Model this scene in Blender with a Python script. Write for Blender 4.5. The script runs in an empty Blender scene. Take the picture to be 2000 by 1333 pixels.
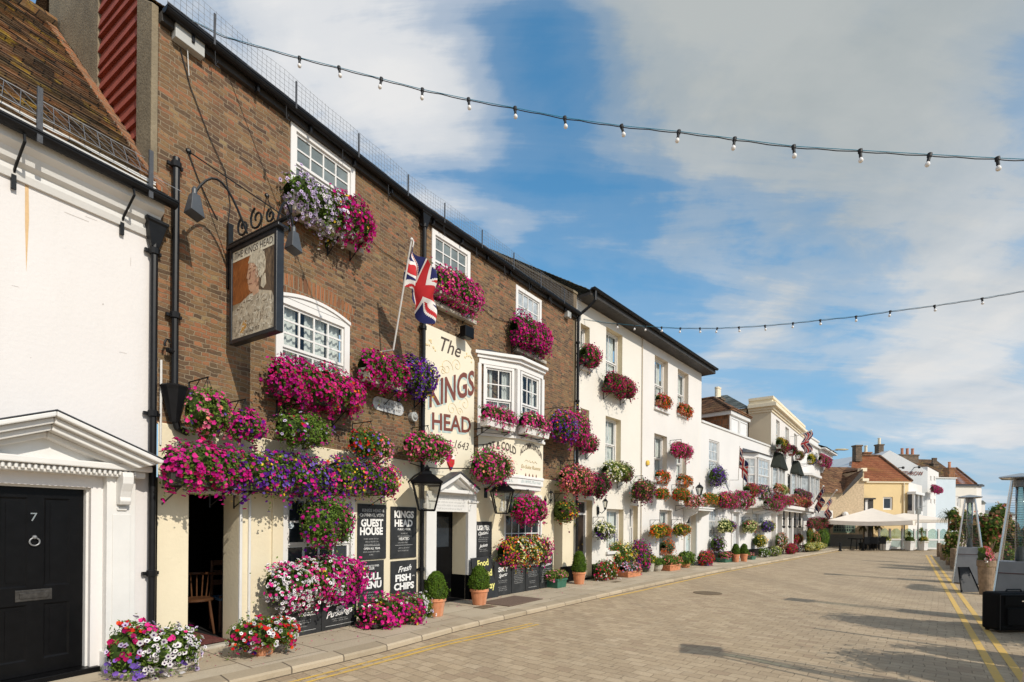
import bpy, bmesh, math, random
import numpy as np
from mathutils import Vector, Matrix
random.seed(7); RS = np.random.RandomState(11)
SC = bpy.context.scene
COL = SC.collection

# ---------------------------------------------------------------- camera
FPX, CX, CY, EYE, ROLL = 1000.0, 1000.0, 1022.0, 1.65, math.atan(.0085)
cam = bpy.data.cameras.new('camera'); camo = bpy.data.objects.new('camera', cam); COL.objects.link(camo)
cam.sensor_fit = 'HORIZONTAL'; cam.sensor_width = 36; cam.lens = 18.0
cam.shift_x = 0; cam.shift_y = (CY - 666.5) / 2000
cam.clip_start = .05; cam.clip_end = 3000
_c, _s = math.cos(ROLL), math.sin(ROLL)
camo.matrix_world = Matrix(((_c, -_s, 0, 0), (0, 0, -1, 0), (_s, _c, 0, EYE), (0, 0, 0, 1)))
SC.camera = camo

# ---------------------------------------------------------------- sun, sky, exposure
SUN_AZ, SUN_EL = math.radians(135), math.radians(36)
SUN = Vector((math.sin(SUN_AZ) * math.cos(SUN_EL), math.cos(SUN_AZ) * math.cos(SUN_EL), math.sin(SUN_EL)))
sl = bpy.data.lights.new('sun', 'SUN'); sl.energy = 3.6; sl.angle = math.radians(.5); sl.color = (1, .93, .82)
slo = bpy.data.objects.new('sun', sl); COL.objects.link(slo)
slo.rotation_euler = SUN.to_track_quat('Z', 'Y').to_euler(); slo.location = (20, -20, 30)
SC.view_settings.view_transform = 'Standard'; SC.view_settings.look = 'None'
SC.view_settings.exposure = .06; SC.view_settings.gamma = 1

def pray(px, py):
    u = (px - CX) / FPX; v = (CY - py) / FPX
    return Vector((u * _c - v * _s, 1.0, u * _s + v * _c))

class NT:
    def __init__(s, tree): s.t = tree; s.n = tree.nodes; s.l = tree.links
    def new(s, typ, **kw):
        n = s.n.new(typ)
        for k, v in kw.items():
            if k.startswith('i_'):
                key = k[2:]; key = int(key) if key.isdigit() else key.replace('_', ' ')
                s.put(n.inputs[key], v)
            else: setattr(n, k, v)
        return n
    def put(s, sock, v):
        if hasattr(v, 'is_output'): s.l.new(v, sock)
        else: sock.default_value = v
    def math(s, op, a, b=0.0, clamp=False):
        n = s.n.new('ShaderNodeMath'); n.operation = op; n.use_clamp = clamp
        s.put(n.inputs[0], a); s.put(n.inputs[1], b); return n.outputs[0]
    def ramp(s, fac, stops, interp='LINEAR'):
        n = s.n.new('ShaderNodeValToRGB'); n.color_ramp.interpolation = interp
        e = n.color_ramp.elements
        while len(e) < len(stops): e.new(.5)
        for k, (p, c) in enumerate(stops):
            e[k].position = p; e[k].color = (*c, 1) if len(c) == 3 else c
        s.put(n.inputs[0], fac); return n.outputs[0]
    def mix(s, fac, a, b, mode='MIX'):
        n = s.n.new('ShaderNodeMix'); n.data_type = 'RGBA'; n.blend_type = mode
        s.put(n.inputs[0], fac)
        for sock, v in ((n.inputs[6], a), (n.inputs[7], b)):
            s.put(sock, (*v, 1) if isinstance(v, tuple) and len(v) == 3 else v)
        return n.outputs[2]
    def noise(s, vec, scale, detail=3, rough=.55, dist=0.0):
        n = s.new('ShaderNodeTexNoise', i_Scale=scale, i_Detail=detail, i_Roughness=rough, i_Distortion=dist)
        if vec is not None: s.l.new(vec, n.inputs['Vector'])
        return n.outputs['Fac']

W = bpy.data.worlds.new('World'); SC.world = W; W.use_nodes = True
SKYB = ((1640, 0, .54, .44), (1380, 40, .30, .2), (1780, 250, .26, .26), (500, 30, .28, .20), (620, 130, .2, .18), (830, 210, .16, .30), (950, 160, .12, .1),
        (1950, 640, .22, .44), (1780, 660, .13, .2), (1980, 430, .2, .14), (1160, 510, .12, .22), (1000, 470, .07, .24), (1110, 60, .17, -.30), (1040, 170, .15, -.26),
        (1060, 340, .26, -.25), (1330, 440, .24, -.20), (1560, 770, .24, -.06), (1950, 850, .12, .24), (1500, 600, .1, .2), (860, 340, .12, .12), (1550, 430, .2, -.12), (1400, 560, .08, .12), (1300, 500, .06, .1))
def build_world():
    k = NT(W.node_tree); k.n.clear()
    sky = k.new('ShaderNodeTexSky', sky_type='NISHITA', sun_disc=False, sun_elevation=SUN_EL, sun_rotation=SUN_AZ,
                air_density=1.0, dust_density=.6, ozone_density=2.0)
    hs = k.new('ShaderNodeHueSaturation', i_Hue=.487, i_Saturation=1.4, i_Value=1.14, i_Color=sky.outputs[0])
    gen = k.new('ShaderNodeTexCoord').outputs['Generated']
    sep = k.new('ShaderNodeSeparateXYZ', i_0=gen)
    zz = k.math('ADD', k.math('MAXIMUM', sep.outputs[2], 0.0), .22)
    p = k.new('ShaderNodeCombineXYZ', i_0=k.math('DIVIDE', sep.outputs[0], zz), i_1=k.math('DIVIDE', sep.outputs[1], zz), i_2=.37)
    n1 = k.noise(p.outputs[0], 1.7, 9, .58, .25)
    mp = k.new('ShaderNodeMapping', i_Vector=p.outputs[0]); mp.inputs['Rotation'].default_value = (0, 0, .55); mp.inputs['Scale'].default_value = (.6, 2.4, 1)
    n2 = k.noise(mp.outputs[0], 1.9, 9, .62, .5)
    base = k.math('ADD', k.math('MULTIPLY', k.math('SUBTRACT', n1, .5), 1.75), k.math('MULTIPLY', k.math('SUBTRACT', n2, .5), 1.3))
    def blob(px, py, r, w):
        d = pray(px, py).normalized()
        vd = k.new('ShaderNodeVectorMath', operation='DISTANCE', i_0=gen); vd.inputs[1].default_value = d
        mr = k.new('ShaderNodeMapRange', interpolation_type='SMOOTHSTEP', i_1=0.0, i_2=r, i_3=w, i_4=0.0)
        k.l.new(vd.outputs['Value'], mr.inputs[0]); return mr.outputs[0]
    base = k.math('ADD', base, .32)
    for px, py, r, w in SKYB: base = k.math('ADD', base, blob(px, py, r, w))
    for d, r, w in ((Vector((-.35, -.75, .55)), 1.15, .42), (Vector((.2, -.2, .95)), .55, .25)):   # unseen bright cloud added behind and overhead to raise the ambient light
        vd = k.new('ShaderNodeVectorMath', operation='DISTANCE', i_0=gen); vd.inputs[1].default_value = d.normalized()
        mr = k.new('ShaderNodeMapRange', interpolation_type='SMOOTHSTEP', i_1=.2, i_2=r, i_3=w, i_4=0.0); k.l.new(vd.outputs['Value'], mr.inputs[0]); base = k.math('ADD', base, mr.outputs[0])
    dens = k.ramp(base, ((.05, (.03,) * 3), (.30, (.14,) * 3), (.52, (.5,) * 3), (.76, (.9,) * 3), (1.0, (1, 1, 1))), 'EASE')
    grey = k.math('ADD', blob(1650, 60, .62, 1.0), k.math('MULTIPLY', blob(1250, 20, .3, 1.0), .45), True)
    n3 = k.noise(p.outputs[0], 2.2, 6, .55, .2)
    fac3 = k.ramp(k.math('ADD', n3, k.math('MULTIPLY', base, .25)), ((.42, (0, 0, 0)), (.82, (1, 1, 1))))
    white = k.mix(fac3, (.52, .57, .63), (.78, .78, .78))
    shade = k.mix(fac3, (.29, .35, .38), (.46, .49, .49))
    ccol = k.mix(grey, white, shade)
    hz = k.new('ShaderNodeMapRange', interpolation_type='SMOOTHSTEP', i_1=0.0, i_2=.62, i_3=.86, i_4=.17); k.l.new(sep.outputs[2], hz.inputs[0])
    b1 = k.new('ShaderNodeBackground', i_Strength=.15); k.l.new(hs.outputs[0], b1.inputs[0])
    bh = k.new('ShaderNodeBackground', i_Strength=1.0); bh.inputs[0].default_value = (.27, .47, .68, 1)
    mh = k.new('ShaderNodeMixShader'); k.l.new(hz.outputs[0], mh.inputs[0]); k.l.new(b1.outputs[0], mh.inputs[1]); k.l.new(bh.outputs[0], mh.inputs[2]); b1 = mh
    b2 = k.new('ShaderNodeBackground', i_Strength=1.0); k.l.new(ccol, b2.inputs[0])
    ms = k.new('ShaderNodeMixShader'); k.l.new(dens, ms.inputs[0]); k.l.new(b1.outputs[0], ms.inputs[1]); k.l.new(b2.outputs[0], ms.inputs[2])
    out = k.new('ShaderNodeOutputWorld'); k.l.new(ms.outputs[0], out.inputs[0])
build_world()
SC.cycles.max_bounces = 6; SC.cycles.transparent_max_bounces = 12
SC.cycles.sample_clamp_indirect = 6; SC.cycles.use_denoising = True

# ---------------------------------------------------------------- frames: u along a facade, o out of it, z up
class Frame:
    def __init__(s, x, y, az, z=0.0):
        s.x, s.y, s.z = x, y, z; s.az = az
        a = math.radians(az); s.d = (math.sin(a), math.cos(a)); s.n = (math.cos(a), -math.sin(a))
        s.M = Matrix.Translation((x, y, z)) @ Matrix.Rotation(math.pi / 2 - a, 4, 'Z')
    def w(s, u, o=0., z=0.):
        return Vector((s.x + s.d[0] * u + s.n[0] * o, s.y + s.d[1] * u + s.n[1] * o, s.z + z))
    def hit(s, px, py, o=0.):
        r = pray(px, py); t = (s.x * s.n[0] + s.y * s.n[1] + o) / (r.x * s.n[0] + r.y * s.n[1])
        X, Y = r.x * t - s.x, r.y * t - s.y
        return X * s.d[0] + Y * s.d[1], EYE + r.z * t - s.z, t
    def u(s, px, o=0., py=900): return s.hit(px, py, o)[0]
    def z_(s, px, py, o=0.): return s.hit(px, py, o)[1]
    def rect(s, pl, pr, yt, yb, o=0.):                 # u0,u1,z0,z1 of an upright rectangle seen at left edge px
        return s.u(pl, o, yt), s.u(pr, o, yt), s.z_(pl, yb, o), s.z_(pl, yt, o)
    def sub(s, u, o=0., z=0., turn=0.):
        p = s.w(u, o, z); return Frame(p.x, p.y, s.az + turn, p.z)
    def perp(s, u, o=0., z=0.): return s.sub(u, o, z, 90)   # its own u runs out of the wall
def ground(px, py, z=0.):
    r = pray(px, py); t = (z - EYE) / r.z; return r.x * t, r.y * t

GROUND = Frame(0, 0, 90)       # u = +X, o = -Y
# ---------------------------------------------------------------- meshes
class MB:
    def __init__(s): s.V = []; s.F = []; s.m = []
    def add(s, V, F, m=0):
        b = len(s.V); s.V += [tuple(v) for v in V]
        for f in F: s.F.append(tuple(i + b for i in f)); s.m.append(m)
        return s
    def box(s, u0, u1, o0, o1, z0, z1, m=0):
        V = [(u, o, z) for z in (z0, z1) for o in (o0, o1) for u in (u0, u1)]
        return s.add(V, [(0, 2, 3, 1), (4, 5, 7, 6), (0, 1, 5, 4), (2, 6, 7, 3), (0, 4, 6, 2), (1, 3, 7, 5)], m)
    def quad(s, *p, m=0): return s.add(p, [tuple(range(len(p)))], m)
    def prism(s, pts, o0, o1, m=0):                    # polygon in (u,z) with thickness along o
        n = len(pts); V = [(u, o, z) for o in (o0, o1) for u, z in pts]
        return s.add(V, [tuple(range(n))[::-1], tuple(range(n, 2 * n))] + [(i, (i + 1) % n, n + (i + 1) % n, n + i) for i in range(n)], m)
    def prism_u(s, pts, u0, u1, m=0):                  # polygon in (o,z) swept along u
        n = len(pts); V = [(u, o, z) for u in (u0, u1) for o, z in pts]
        return s.add(V, [tuple(range(n))[::-1], tuple(range(n, 2 * n))] + [(i, (i + 1) % n, n + (i + 1) % n, n + i) for i in range(n)], m)
    def prism_z(s, pts, z0, z1, m=0):                  # polygon in (u,o) raised in z
        n = len(pts); V = [(u, o, z) for z in (z0, z1) for u, o in pts]
        return s.add(V, [tuple(range(n))[::-1], tuple(range(n, 2 * n))] + [(i, (i + 1) % n, n + (i + 1) % n, n + i) for i in range(n)], m)
    def tube(s, P, r, seg=6, m=0, cap=True):
        P = [Vector(p) for p in P]; n = len(P); V = []; a = None
        rr = r if isinstance(r, (list, tuple)) else [r] * n
        for i, p in enumerate(P):
            t = (P[min(i + 1, n - 1)] - P[max(i - 1, 0)]).normalized()
            if a is None:
                a = t.cross(Vector((0, 0, 1)) if abs(t.z) < .9 else Vector((1, 0, 0))).normalized()
            a = (a - t * a.dot(t)).normalized(); b = t.cross(a)
            for k in range(seg):
                q = 2 * math.pi * k / seg; V.append(p + (a * math.cos(q) + b * math.sin(q)) * rr[i])
        F = [(i * seg + k, i * seg + (k + 1) % seg, (i + 1) * seg + (k + 1) % seg, (i + 1) * seg + k) for i in range(n - 1) for k in range(seg)]
        if cap: F += [tuple(range(seg))[::-1], tuple(range((n - 1) * seg, n * seg))]
        return s.add(V, F, m)
    def lathe(s, c, prof, seg=16, m=0, sx=1., so=1., rot=0.):
        V = []
        for r, z in prof:
            for k in range(seg):
                q = 2 * math.pi * k / seg + rot; V.append((c[0] + sx * r * math.cos(q), c[1] + so * r * math.sin(q), c[2] + z))
        n = len(prof)
        F = [(i * seg + k, i * seg + (k + 1) % seg, (i + 1) * seg + (k + 1) % seg, (i + 1) * seg + k) for i in range(n - 1) for k in range(seg)]
        F += [tuple(range(seg))[::-1], tuple(range((n - 1) * seg, n * seg))]
        return s.add(V, F, m)
    def ball(s, c, r, seg=10, ring=6, m=0, sz=1.):
        return s.lathe(c, [(max(1e-4, r * math.sin(math.pi * i / ring)), -r * sz * math.cos(math.pi * i / ring)) for i in range(ring + 1)], seg, m)
    def merge(s, o):
        return s.add(o.V, o.F) if False else s._merge(o)
    def _merge(s, o):
        b = len(s.V); s.V += o.V; s.F += [tuple(i + b for i in f) for f in o.F]; s.m += o.m; return s

WM = {}
def tag(o, label=None, cat=None, group=None, kind=None):
    if label: o['label'] = label
    if cat: o['category'] = cat
    if group: o['group'] = group
    if kind: o['kind'] = kind
    return o
def thing(name, label, cat, loc, group=None):
    o = bpy.data.objects.new(name, None); COL.objects.link(o); o.empty_display_size = .1
    o.location = loc; WM[o] = Matrix.Translation(loc); return tag(o, label, cat, group)
def link(o, M, parent=None):
    COL.objects.link(o); WM[o] = M
    if parent is not None:
        o.parent = parent; o.matrix_parent_inverse = Matrix(); o.matrix_basis = WM[parent].inverted() @ M
    else: o.matrix_basis = M
    return o
def obj(name, mb, mats, F, parent=None, bevel=0, smooth=False, fix=True, label=None):
    me = bpy.data.meshes.new(name)
    me.from_pydata([(u, -o, z) for u, o, z in mb.V], [], mb.F)
    mats = mats if isinstance(mats, (list, tuple)) else [mats]
    for m in mats: me.materials.append(m)
    if len(mats) > 1: me.polygons.foreach_set('material_index', mb.m)
    if fix:
        b = bmesh.new(); b.from_mesh(me); bmesh.ops.recalc_face_normals(b, faces=b.faces); b.to_mesh(me); b.free()
    if smooth: me.shade_smooth()
    o = bpy.data.objects.new(name, me); link(o, F.M, parent)
    if bevel:
        md = o.modifiers.new('bevel', 'BEVEL'); md.width = bevel; md.segments = 2; md.limit_method = 'ANGLE'; md.angle_limit = .7
    if smooth == 'auto':
        pass
    if label: o['label'] = label
    return o
def np_mesh(name, V, T, mats, F, parent=None, midx=None, rnd=None, smooth=False, label=None):
    me = bpy.data.meshes.new(name); V = np.asarray(V, np.float32).copy(); T = np.asarray(T, np.int32)
    V[:, 1] *= -1
    me.vertices.add(len(V)); me.vertices.foreach_set('co', V.ravel())
    n, k = T.shape
    me.loops.add(n * k); me.loops.foreach_set('vertex_index', T.ravel())
    me.polygons.add(n); me.polygons.foreach_set('loop_start', np.arange(0, n * k, k, dtype=np.int32))
    for m in (mats if isinstance(mats, (list, tuple)) else [mats]): me.materials.append(m)
    if midx is not None: me.polygons.foreach_set('material_index', np.asarray(midx, np.int32))
    if rnd is not None:
        a = me.attributes.new('rnd', 'FLOAT', 'FACE'); a.data.foreach_set('value', np.asarray(rnd, np.float32))
    me.update(calc_edges=True); me.validate()
    if smooth: me.shade_smooth()
    o = bpy.data.objects.new(name, me); link(o, F.M, parent)
    if label: o['label'] = label
    return o

# ---------------------------------------------------------------- materials
MATS = {}
def newmat(name):
    m = bpy.data.materials.new(name); m.use_nodes = True; k = NT(m.node_tree)
    return m, k, k.n['Principled BSDF']
def uvz(k):                                           # (x+y, z) of the object: works on front and side walls alike
    tc = k.new('ShaderNodeTexCoord').outputs['Object']; s = k.new('ShaderNodeSeparateXYZ', i_0=tc)
    c = k.new('ShaderNodeCombineXYZ', i_0=k.math('ADD', s.outputs[0], s.outputs[1]), i_1=s.outputs[2]); return c.outputs[0], tc
def bump(k, b, h, dist, strength=1.):
    n = k.new('ShaderNodeBump', i_Strength=strength, i_Distance=dist, i_Height=h); k.l.new(n.outputs[0], b.inputs['Normal'])
def mat(name, col, rough=.6, metal=0., vary=.12, scale=6., bmp=0., bscale=60., spec=.4, stain=None, stain_amt=.3, coat=0.):
    if name in MATS: return MATS[name]
    m, k, b = newmat(name); tc = k.new('ShaderNodeTexCoord').outputs['Object']
    n = k.noise(tc, scale, 5, .6)
    lo = tuple(c * (1 - vary) for c in col); hi = tuple(min(1, c * (1 + vary)) for c in col)
    c = k.mix(k.ramp(n, ((.3, (0, 0, 0)), (.7, (1, 1, 1)))), lo, hi)
    if stain:
        mp = k.new('ShaderNodeMapping', i_Vector=tc); mp.inputs['Scale'].default_value = (3., 3., .45)
        s = k.noise(mp.outputs[0], 1.4, 6, .65)
        c = k.mix(k.math('MULTIPLY', k.ramp(s, ((.52, (0, 0, 0)), (.75, (1, 1, 1)))), stain_amt), c, stain)
    k.l.new(c, b.inputs['Base Color']); b.inputs['Roughness'].default_value = rough; b.inputs['Metallic'].default_value = metal
    b.inputs['Specular IOR Level'].default_value = spec
    if coat: b.inputs['Coat Weight'].default_value = coat; b.inputs['Coat Roughness'].default_value = .15
    if bmp: bump(k, b, k.noise(tc, bscale, 4, .6), bmp)
    MATS[name] = m; return m
def brickmat(name, stops, mortar, bw=.225, bh=.075, msize=.01, patch=None, bmp=.008, rough=.85, offset=.5, axes=None, wobble=.0, squash=1.):
    m, k, b = newmat(name)
    vec, tc = uvz(k)
    if axes == 'xy': vec = tc
    if wobble:
        wn = k.new('ShaderNodeTexNoise', i_Scale=7., i_Detail=2.); k.l.new(tc, wn.inputs['Vector'])
        vm = k.new('ShaderNodeVectorMath', operation='MULTIPLY_ADD', i_0=wn.outputs['Color'], i_2=vec); vm.inputs[1].default_value = (wobble,) * 3
        vec = vm.outputs[0]
    br = k.new('ShaderNodeTexBrick', i_Scale=1., i_Mortar_Size=msize, i_Mortar_Smooth=.3, i_Bias=0., i_Brick_Width=bw, i_Row_Height=bh, offset=offset, squash=squash, squash_frequency=2)
    br.inputs['Color1'].default_value = (0, 0, 0, 1); br.inputs['Color2'].default_value = (1, 1, 1, 1); br.inputs['Mortar'].default_value = (.5, .5, .5, 1)
    k.l.new(vec, br.inputs['Vector'])
    c = k.ramp(br.outputs['Color'], stops)
    n = k.noise(tc, 1.1, 5, .6); n2 = k.noise(tc, 45., 4, .65)
    if patch:
        for sc, lo, hi, amt, pc in patch:
            c = k.mix(k.math('MULTIPLY', k.ramp(k.noise(tc, sc, 5, .62), ((lo, (0, 0, 0)), (hi, (1, 1, 1)))), amt), c, pc)
    c = k.mix(k.math('MULTIPLY', n2, .40), c, tuple(x * .40 for x in stops[len(stops) // 2][1]), 'MIX')
    c = k.mix(br.outputs['Fac'], c, mortar)
    k.l.new(c, b.inputs['Base Color']); b.inputs['Roughness'].default_value = rough; b.inputs['Specular IOR Level'].default_value = .25
    h = k.math('SUBTRACT', k.math('MULTIPLY', n2, .5), k.math('MULTIPLY', br.outputs['Fac'], 1.0))
    bump(k, b, h, bmp)
    return m
def petal(name, col, trans=.25):
    m, k, b = newmat(name)
    a = k.new('ShaderNodeAttribute', attribute_name='rnd').outputs['Fac']
    hs = k.new('ShaderNodeHueSaturation', i_Color=(*col, 1), i_Hue=k.math('ADD', .485, k.math('MULTIPLY', a, .03)),
               i_Value=k.math('ADD', .62, k.math('MULTIPLY', a, .62)))
    k.l.new(hs.outputs[0], b.inputs['Base Color']); b.inputs['Roughness'].default_value = .7; b.inputs['Specular IOR Level'].default_value = .12
    tr = k.new('ShaderNodeBsdfTranslucent'); k.l.new(hs.outputs[0], tr.inputs[0])
    mx = k.new('ShaderNodeMixShader', i_0=trans); k.l.new(b.outputs[0], mx.inputs[1]); k.l.new(tr.outputs[0], mx.inputs[2])
    k.l.new(mx.outputs[0], k.n['Material Output'].inputs[0]); return m
def glass(name, tint=(.9, .95, .95), refl=1.0):
    m, k, b = newmat(name); k.n.remove(b)
    tr = k.new('ShaderNodeBsdfTransparent'); tr.inputs[0].default_value = (*tint, 1)
    gl = k.new('ShaderNodeBsdfGlossy', i_Roughness=.03); gl.inputs[0].default_value = (.9, .95, 1, 1)
    fr = k.new('ShaderNodeFresnel', i_0=1.5)
    tc = k.new('ShaderNodeTexCoord').outputs['Object']
    bp = k.new('ShaderNodeBump', i_Strength=.25, i_Distance=.02, i_Height=k.noise(tc, 3., 2)); k.l.new(bp.outputs[0], gl.inputs['Normal'])
    mx = k.new('ShaderNodeMixShader', i_0=k.math('MULTIPLY', fr.outputs[0], refl, True)); k.l.new(tr.outputs[0], mx.inputs[1]); k.l.new(gl.outputs[0], mx.inputs[2])
    k.l.new(mx.outputs[0], k.n['Material Output'].inputs[0]); return m

M_white = mat('white_paint', (.68, .665, .635), .45, vary=.04, scale=3, bmp=.002, bscale=30)
M_gloss = mat('white_gloss', (.74, .72, .69), .3, vary=.03, scale=4)
M_lwall = mat('left_render', (.70, .668, .648), .75, vary=.03, scale=.8, bmp=.003, bscale=25, stain=(.62, .59, .56), stain_amt=.3)
M_cream = mat('cream_render', (.73, .64, .46), .7, vary=.05, scale=1.2, bmp=.004, bscale=22, stain=(.66, .55, .38), stain_amt=.35)
M_ivory = mat('ivory_render', (.715, .675, .60), .72, vary=.04, scale=.8, bmp=.004, bscale=20, stain=(.74, .67, .54), stain_amt=.3)
M_ivory2 = mat('ivory_render_warm', (.70, .668, .63), .72, vary=.04, scale=.9, bmp=.004, bscale=20, stain=(.73, .65, .54), stain_amt=.3)
M_stucco = mat('cream_stucco', (.78, .68, .50), .7, vary=.04, scale=.7, bmp=.004, bscale=20, stain=(.62, .54, .40), stain_amt=.3)
M_pale = mat('pale_render', (.69, .67, .645), .7, vary=.04, scale=.6, stain=(.7, .68, .64), stain_amt=.3)
M_black = mat('black_gloss', (.0045, .0045, .005), .34, vary=.25, scale=9, spec=.14)
M_iron = mat('black_iron', (.010, .011, .012), .42, spec=.25, vary=.3, scale=14, bmp=.001, bscale=60)
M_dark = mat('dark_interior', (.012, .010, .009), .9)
M_board = mat('chalkboard', (.022, .023, .024), .62, vary=.35, scale=5, stain=(.06, .06, .06), stain_amt=.5)
M_chalk = mat('chalk_paint', (.80, .79, .76), .8, vary=.08, scale=30)
M_chalk2 = mat('chalk_thin', (.42, .42, .41), .8, vary=.2, scale=60)
M_ychalk = mat('yellow_chalk', (.75, .70, .22), .8, vary=.1, scale=30)
M_brown = mat('brown_letter', (.17, .05, .035), .6, vary=.15, scale=10)
M_teal = mat('teal_shadow', (.42, .52, .50), .7, vary=.1, scale=10)
M_gold = mat('gold_letter', (.42, .30, .12), .5, vary=.2, scale=12)
M_ink = mat('dark_ink', (.07, .05, .04), .7, vary=.2, scale=12)
M_scroll = mat('pale_scroll', (.72, .58, .34), .7, vary=.1, scale=8)
M_panel = mat('sign_panel_cream', (.75, .68, .53), .55, vary=.03, scale=2, stain=(.74, .66, .48), stain_amt=.3)
M_terra = mat('terracotta', (.55, .22, .105), .8, vary=.2, scale=7, bmp=.003, bscale=40, stain=(.62, .42, .30), stain_amt=.6)
M_terra2 = mat('dusky_terracotta', (.45, .19, .11), .8, vary=.2, scale=7, stain=(.5, .38, .3), stain_amt=.5)
M_stone = mat('pot_stone', (.46, .42, .35), .85, vary=.15, scale=9, bmp=.004, bscale=40)
M_green = mat('green_plastic', (.035, .13, .085), .45, vary=.15, scale=9)
M_moss = mat('moss_liner', (.05, .045, .025), .95, vary=.4, scale=22, bmp=.012, bscale=50)
M_wood = mat('weathered_wood', (.25, .175, .11), .85, vary=.35, scale=9, bmp=.006, bscale=30, stain=(.13, .09, .06), stain_amt=.7)
M_steel = mat('steel', (.62, .61, .58), .22, metal=1., vary=.08, scale=12)
M_steelm = mat('brushed_steel', (.25, .255, .26), .5, metal=.55, vary=.08, scale=5)
M_pipe = mat('black_pipe', (.008, .008, .009), .42, vary=.3, scale=12, spec=.25)
M_glass = glass('window_glass'); M_gdark = mat('dark_pane', (.02, .026, .034), .06, vary=.5, scale=1.7, spec=.7)
M_gpale = mat('curtained_pane', (.40, .43, .44), .10, vary=.35, scale=5, spec=.6)
M_gteal = mat('grey_teal_pane', (.16, .19, .19), .10, vary=.25, scale=3, spec=.5)  # reflection in the pub's top panes is put into this flat colour
M_gbrown = mat('shaded_pane', (.15, .145, .135), .12, vary=.4, scale=2, spec=.5)
M_net = mat('net_curtain', (.66, .65, .62), .9, vary=.12, scale=9)
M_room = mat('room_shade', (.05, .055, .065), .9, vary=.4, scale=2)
M_lglass = glass('lantern_glass', (.86, .86, .82), 1.6)
M_brick = brickmat('old_brick', ((.0, (.070, .045, .034)), (.2, (.135, .078, .049)), (.42, (.190, .107, .057)), (.6, (.245, .150, .072)), (.78, (.275, .110, .056)), (.9, (.37, .145, .072)), (1., (.30, .22, .11))),
                   (.265, .200, .130), .190, .054, .0062, patch=((.7, .46, .74, .55, (.27, .19, .075)), (2.4, .53, .66, .65, (.088, .056, .041)), (5., .66, .74, .6, (.46, .36, .23)), (1.5, .58, .72, .5, (.36, .135, .066)), (14., .56, .68, .7, (.095, .060, .042)), (30., .60, .70, .5, (.36, .26, .165))), bmp=.022, wobble=.055, squash=.5)
M_arch = brickmat('arch_brick', ((.0, (.15, .07, .04)), (.5, (.28, .125, .055)), (1., (.40, .15, .065))), (.24, .19, .13), .075, .26, .009)
M_grey_brick = brickmat('chimney_brick', ((.0, (.08, .06, .045)), (.5, (.15, .105, .07)), (1., (.22, .14, .09))), (.24, .2, .15), .225, .075, .01)
M_tile = brickmat('old_roof_tile', ((.0, (.036, .026, .018)), (.3, (.085, .052, .030)), (.6, (.145, .080, .040)), (.85, (.225, .10, .044)), (1., (.28, .15, .06))), (.02, .015, .012),
                  .17, .105, .006, patch=((1.1, .48, .66, .75, (.10, .07, .022)), (3.1, .57, .66, .9, (.38, .25, .03)), (2., .6, .7, .5, (.24, .20, .13)), (7., .62, .72, .5, (.03, .025, .02))), bmp=.02)
M_tile2 = brickmat('brown_roof_tile', ((.0, (.10, .05, .03)), (.5, (.20, .10, .052)), (1., (.30, .16, .08))), (.05, .03, .02), .22, .16, .012,
                   patch=((1.3, .5, .7, .5, (.25, .17, .08)),), bmp=.02)
M_tile3 = brickmat('orange_roof_tile', ((.0, (.24, .08, .035)), (.5, (.33, .115, .05)), (1., (.40, .165, .075))), (.14, .05, .03), .25, .2, .014,
                   patch=((.8, .52, .7, .6, (.24, .12, .05)), (.5, .55, .7, .4, (.40, .24, .05))), bmp=.02)
M_slate = brickmat('slate', ((.0, (.10, .115, .11)), (1., (.24, .26, .24))), (.05, .06, .06), .35, .25, .012, bmp=.015)
M_redtile = mat('red_hung_tile', (.30, .065, .04), .8, vary=.2, scale=5, bmp=.004, bscale=30)
M_cement = mat('grey_cement', (.23, .185, .12), .9, vary=.2, scale=3, bmp=.012, bscale=35, stain=(.12, .10, .07), stain_amt=.6)
M_cement2 = mat('brown_cement', (.17, .125, .075), .9, vary=.2, scale=2, bmp=.012, bscale=30, stain=(.09, .07, .045), stain_amt=.6)
M_flint = mat('sandy_rubble', (.50, .385, .25), .9, vary=.25, scale=7, bmp=.02, bscale=14, stain=(.38, .28, .18), stain_amt=.5)
M_yellow = mat('yellow_render', (.70, .53, .28), .75, vary=.04, scale=.8, stain=(.62, .46, .25), stain_amt=.3)
M_bluew = mat('pale_blue_render', (.56, .64, .70), .75, vary=.04, scale=.8)
M_greyw = mat('pale_grey_render', (.55, .57, .58), .75, vary=.05, scale=.6, stain=(.48, .5, .5), stain_amt=.4)
M_soffit = mat('dark_soffit', (.035, .030, .026), .6, vary=.3, scale=6)
M_rust = mat('rust_stain', (.62, .42, .22), .8, vary=.1, scale=20)
M_lead = mat('lead_sheet', (.055, .058, .065), .5, vary=.2, scale=6, bmp=.004, bscale=20)
M_bluedoor = mat('pale_blue_door', (.46, .55, .55), .5, vary=.04, scale=4)
M_awning = mat('dark_canopy', (.016, .019, .014), .75, vary=.3, scale=5, spec=.15)
M_canvas = mat('cream_canvas', (.78, .70, .60), .85, vary=.04, scale=3)
M_fglass = glass('screen_glass', (.68, .80, .76), 2.2)
M_wire = mat('galvanised_wire', (.22, .22, .22), .5, metal=.5)
M_bluerope = mat('blue_rope', (.02, .20, .30), .6, vary=.2, scale=30)
M_rubber = mat('black_cable', (.012, .013, .015), .6)
M_bulb = mat('opal_bulb', (.78, .75, .72), .25, vary=.03)
M_nylon = mat('black_nylon', (.0045, .0045, .005), .8, spec=.2, vary=.3, scale=50, bmp=.002, bscale=300)
M_plastic = mat('grey_plastic', (.42, .42, .40), .5, vary=.05)
M_blueglass = mat('bottle_teal', (.05, .25, .25), .3)
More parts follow.
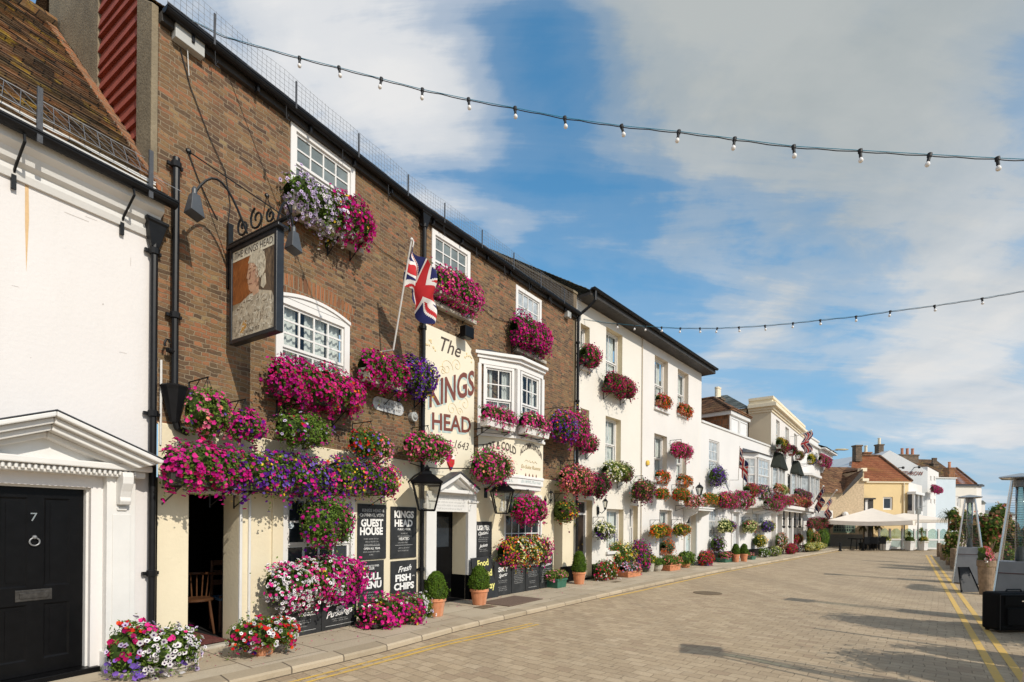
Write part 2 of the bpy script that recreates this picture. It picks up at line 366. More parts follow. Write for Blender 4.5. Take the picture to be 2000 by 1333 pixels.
M_rug = mat('red_rug', (.13, .035, .03), .95, vary=.6, scale=26, bmp=.006, bscale=120, stain=(.3, .22, .16), stain_amt=.5)
M_oak = mat('shaded_oak', (.085, .036, .015), .45, vary=.3, scale=9)  # darkened oak: shade inside the doorway is put into the colour
M_mat = mat('brown_mat', (.17, .115, .085), .95, vary=.2, scale=40, bmp=.01, bscale=200)
M_rose = [mat('flag_blue', (.012, .016, .10), .8, vary=.1), mat('flag_white', (.78, .75, .72), .8, vary=.05), mat('flag_red', (.50, .02, .025), .8, vary=.1)]
PETAL = {n: petal(n + '_petal', c) for n, c in dict(
    magenta=(.51, .008, .225), crimson=(.45, .008, .11), pink=(.76, .20, .32), hotpink=(.74, .035, .27), red=(.62, .018, .014), orange=(.80, .13, .02),
    yellow=(.80, .52, .04), white=(.80, .76, .76), lilac=(.58, .48, .68), purple=(.105, .012, .25), violet=(.20, .11, .50), cream=(.74, .70, .34),
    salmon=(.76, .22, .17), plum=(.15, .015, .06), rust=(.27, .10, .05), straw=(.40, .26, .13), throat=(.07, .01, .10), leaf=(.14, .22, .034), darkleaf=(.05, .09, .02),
    limeleaf=(.21, .27, .05), greyleaf=(.17, .21, .13), boxleaf=(.10, .17, .018), palmleaf=(.12, .15, .05)).items()}
# ---------------------------------------------------------------- text and hand-painted strokes
def text_mb(mb, s, u, z, size=None, width=None, o=.004, bold=0., shear=0., align='CENTER', m=0, arc=None, taper=None, thick=.003, sx=1.):
    cu = bpy.data.curves.new('t', 'FONT'); cu.body = s; cu.align_x = align; cu.size = 1; cu.offset = bold; cu.shear = shear; cu.resolution_u = 3
    ob = bpy.data.objects.new('t', cu); COL.objects.link(ob)
    dg = bpy.context.evaluated_depsgraph_get(); dg.update()
    me = bpy.data.meshes.new_from_object(ob.evaluated_get(dg))
    V = [v.co.copy() for v in me.vertices]; F = [tuple(p.vertices) for p in me.polygons]
    bpy.data.objects.remove(ob); bpy.data.meshes.remove(me); bpy.data.curves.remove(cu)
    if not V: return mb
    x0, x1 = min(v.x for v in V), max(v.x for v in V)
    y0, y1 = min(v.y for v in V), max(v.y for v in V)
    k = size if size else width / (x1 - x0)
    kx = k * sx
    if size and width: kx = width / (x1 - x0)
    xm = (x0 + x1) / 2 if align == 'CENTER' else x0
    out = []
    for v in V:
        x = (v.x - xm) * kx; y = v.y * k
        if arc:                                       # arc = rise at the middle relative to the ends
            y += arc * (1 - (2 * x / (kx * (x1 - x0))) ** 2)
        if taper: y += taper * x
        out.append((u + x, o, z + y))
    mb.add(out, F, m); return mb
def scrawl(mb, u0, u1, z, h, o=.004, m=0, rng=random):
    """a line of hand lettering too small to read: uneven pen strokes in word groups"""
    x = u0
    while x < u1 - h * .5:
        nl = rng.randint(2, 7)
        for _ in range(nl):
            if x > u1 - h * .4: break
            w = h * rng.uniform(.12, .2); a = rng.uniform(-.12, .3) * h; hh = h * rng.uniform(.75, 1.05)
            mb.add([(x, o, z), (x + w, o, z), (x + w + a, o, z + hh), (x + a, o, z + hh)], [(0, 1, 2, 3)], m)
            if rng.random() < .65:
                zz = z + hh * rng.choice((.0, .42, .8)); mb.add([(x, o + .0004, zz), (x + h * .45, o + .0004, zz), (x + h * .45, o + .0004, zz + h * .17), (x, o + .0004, zz + h * .17)], [(0, 1, 2, 3)], m)
            x += h * rng.uniform(.5, .66)
        x += h * .4
    return mb

# ---------------------------------------------------------------- walls and windows
def wall_mb(mb, u0, u1, z0, z1, holes, o=0., m=0, back=None):
    us = sorted({u0, u1, *[min(max(h[i], u0), u1) for h in holes for i in (0, 1)]})
    zs = sorted({z0, z1, *[min(max(h[i], z0), z1) for h in holes for i in (2, 3)]})
    for a, b in zip(us, us[1:]):
        for c, d in zip(zs, zs[1:]):
            if b - a < 1e-5 or d - c < 1e-5: continue
            mu, mz = (a + b) / 2, (c + d) / 2
            if any(h[0] < mu < h[1] and h[2] < mz < h[3] for h in holes): continue
            mb.quad((a, o, c), (b, o, c), (b, o, d), (a, o, d), m=m)
    for h in holes:
        a, b, c, d, dep = h[:5]; p = o - dep; mm = h[5] if len(h) > 5 else m
        mb.quad((a, o, c), (a, p, c), (a, p, d), (a, o, d), m=mm); mb.quad((b, o, c), (b, o, d), (b, p, d), (b, p, c), m=mm)
        mb.quad((a, o, d), (a, p, d), (b, p, d), (b, o, d), m=mm); mb.quad((a, o, c), (b, o, c), (b, p, c), (a, p, c), m=mm)
    return mb
def curtain(F, parent, u0, u1, z0, z1, o, matl=None, folds=9):
    n = max(8, folds * 6); V = []; 
    for i in range(n + 1):
        t = i / n; V.append((u0 + (u1 - u0) * t, o - .02 + .02 * math.sin(t * folds * 2 * math.pi + .6 * math.sin(t * 17)), 0))
    mb = MB(); mb.add([(u, oo, z0) for u, oo, _ in V] + [(u, oo, z1) for u, oo, _ in V], [(i, i + 1, n + 2 + i, n + 1 + i) for i in range(n)])
    return obj('curtain', mb, matl or M_net, F, parent, smooth=True, fix=False)
def sash(F, parent, u0, u1, z0, z1, o, cols=3, rows=(2, 2), fw=.06, bar=.02, pane=None, frame=None, net=None, sill=None, rail=True, sillmat=None, name='window', proud=.05, blind=None):
    """box-sash window filling u0..u1, z0..z1, front of the frame at o; panes are sub-parts"""
    frame = frame or M_gloss
    mb = MB()
    fr = o; bk = o - .09
    mb.box(u0, u0 + fw, bk, fr, z0, z1).box(u1 - fw, u1, bk, fr, z0, z1)
    mb.box(u0 + fw, u1 - fw, bk, fr - .002, z1 - fw, z1).box(u0 + fw, u1 - fw, bk, fr - .002, z0, z0 + fw * .9)
    a, b = u0 + fw, u1 - fw; c, d = z0 + fw * .9, z1 - fw
    mid = c + (d - c) * rows[1] / (rows[0] + rows[1]) if rows[1] else c
    parts = [(mid, d, rows[0], o - .03)] + ([(c, mid, rows[1], o - .055)] if rows[1] else [])
    st = min(.035, fw * .7)
    for zz0, zz1, nr, oo in parts:
        mb.box(a, a + st, oo - .03, oo, zz0, zz1).box(b - st, b, oo - .03, oo, zz0, zz1)
        mb.box(a + st, b - st, oo - .03, oo - .002, zz1 - st, zz1).box(a + st, b - st, oo - .03, oo - .002, zz0, zz0 + st * 1.1)
        for i in range(1, cols):
            x = a + st + (b - a - 2 * st) * i / cols; mb.box(x - bar / 2, x + bar / 2, oo - .025, oo - .005, zz0 + st, zz1 - st)
        for i in range(1, nr):
            z = zz0 + st + (zz1 - zz0 - 2 * st) * i / nr; mb.box(a + st, b - st, oo - .026, oo - .007, z - bar / 2, z + bar / 2)
    w = obj(name, mb, frame, F, parent)
    g = MB()
    for zz0, zz1, nr, oo in parts: g.quad((a, oo - .02, zz0), (b, oo - .02, zz0), (b, oo - .02, zz1), (a, oo - .02, zz1))
    obj('pane', g, pane or M_glass, F, w, fix=False)
    if net is not None:
        for t0, t1, q0, q1 in net: curtain(F, w, a + (b - a) * t0, a + (b - a) * t1, c + (d - c) * q0, c + (d - c) * q1, o - .105, folds=max(3, int(10 * (t1 - t0))))
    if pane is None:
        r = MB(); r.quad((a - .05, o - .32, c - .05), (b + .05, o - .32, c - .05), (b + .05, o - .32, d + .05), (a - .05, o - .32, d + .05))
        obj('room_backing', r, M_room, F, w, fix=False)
    if sill:
        s = MB(); s.box(u0 - .05, u1 + .05, bk, o + sill, z0 - .07, z0 + .0); obj('sill', s, sillmat or frame, F, w, bevel=.008)
    return w
def gutter_mb(mb, u0, u1, o, z, r=.06, m=0, seg=7):
    for k in range(seg):
        a, b = math.pi + math.pi * k / seg, math.pi + math.pi * (k + 1) / seg
        A, B = (o + r * math.cos(a), z + r * math.sin(a)), (o + r * math.cos(b), z + r * math.sin(b))
        mb.quad((u0, *A), (u1, *A), (u1, *B), (u0, *B), m=m)
    mb.prism_u([(o + r * math.cos(math.pi + math.pi * k / seg), z + r * math.sin(math.pi + math.pi * k / seg)) for k in range(seg + 1)], u1 - .006, u1, m)
    mb.prism_u([(o + r * math.cos(math.pi + math.pi * k / seg), z + r * math.sin(math.pi + math.pi * k / seg)) for k in range(seg + 1)], u0, u0 + .006, m)
    mb.box(u0, u1, o + r - .004, o + r + .006, z - .012, z + .006, m)
    return mb
def courses_mb(mb, u0, u1, o0, z0, o1, z1, course=.105, step=.018, jit=.006, m=0, taper=0.):
    """tiled slope from eaves (o0,z0) up to ridge (o1,z1): each course a lapping strip with uneven butts"""
    L = math.hypot(o1 - o0, z1 - z0); n = max(1, int(L / course)); do, dz = (o1 - o0) / n, (z1 - z0) / n
    nx, nz = (z1 - z0) / L, -(o1 - o0) / L                     # outward normal in (o,z) for a slope going back
    nu = max(2, int((u1 - u0) / .17))
    for i in range(n):
        V = []; ta = taper * i; tb = taper * (i + 1)
        for j in range(nu + 1):
            t = j / nu; u = u0 + (u1 - ta - u0) * t; ub = u0 + (u1 - tb - u0) * t; e = step + random.uniform(-jit, jit); s = random.uniform(-jit, jit)
            a = (o0 + do * i, z0 + dz * i); b = (o0 + do * (i + 1.06), z0 + dz * (i + 1.06))
            V += [(u, a[0] + nx * 0 - do * .02, a[1] - .004), (u, a[0] + nx * e + s * .5, a[1] + nz * e + s), (ub, b[0] + nx * .003, b[1] + nz * .003)]
        F = []
        for j in range(nu):
            q = j * 3; F += [(q, q + 3, q + 4, q + 1), (q + 1, q + 4, q + 5, q + 2)]
        mb.add(V, F, m)
    return mb
def downpipe(F, parent, u, o, z0, z1, r=.035, collars=(), name='downpipe', hopper=None, mtl=None):
    mb = MB(); mb.tube([(u, o, z0), (u, o, z1)], r, 10)
    for z in collars:
        mb.lathe((u, o, z), [(r + .012, -.035), (r + .016, -.03), (r + .016, .03), (r + .012, .035)], 10)
        mb.box(u - r - .045, u + r + .045, o - .05, o - .015, z - .018, z + .018)
    p = obj(name, mb, mtl or M_pipe, F, parent)
    if hopper:
        z = hopper; h = MB(); h.lathe((u, o, z), [(r + .01, -.24), (.06, -.2), (.115, .0), (.14, .02), (.14, .05)], 4, rot=math.pi / 4, so=.85, sx=1.15)
        obj('hopper', h, mtl or M_pipe, F, p, bevel=.004)
    return p
def chimney(F, parent, u, o, z0, w, d, h, pots=2, matl=None, potmat=None):
    mb = MB(); mb.box(u - w / 2, u + w / 2, o - d / 2, o + d / 2, z0, z0 + h)
    mb.box(u - w / 2 - .05, u + w / 2 + .05, o - d / 2 - .05, o + d / 2 + .05, z0 + h, z0 + h + .12)
    c = obj('chimney', mb, matl or M_grey_brick, F, parent)
    for i in range(pots):
        x = u + (i - (pots - 1) / 2) * w / max(pots, 1) * .85
        p = MB(); p.lathe((x, o, z0 + h + .12), [(.15, 0), (.12, .08), (.11, .5), (.13, .52), (.13, .6)], 10); obj('chimney_pot', p, potmat or M_stone, F, c)
    return c

# ---------------------------------------------------------------- plan of the street
def on_line(x, y, az, px):                              # where the line through x,y with azimuth az is seen at column px
    F = Frame(x, y, az); return F.hit(px, 1022)[0]
_A = Frame(-1.786, 9.405, 31.82)
uA = _A.u(303, 0, 900)
FA = _A.sub(uA); LA = -uA                               # pub, first part of its front: u 0..LA
FB = Frame(-1.786, 9.405, 36.67)
_W = Frame(1.857, 14.25, 40.91); uW = _W.u(1124, 0, 900); FW = _W.sub(uW)
LB = FB.u(1121.5, 0, 900)
FL = FA.sub(0, 0, 0); FL = Frame(FL.x, FL.y, 30.2)      # white house at the left: u from below 0 to 0
LW = FW.u(1369, 0, 900)
pw = FW.w(LW); FC = Frame(pw.x, pw.y, 42.98)
LC = FC.u(1505, 0, 950)
pc = FC.w(LC); FH = Frame(pc.x, pc.y, 38.0)
LH = FH.u(1568, 0, 950)
ph = FH.w(LH); FI = Frame(ph.x, ph.y, 40.5)
LI = FI.u(1598, 0, 950)
pi_ = FI.w(LI); FJ = Frame(pi_.x, pi_.y, 41.0)
LJ = FJ.u(1620, 0, 950)
PZ = .08
KERB = [ground(x, y, PZ) for x, y in ((440, 1333), (720, 1270), (920, 1217), (1100, 1178), (1240, 1147), (1400, 1115), (1560, 1087), (1640, 1073))]
def ext(a, b, k): return (a[0] + (a[0] - b[0]) * k, a[1] + (a[1] - b[1]) * k)
KERB = [ext(KERB[0], KERB[1], 4.5)] + KERB + [(24.5, 37.2), (27.5, 39.3)]
BACK = [FL.w(-6, -.3).xy[:], FL.w(0, -.3).xy[:], FB.w(0, -.3).xy[:], FB.w(LB, -.3).xy[:], FW.w(LW, -.3).xy[:], FC.w(LC, -.3).xy[:], FH.w(LH, -.3).xy[:], FI.w(LI, -.3).xy[:], FJ.w(LJ, -.3).xy[:], (29, 44.5)]
def strip_poly(A, B, z, m=0):
    return [(*p, z) for p in A] + [(*p, z) for p in B[::-1]]

# ground, road, pavement
def ground_mats():
    m, k, b = newmat('sett_paving')
    tc = k.new('ShaderNodeTexCoord').outputs['Object']
    mp = k.new('ShaderNodeMapping', i_Vector=tc); mp.inputs['Rotation'].default_value = (0, 0, math.radians(-52) + math.radians(90))
    def setts(col):
        br = k.new('ShaderNodeTexBrick', i_Scale=1., i_Mortar_Size=.0045, i_Mortar_Smooth=.3, i_Brick_Width=.215, i_Row_Height=.15)
        br.inputs['Color1'].default_value = (0, 0, 0, 1); br.inputs['Color2'].default_value = (1, 1, 1, 1)
        mp2 = k.new('ShaderNodeMapping', i_Vector=tc); mp2.inputs['Rotation'].default_value = (0, 0, math.radians(40 + 0))
        wn = k.new('ShaderNodeTexNoise', i_Scale=2.2, i_Detail=3.); k.l.new(tc, wn.inputs['Vector'])
        vm = k.new('ShaderNodeVectorMath', operation='MULTIPLY_ADD', i_0=wn.outputs['Color'], i_2=mp2.outputs[0]); vm.inputs[1].default_value = (.09, .09, 0)
        k.l.new(vm.outputs[0], br.inputs['Vector']); return br
    br = setts(0)
    c = k.ramp(br.outputs['Color'], ((0, (.375, .285, .188)), (.35, (.42, .322, .212)), (.7, (.455, .352, .232)), (1, (.51, .40, .27))))
    n = k.noise(tc, .45, 6, .62); n2 = k.noise(tc, 30, 4, .65); n3 = k.noise(tc, 3.2, 5, .6)
    c = k.mix(k.math('MULTIPLY', k.ramp(n, ((.42, (0, 0, 0)), (.66, (1, 1, 1)))), .4), c, (.42, .32, .20))
    c = k.mix(k.math('MULTIPLY', k.ramp(n3, ((.5, (0, 0, 0)), (.75, (1, 1, 1)))), .35), c, (.60, .50, .36))
    c = k.mix(k.math('MULTIPLY', k.ramp(n2, ((.45, (0, 0, 0)), (.75, (1, 1, 1)))), .35), c, (.34, .265, .17))
    ms = k.new('ShaderNodeMapping', i_Vector=tc); ms.inputs['Rotation'].default_value = (0, 0, math.radians(38)); ms.inputs['Scale'].default_value = (1.1, .07, 1)
    tb = k.noise(ms.outputs[0], .9, 4, .6); c = k.mix(k.math('MULTIPLY', k.ramp(tb, ((.45, (0, 0, 0)), (.66, (1, 1, 1)))), .48), c, (.29, .225, .152))
    odd = k.ramp(br.outputs['Color'], ((.90, (0, 0, 0)), (.93, (1, 1, 1))), 'CONSTANT'); c = k.mix(k.math('MULTIPLY', odd, .5), c, (.25, .17, .11))
    st = k.noise(tc, 1.35, 3, .5, 1.2); c = k.mix(k.ramp(st, ((.66, (0, 0, 0)), (.72, (.5,) * 3))), c, (.28, .215, .14))
    spots = k.noise(tc, 9., 2, .5); c = k.mix(k.ramp(spots, ((.70, (0, 0, 0)), (.74, (.55,) * 3))), c, (.12, .09, .06))
    nm = k.noise(tc, 5., 3, .6)
    c = k.mix(k.math('MULTIPLY', br.outputs['Fac'], k.ramp(nm, ((.38, (.15,) * 3), (.72, (.9,) * 3)))), c, (.15, .115, .075))
    k.l.new(c, b.inputs['Base Color']); b.inputs['Roughness'].default_value = .8; b.inputs['Specular IOR Level'].default_value = .3
    bump(k, b, k.math('SUBTRACT', k.math('ADD', k.math('MULTIPLY', n2, .6), k.math('MULTIPLY', n3, 1.2)), k.math('MULTIPLY', br.outputs['Fac'], 1.3)), .012)
    m2, k, b = newmat('flagstone')
    tc = k.new('ShaderNodeTexCoord').outputs['Object']
    mp = k.new('ShaderNodeMapping', i_Vector=tc); mp.inputs['Rotation'].default_value = (0, 0, math.radians(37))
    br = k.new('ShaderNodeTexBrick', i_Scale=1., i_Mortar_Size=.008, i_Mortar_Smooth=.3, i_Brick_Width=.62, i_Row_Height=.9, offset=.37)
    br.inputs['Color1'].default_value = (0, 0, 0, 1); br.inputs['Color2'].default_value = (1, 1, 1, 1)
    k.l.new(mp.outputs[0], br.inputs['Vector'])
    c = k.ramp(br.outputs['Color'], ((0, (.46, .38, .27)), (.5, (.54, .455, .33)), (1, (.59, .50, .37))))
    n = k.noise(tc, 1.6, 6, .62); n2 = k.noise(tc, 40, 4, .65)
    c = k.mix(k.math('MULTIPLY', k.ramp(n, ((.45, (0, 0, 0)), (.7, (1, 1, 1)))), .45), c, (.34, .27, .185))
    c = k.mix(k.math('MULTIPLY', n2, .4), c, (.24, .19, .13)); c = k.mix(br.outputs['Fac'], c, (.17, .13, .09))
    k.l.new(c, b.inputs['Base Color']); b.inputs['Roughness'].default_value = .85
    bump(k, b, k.math('SUBTRACT', n2, br.outputs['Fac']), .006)
    return m, m2
M_sett, M_flag = ground_mats()
M_kerb = brickmat('kerb_stone', ((0, (.40, .325, .225)), (.5, (.49, .40, .28)), (1, (.54, .445, .32))), (.14, .11, .08), .9, .5, .012, patch=((2.2, .5, .7, .5, (.26, .20, .13)),), bmp=.008)
def paint_mat(name='worn_yellow_paint', lo=.58, hi=.78, col=(.66, .44, .09)):
    m, k, b = newmat(name); tc = k.new('ShaderNodeTexCoord').outputs['Object']
    n = k.noise(tc, 14, 5, .7); n0 = k.noise(tc, 1.1, 3, .6)
    c = k.mix(k.ramp(k.math('ADD', n, k.math('MULTIPLY', n0, .35)), ((lo, (0, 0, 0)), (hi, (1, 1, 1)))), col, (.40, .31, .19))
    k.l.new(c, b.inputs['Base Color']); b.inputs['Roughness'].default_value = .75; bump(k, b, n, .004); return m
M_ypaint = paint_mat(lo=.64, hi=.86, col=(.68, .43, .07)); M_ypaint2 = paint_mat('bright_yellow_paint', .68, .92, (.64, .41, .10))
mb = MB(); N = 44
for r0, r1 in ((0, 12), (12, 40), (40, 120), (120, 900)):
    for i in range(N):
        a, b = 2 * math.pi * i / N, 2 * math.pi * (i + 1) / N
        P = [(r * math.cos(t) + 4, -(r * math.sin(t) + 12), 0) for r, t in ((r0, a), (r1, a), (r1, b), (r0, b))]
        mb.add(P if r0 else [P[0], P[1], P[2]], [tuple(range(4 if r0 else 3))])
tag(obj('road', mb, M_sett, GROUND, fix=False), 'sett paved street running away from the camera', 'road', kind='structure')
# pavement: flags behind a kerb of stones
def inset(P, d):
    out = []
    for i, p in enumerate(P):
        a, b = Vector(P[max(0, i - 1)]), Vector(P[min(len(P) - 1, i + 1)]); t = (b - a).normalized(); out.append((p[0] - t.y * d, p[1] + t.x * d))
    return out
KIN = inset(KERB, .28)
mb = MB(); G = lambda p, z: (p[0], -p[1], z)
def dense(P, n=6):
    out = []
    for a, b in zip(P, P[1:]): out += [(a[0] + (b[0] - a[0]) * i / n, a[1] + (b[1] - a[1]) * i / n) for i in range(n)]
    return out + [P[-1]]
KI = dense(KIN); BK = None
# match the back line to the kerb line by parameter
def resample(P, n):
    L = [0]
    for a, b in zip(P, P[1:]): L.append(L[-1] + math.hypot(b[0] - a[0], b[1] - a[1]))
    out = []
    for i in range(n):
        s = L[-1] * i / (n - 1); j = max(q for q in range(len(L)) if L[q] <= s + 1e-9); j = min(j, len(P) - 2); t = (s - L[j]) / (L[j + 1] - L[j])
        out.append((P[j][0] + (P[j + 1][0] - P[j][0]) * t, P[j][1] + (P[j + 1][1] - P[j][1]) * t))
    return out
KR, BR = resample(KIN, 60), resample(BACK, 60)
for i in range(59): mb.quad(G(KR[i], PZ), G(KR[i + 1], PZ), G(BR[i + 1], PZ), G(BR[i], PZ))
tag(obj('pavement', mb, M_flag, GROUND, fix=False), 'stone flagged pavement in front of the houses', 'pavement', kind='structure')
mb = MB(); KO, K2 = resample(KERB, 70), resample(KIN, 70)
for i in range(69):
    a, b, c, d = KO[i], KO[i + 1], K2[i + 1], K2[i]; r = .02
    lo = lambda p, q: (p[0] + (q[0] - p[0]) * .08, p[1] + (q[1] - p[1]) * .08)
    a2, b2 = lo(a, d), lo(b, c)
    mb.quad(G(a, -.02), G(b, -.02), G(b, PZ - .018), G(a, PZ - .018)); mb.quad(G(a, PZ - .018), G(b, PZ - .018), G(b2, PZ + .003), G(a2, PZ + .003))
    mb.quad(G(a2, PZ + .003), G(b2, PZ + .003), G(c, PZ + .003), G(d, PZ + .003)); mb.quad(G(d, PZ + .003), G(c, PZ + .003), G(c, PZ - .05), G(d, PZ - .05))
tag(obj('kerb', mb, M_kerb, GROUND, fix=False), 'low stone kerb along the pavement', 'kerb', kind='structure')
def line_mark(P, w, name, label, m=None):
    L, R = inset(P, w / 2), inset(P, -w / 2); mb = MB()
    L, R = resample(L, 50), resample(R, 50)
    for i in range(49): mb.quad(G(L[i], .004), G(L[i + 1], .004), G(R[i + 1], .004), G(R[i], .004))
    tag(obj(name, mb, m or M_ypaint, GROUND, fix=False), label, 'road marking', 'yellow lines along the road edges', kind='structure')
YL = [ground(x, y) for x, y in ((570, 1333), (860, 1257), (1010, 1225))]; YL = [ext(YL[0], YL[1], 2)] + YL + [(YL[-1][0] + .25, YL[-1][1] + .3)]
line_mark(YL, .05, 'yellow_line', 'kerb-side line of the worn double yellow by the pub pavement'); line_mark(inset(YL, -.13), .05, 'yellow_line', 'road-side line of the worn double yellow by the pub pavement')
YF = [ground(x, y) for x, y in ((1172, 1171), (1240, 1157), (1400, 1121), (1560, 1091), (1640, 1077))]
line_mark(YF, .07, 'yellow_line', 'single faint yellow line beside the far pavement')
YR = [(5.21, 5.45), (23.8, 29.4)]; YR = [ext(YR[0], YR[1], .12)] + YR
line_mark(YR, .085, 'yellow_line', 'street-side line of the bright double yellow by the heaters', M_ypaint2); line_mark(inset(YR, -.21), .085, 'yellow_line', 'heater-side line of the bright double yellow by the heaters', M_ypaint2)
# far pavement by the terrace
mb = MB(); FP = [(22.2, 34.6), (27.3, 35.4), (33, 33.8), (46, 31)]
for a, b in zip(FP, FP[1:]):
    mb.quad(G(a, -.02), G(b, -.02), G(b, .06), G(a, .06)); mb.quad(G(a, .06), G(b, .06), G((b[0] + 6, b[1] + 16), .06), G((a[0] + 6, a[1] + 16), .06))
tag(obj('terrace_paving', mb, M_flag, GROUND, fix=False), 'paved terrace edge at the far end of the street', 'pavement', kind='structure')
mb = MB(); c = ground(1382, 1159); mb.lathe((c[0], -c[1], .004), [(.33, 0), (.33, .006), (.30, .008)], 24)
tag(obj('manhole_cover', mb, M_cement2, GROUND), 'round rusty manhole cover in the sett road', 'manhole cover')
# ================================================================ white house at the left (door 7)
def left_house():
    F = FL; t = thing('white_house', 'white rendered house with black door numbered 7 and mossy tiled roof', 'house', F.w(-2, 0, PZ))
    ZE = 5.05
    dl, dr = F.u(0, -.12, 1000) - .12, F.u(163, -.12, 1000); zt = F.z_(80, 953, -.12)
    mb = MB(); wall_mb(mb, -7, -.0, 0, ZE + .1, [(dl - .02, dr + .02, 0, zt + .02, .3)])
    mb.box(-7, -.02, -.9, -.4, 0, ZE)
    obj('wall', mb, M_lwall, F, t)
    # rust streak below the gutter strap
    us = F.u(47); mb = MB(); zt0 = F.z_(47, 322)
    mb.add([(us - .012, .003, zt0), (us + .012, .003, zt0), (us + .02, .003, zt0 - .5), (us + .004, .003, zt0 - 1.0), (us - .008, .003, zt0 - .55)], [(0, 1, 2, 3, 4)]); obj('rust_streak', mb, M_rust, F, t, fix=False)
    mb = MB()
    for px, py, w_, h_ in ((201, 596, .010, .012), (150, 425, .20, .003), (178, 428, .10, .0025), (255, 520, .003, .09), (60, 700, .006, .006), (240, 690, .07, .0025), (30, 560, .05, .002)):
        u, z, _ = F.hit(px, py); mb.add([(u - w_ / 2, .003, z), (u + w_ / 2, .003, z + .004), (u + w_ / 2, .003, z + h_ + .004), (u - w_ / 2, .003, z + h_)], [(0, 1, 2, 3)])
    obj('wall_mark', mb, mat('wall_crack', (.42, .38, .34), .9), F, t, fix=False)
    # cornice: stepped white box under the eaves
    mb = MB(); prof = [(0, ZE - .26), (.03, ZE - .26), (.05, ZE - .2), (.05, ZE - .15), (.10, ZE - .12), (.13, ZE - .04), (.20, ZE), (.20, ZE + .22), (0, ZE + .22)]
    mb.prism_u(prof, -7, -.02); obj('cornice', mb, M_white, F, t)
    mb = MB(); mb.prism_u([(.10, ZE + .2), (.215, ZE + .17), (.225, ZE + .27), (.10, ZE + .30)], -7, -.02); obj('eaves_board', mb, M_white, F, t)
    mb = MB(); gutter_mb(mb, -7, .06, .27, ZE + .12, .068); g = obj('gutter', mb, M_pipe, F, t)
    for px in (52, 265):
        u = F.u(px, .27, 320) - .02
        mb = MB(); mb.tube([(u, .27, ZE + .08), (u, .30, ZE - .02), (u, .08, ZE - .17), (u, .03, ZE - .22), (u, .03, ZE - .34)], .012, 5); mb.box(u - .018, u + .018, .015, .04, ZE - .36, ZE - .2)
        obj('gutter_bracket', mb, M_iron, F, g)
    for px in (76, 294):
        u = F.u(px, .3, 230); mb = MB(); mb.box(u - .02, u + .02, .31, .33, ZE + .02, ZE + .52); obj('strap', mb, M_lead, F, g)
    # roof
    mb = MB(); courses_mb(mb, -7, 0.01, .22, ZE + .22, -2.85, ZE + 3.55, .092, .02)
    mb.quad((-7, -2.85, ZE + 3.55), (0, -2.85, ZE + 3.55), (0, -5.9, ZE + .2), (-7, -5.9, ZE + .2)); r = obj('roof', mb, M_tile, F, t, fix=False)
    mb = MB(); mb.tube([(-7, -2.85, ZE + 3.55), (0, -2.85, ZE + 3.55)], .10, 8); obj('ridge_tile', mb, M_tile, F, r)
    mb = MB(); n = 34                                     # brick-on-edge verge against the taller wall
    for i in range(n):
        a, b = i / n, (i + .9) / n; P = lambda q, h: (.26 - 3.11 * q, ZE + .18 + 3.33 * q + h)
        mb.prism_u([P(a, .0), P(b, .0), P(b, .06 + random.uniform(-.01, .01)), P(a, .06 + random.uniform(-.01, .01))], -.12, -.004)
    obj('verge', mb, M_arch, F, r, bevel=.006)
    mb = MB()                                             # diamond mesh along the eaves
    L0 = [(.24, ZE + .26), (-.16, ZE + .66)]
    H = Vector((0, L0[1][0] - L0[0][0], L0[1][1] - L0[0][1])); st = .12
    for i in range(int(7 / st)):
        u = -7 + i * st
        for s in (1, -1):
            for j in range(4):
                a, b = j / 4, (j + 1) / 4; k0 = j % 2; x0 = u + (st / 2) * (j if s > 0 else -j) * .5
                P = lambda q, x: (x, L0[0][0] + H[1] * q + .03, L0[0][1] + H[2] * q + .03)
                x1 = x0 + s * st / 4
                if max(x0, x1) < .12: mb.tube([P(a, x0), P(b, x1)], .0032, 3, cap=False)
    for q in (0, 1): mb.tube([(-7, L0[0][0] + H[1] * q + .03, L0[0][1] + H[2] * q + .03), (.12, L0[0][0] + H[1] * q + .03, L0[0][1] + H[2] * q + .03)], .004, 3)
    obj('roof_mesh', mb, M_wire, F, r, fix=False)
    # door and surround
    o = -.12; mb = MB(); um = (dl + dr) / 2
    D = MB(); D.box(dl, dr, o - .05, o - .012, PZ + .06, zt)
    dw = dr - dl; zl = F.z_(80, 1150, o); zb = PZ + .06
    stl, mul = .11, .12
    cols = [(dl + stl, um - mul / 2), (um + mul / 2, dr - stl)]; rows = [(zb + .14, F.z_(150, 1172, o)), (F.z_(150, 1140, o), zt - .1)]
    cut = sorted([dl, dr] + [x for c in cols for x in c]); cz = sorted([zb, zt] + [x for r_ in rows for x in r_])
    for a, b in zip(cut, cut[1:]):
        for c, d in zip(cz, cz[1:]):
            if any(x0 <= a and b <= x1 for x0, x1 in cols) and any(y0 <= c and d <= y1 for y0, y1 in rows): continue
            D.box(a - .0005, b + .0005, o - .012, o, c - .0005, d + .0005)
    for x0, x1 in cols:
        for y0, y1 in rows:
            e = .028; D.add([(x0, o, y0), (x1, o, y0), (x1, o, y1), (x0, o, y1), (x0 + e, o - .02, y0 + e), (x1 - e, o - .02, y0 + e), (x1 - e, o - .02, y1 - e), (x0 + e, o - .02, y1 - e)],
                            [(0, 1, 5, 4), (1, 2, 6, 5), (2, 3, 7, 6), (3, 0, 4, 7)])
            D.prism([(x0 + .05, y0 + .05), (x1 - .05, y0 + .05), (x1 - .05, y1 - .05), (x0 + .05, y1 - .05)], o - .03, o - .006)
    d = obj('door', D, M_black, F, t)
    un, zn = F.u(66, o, 1010), F.z_(66, 1018, o)
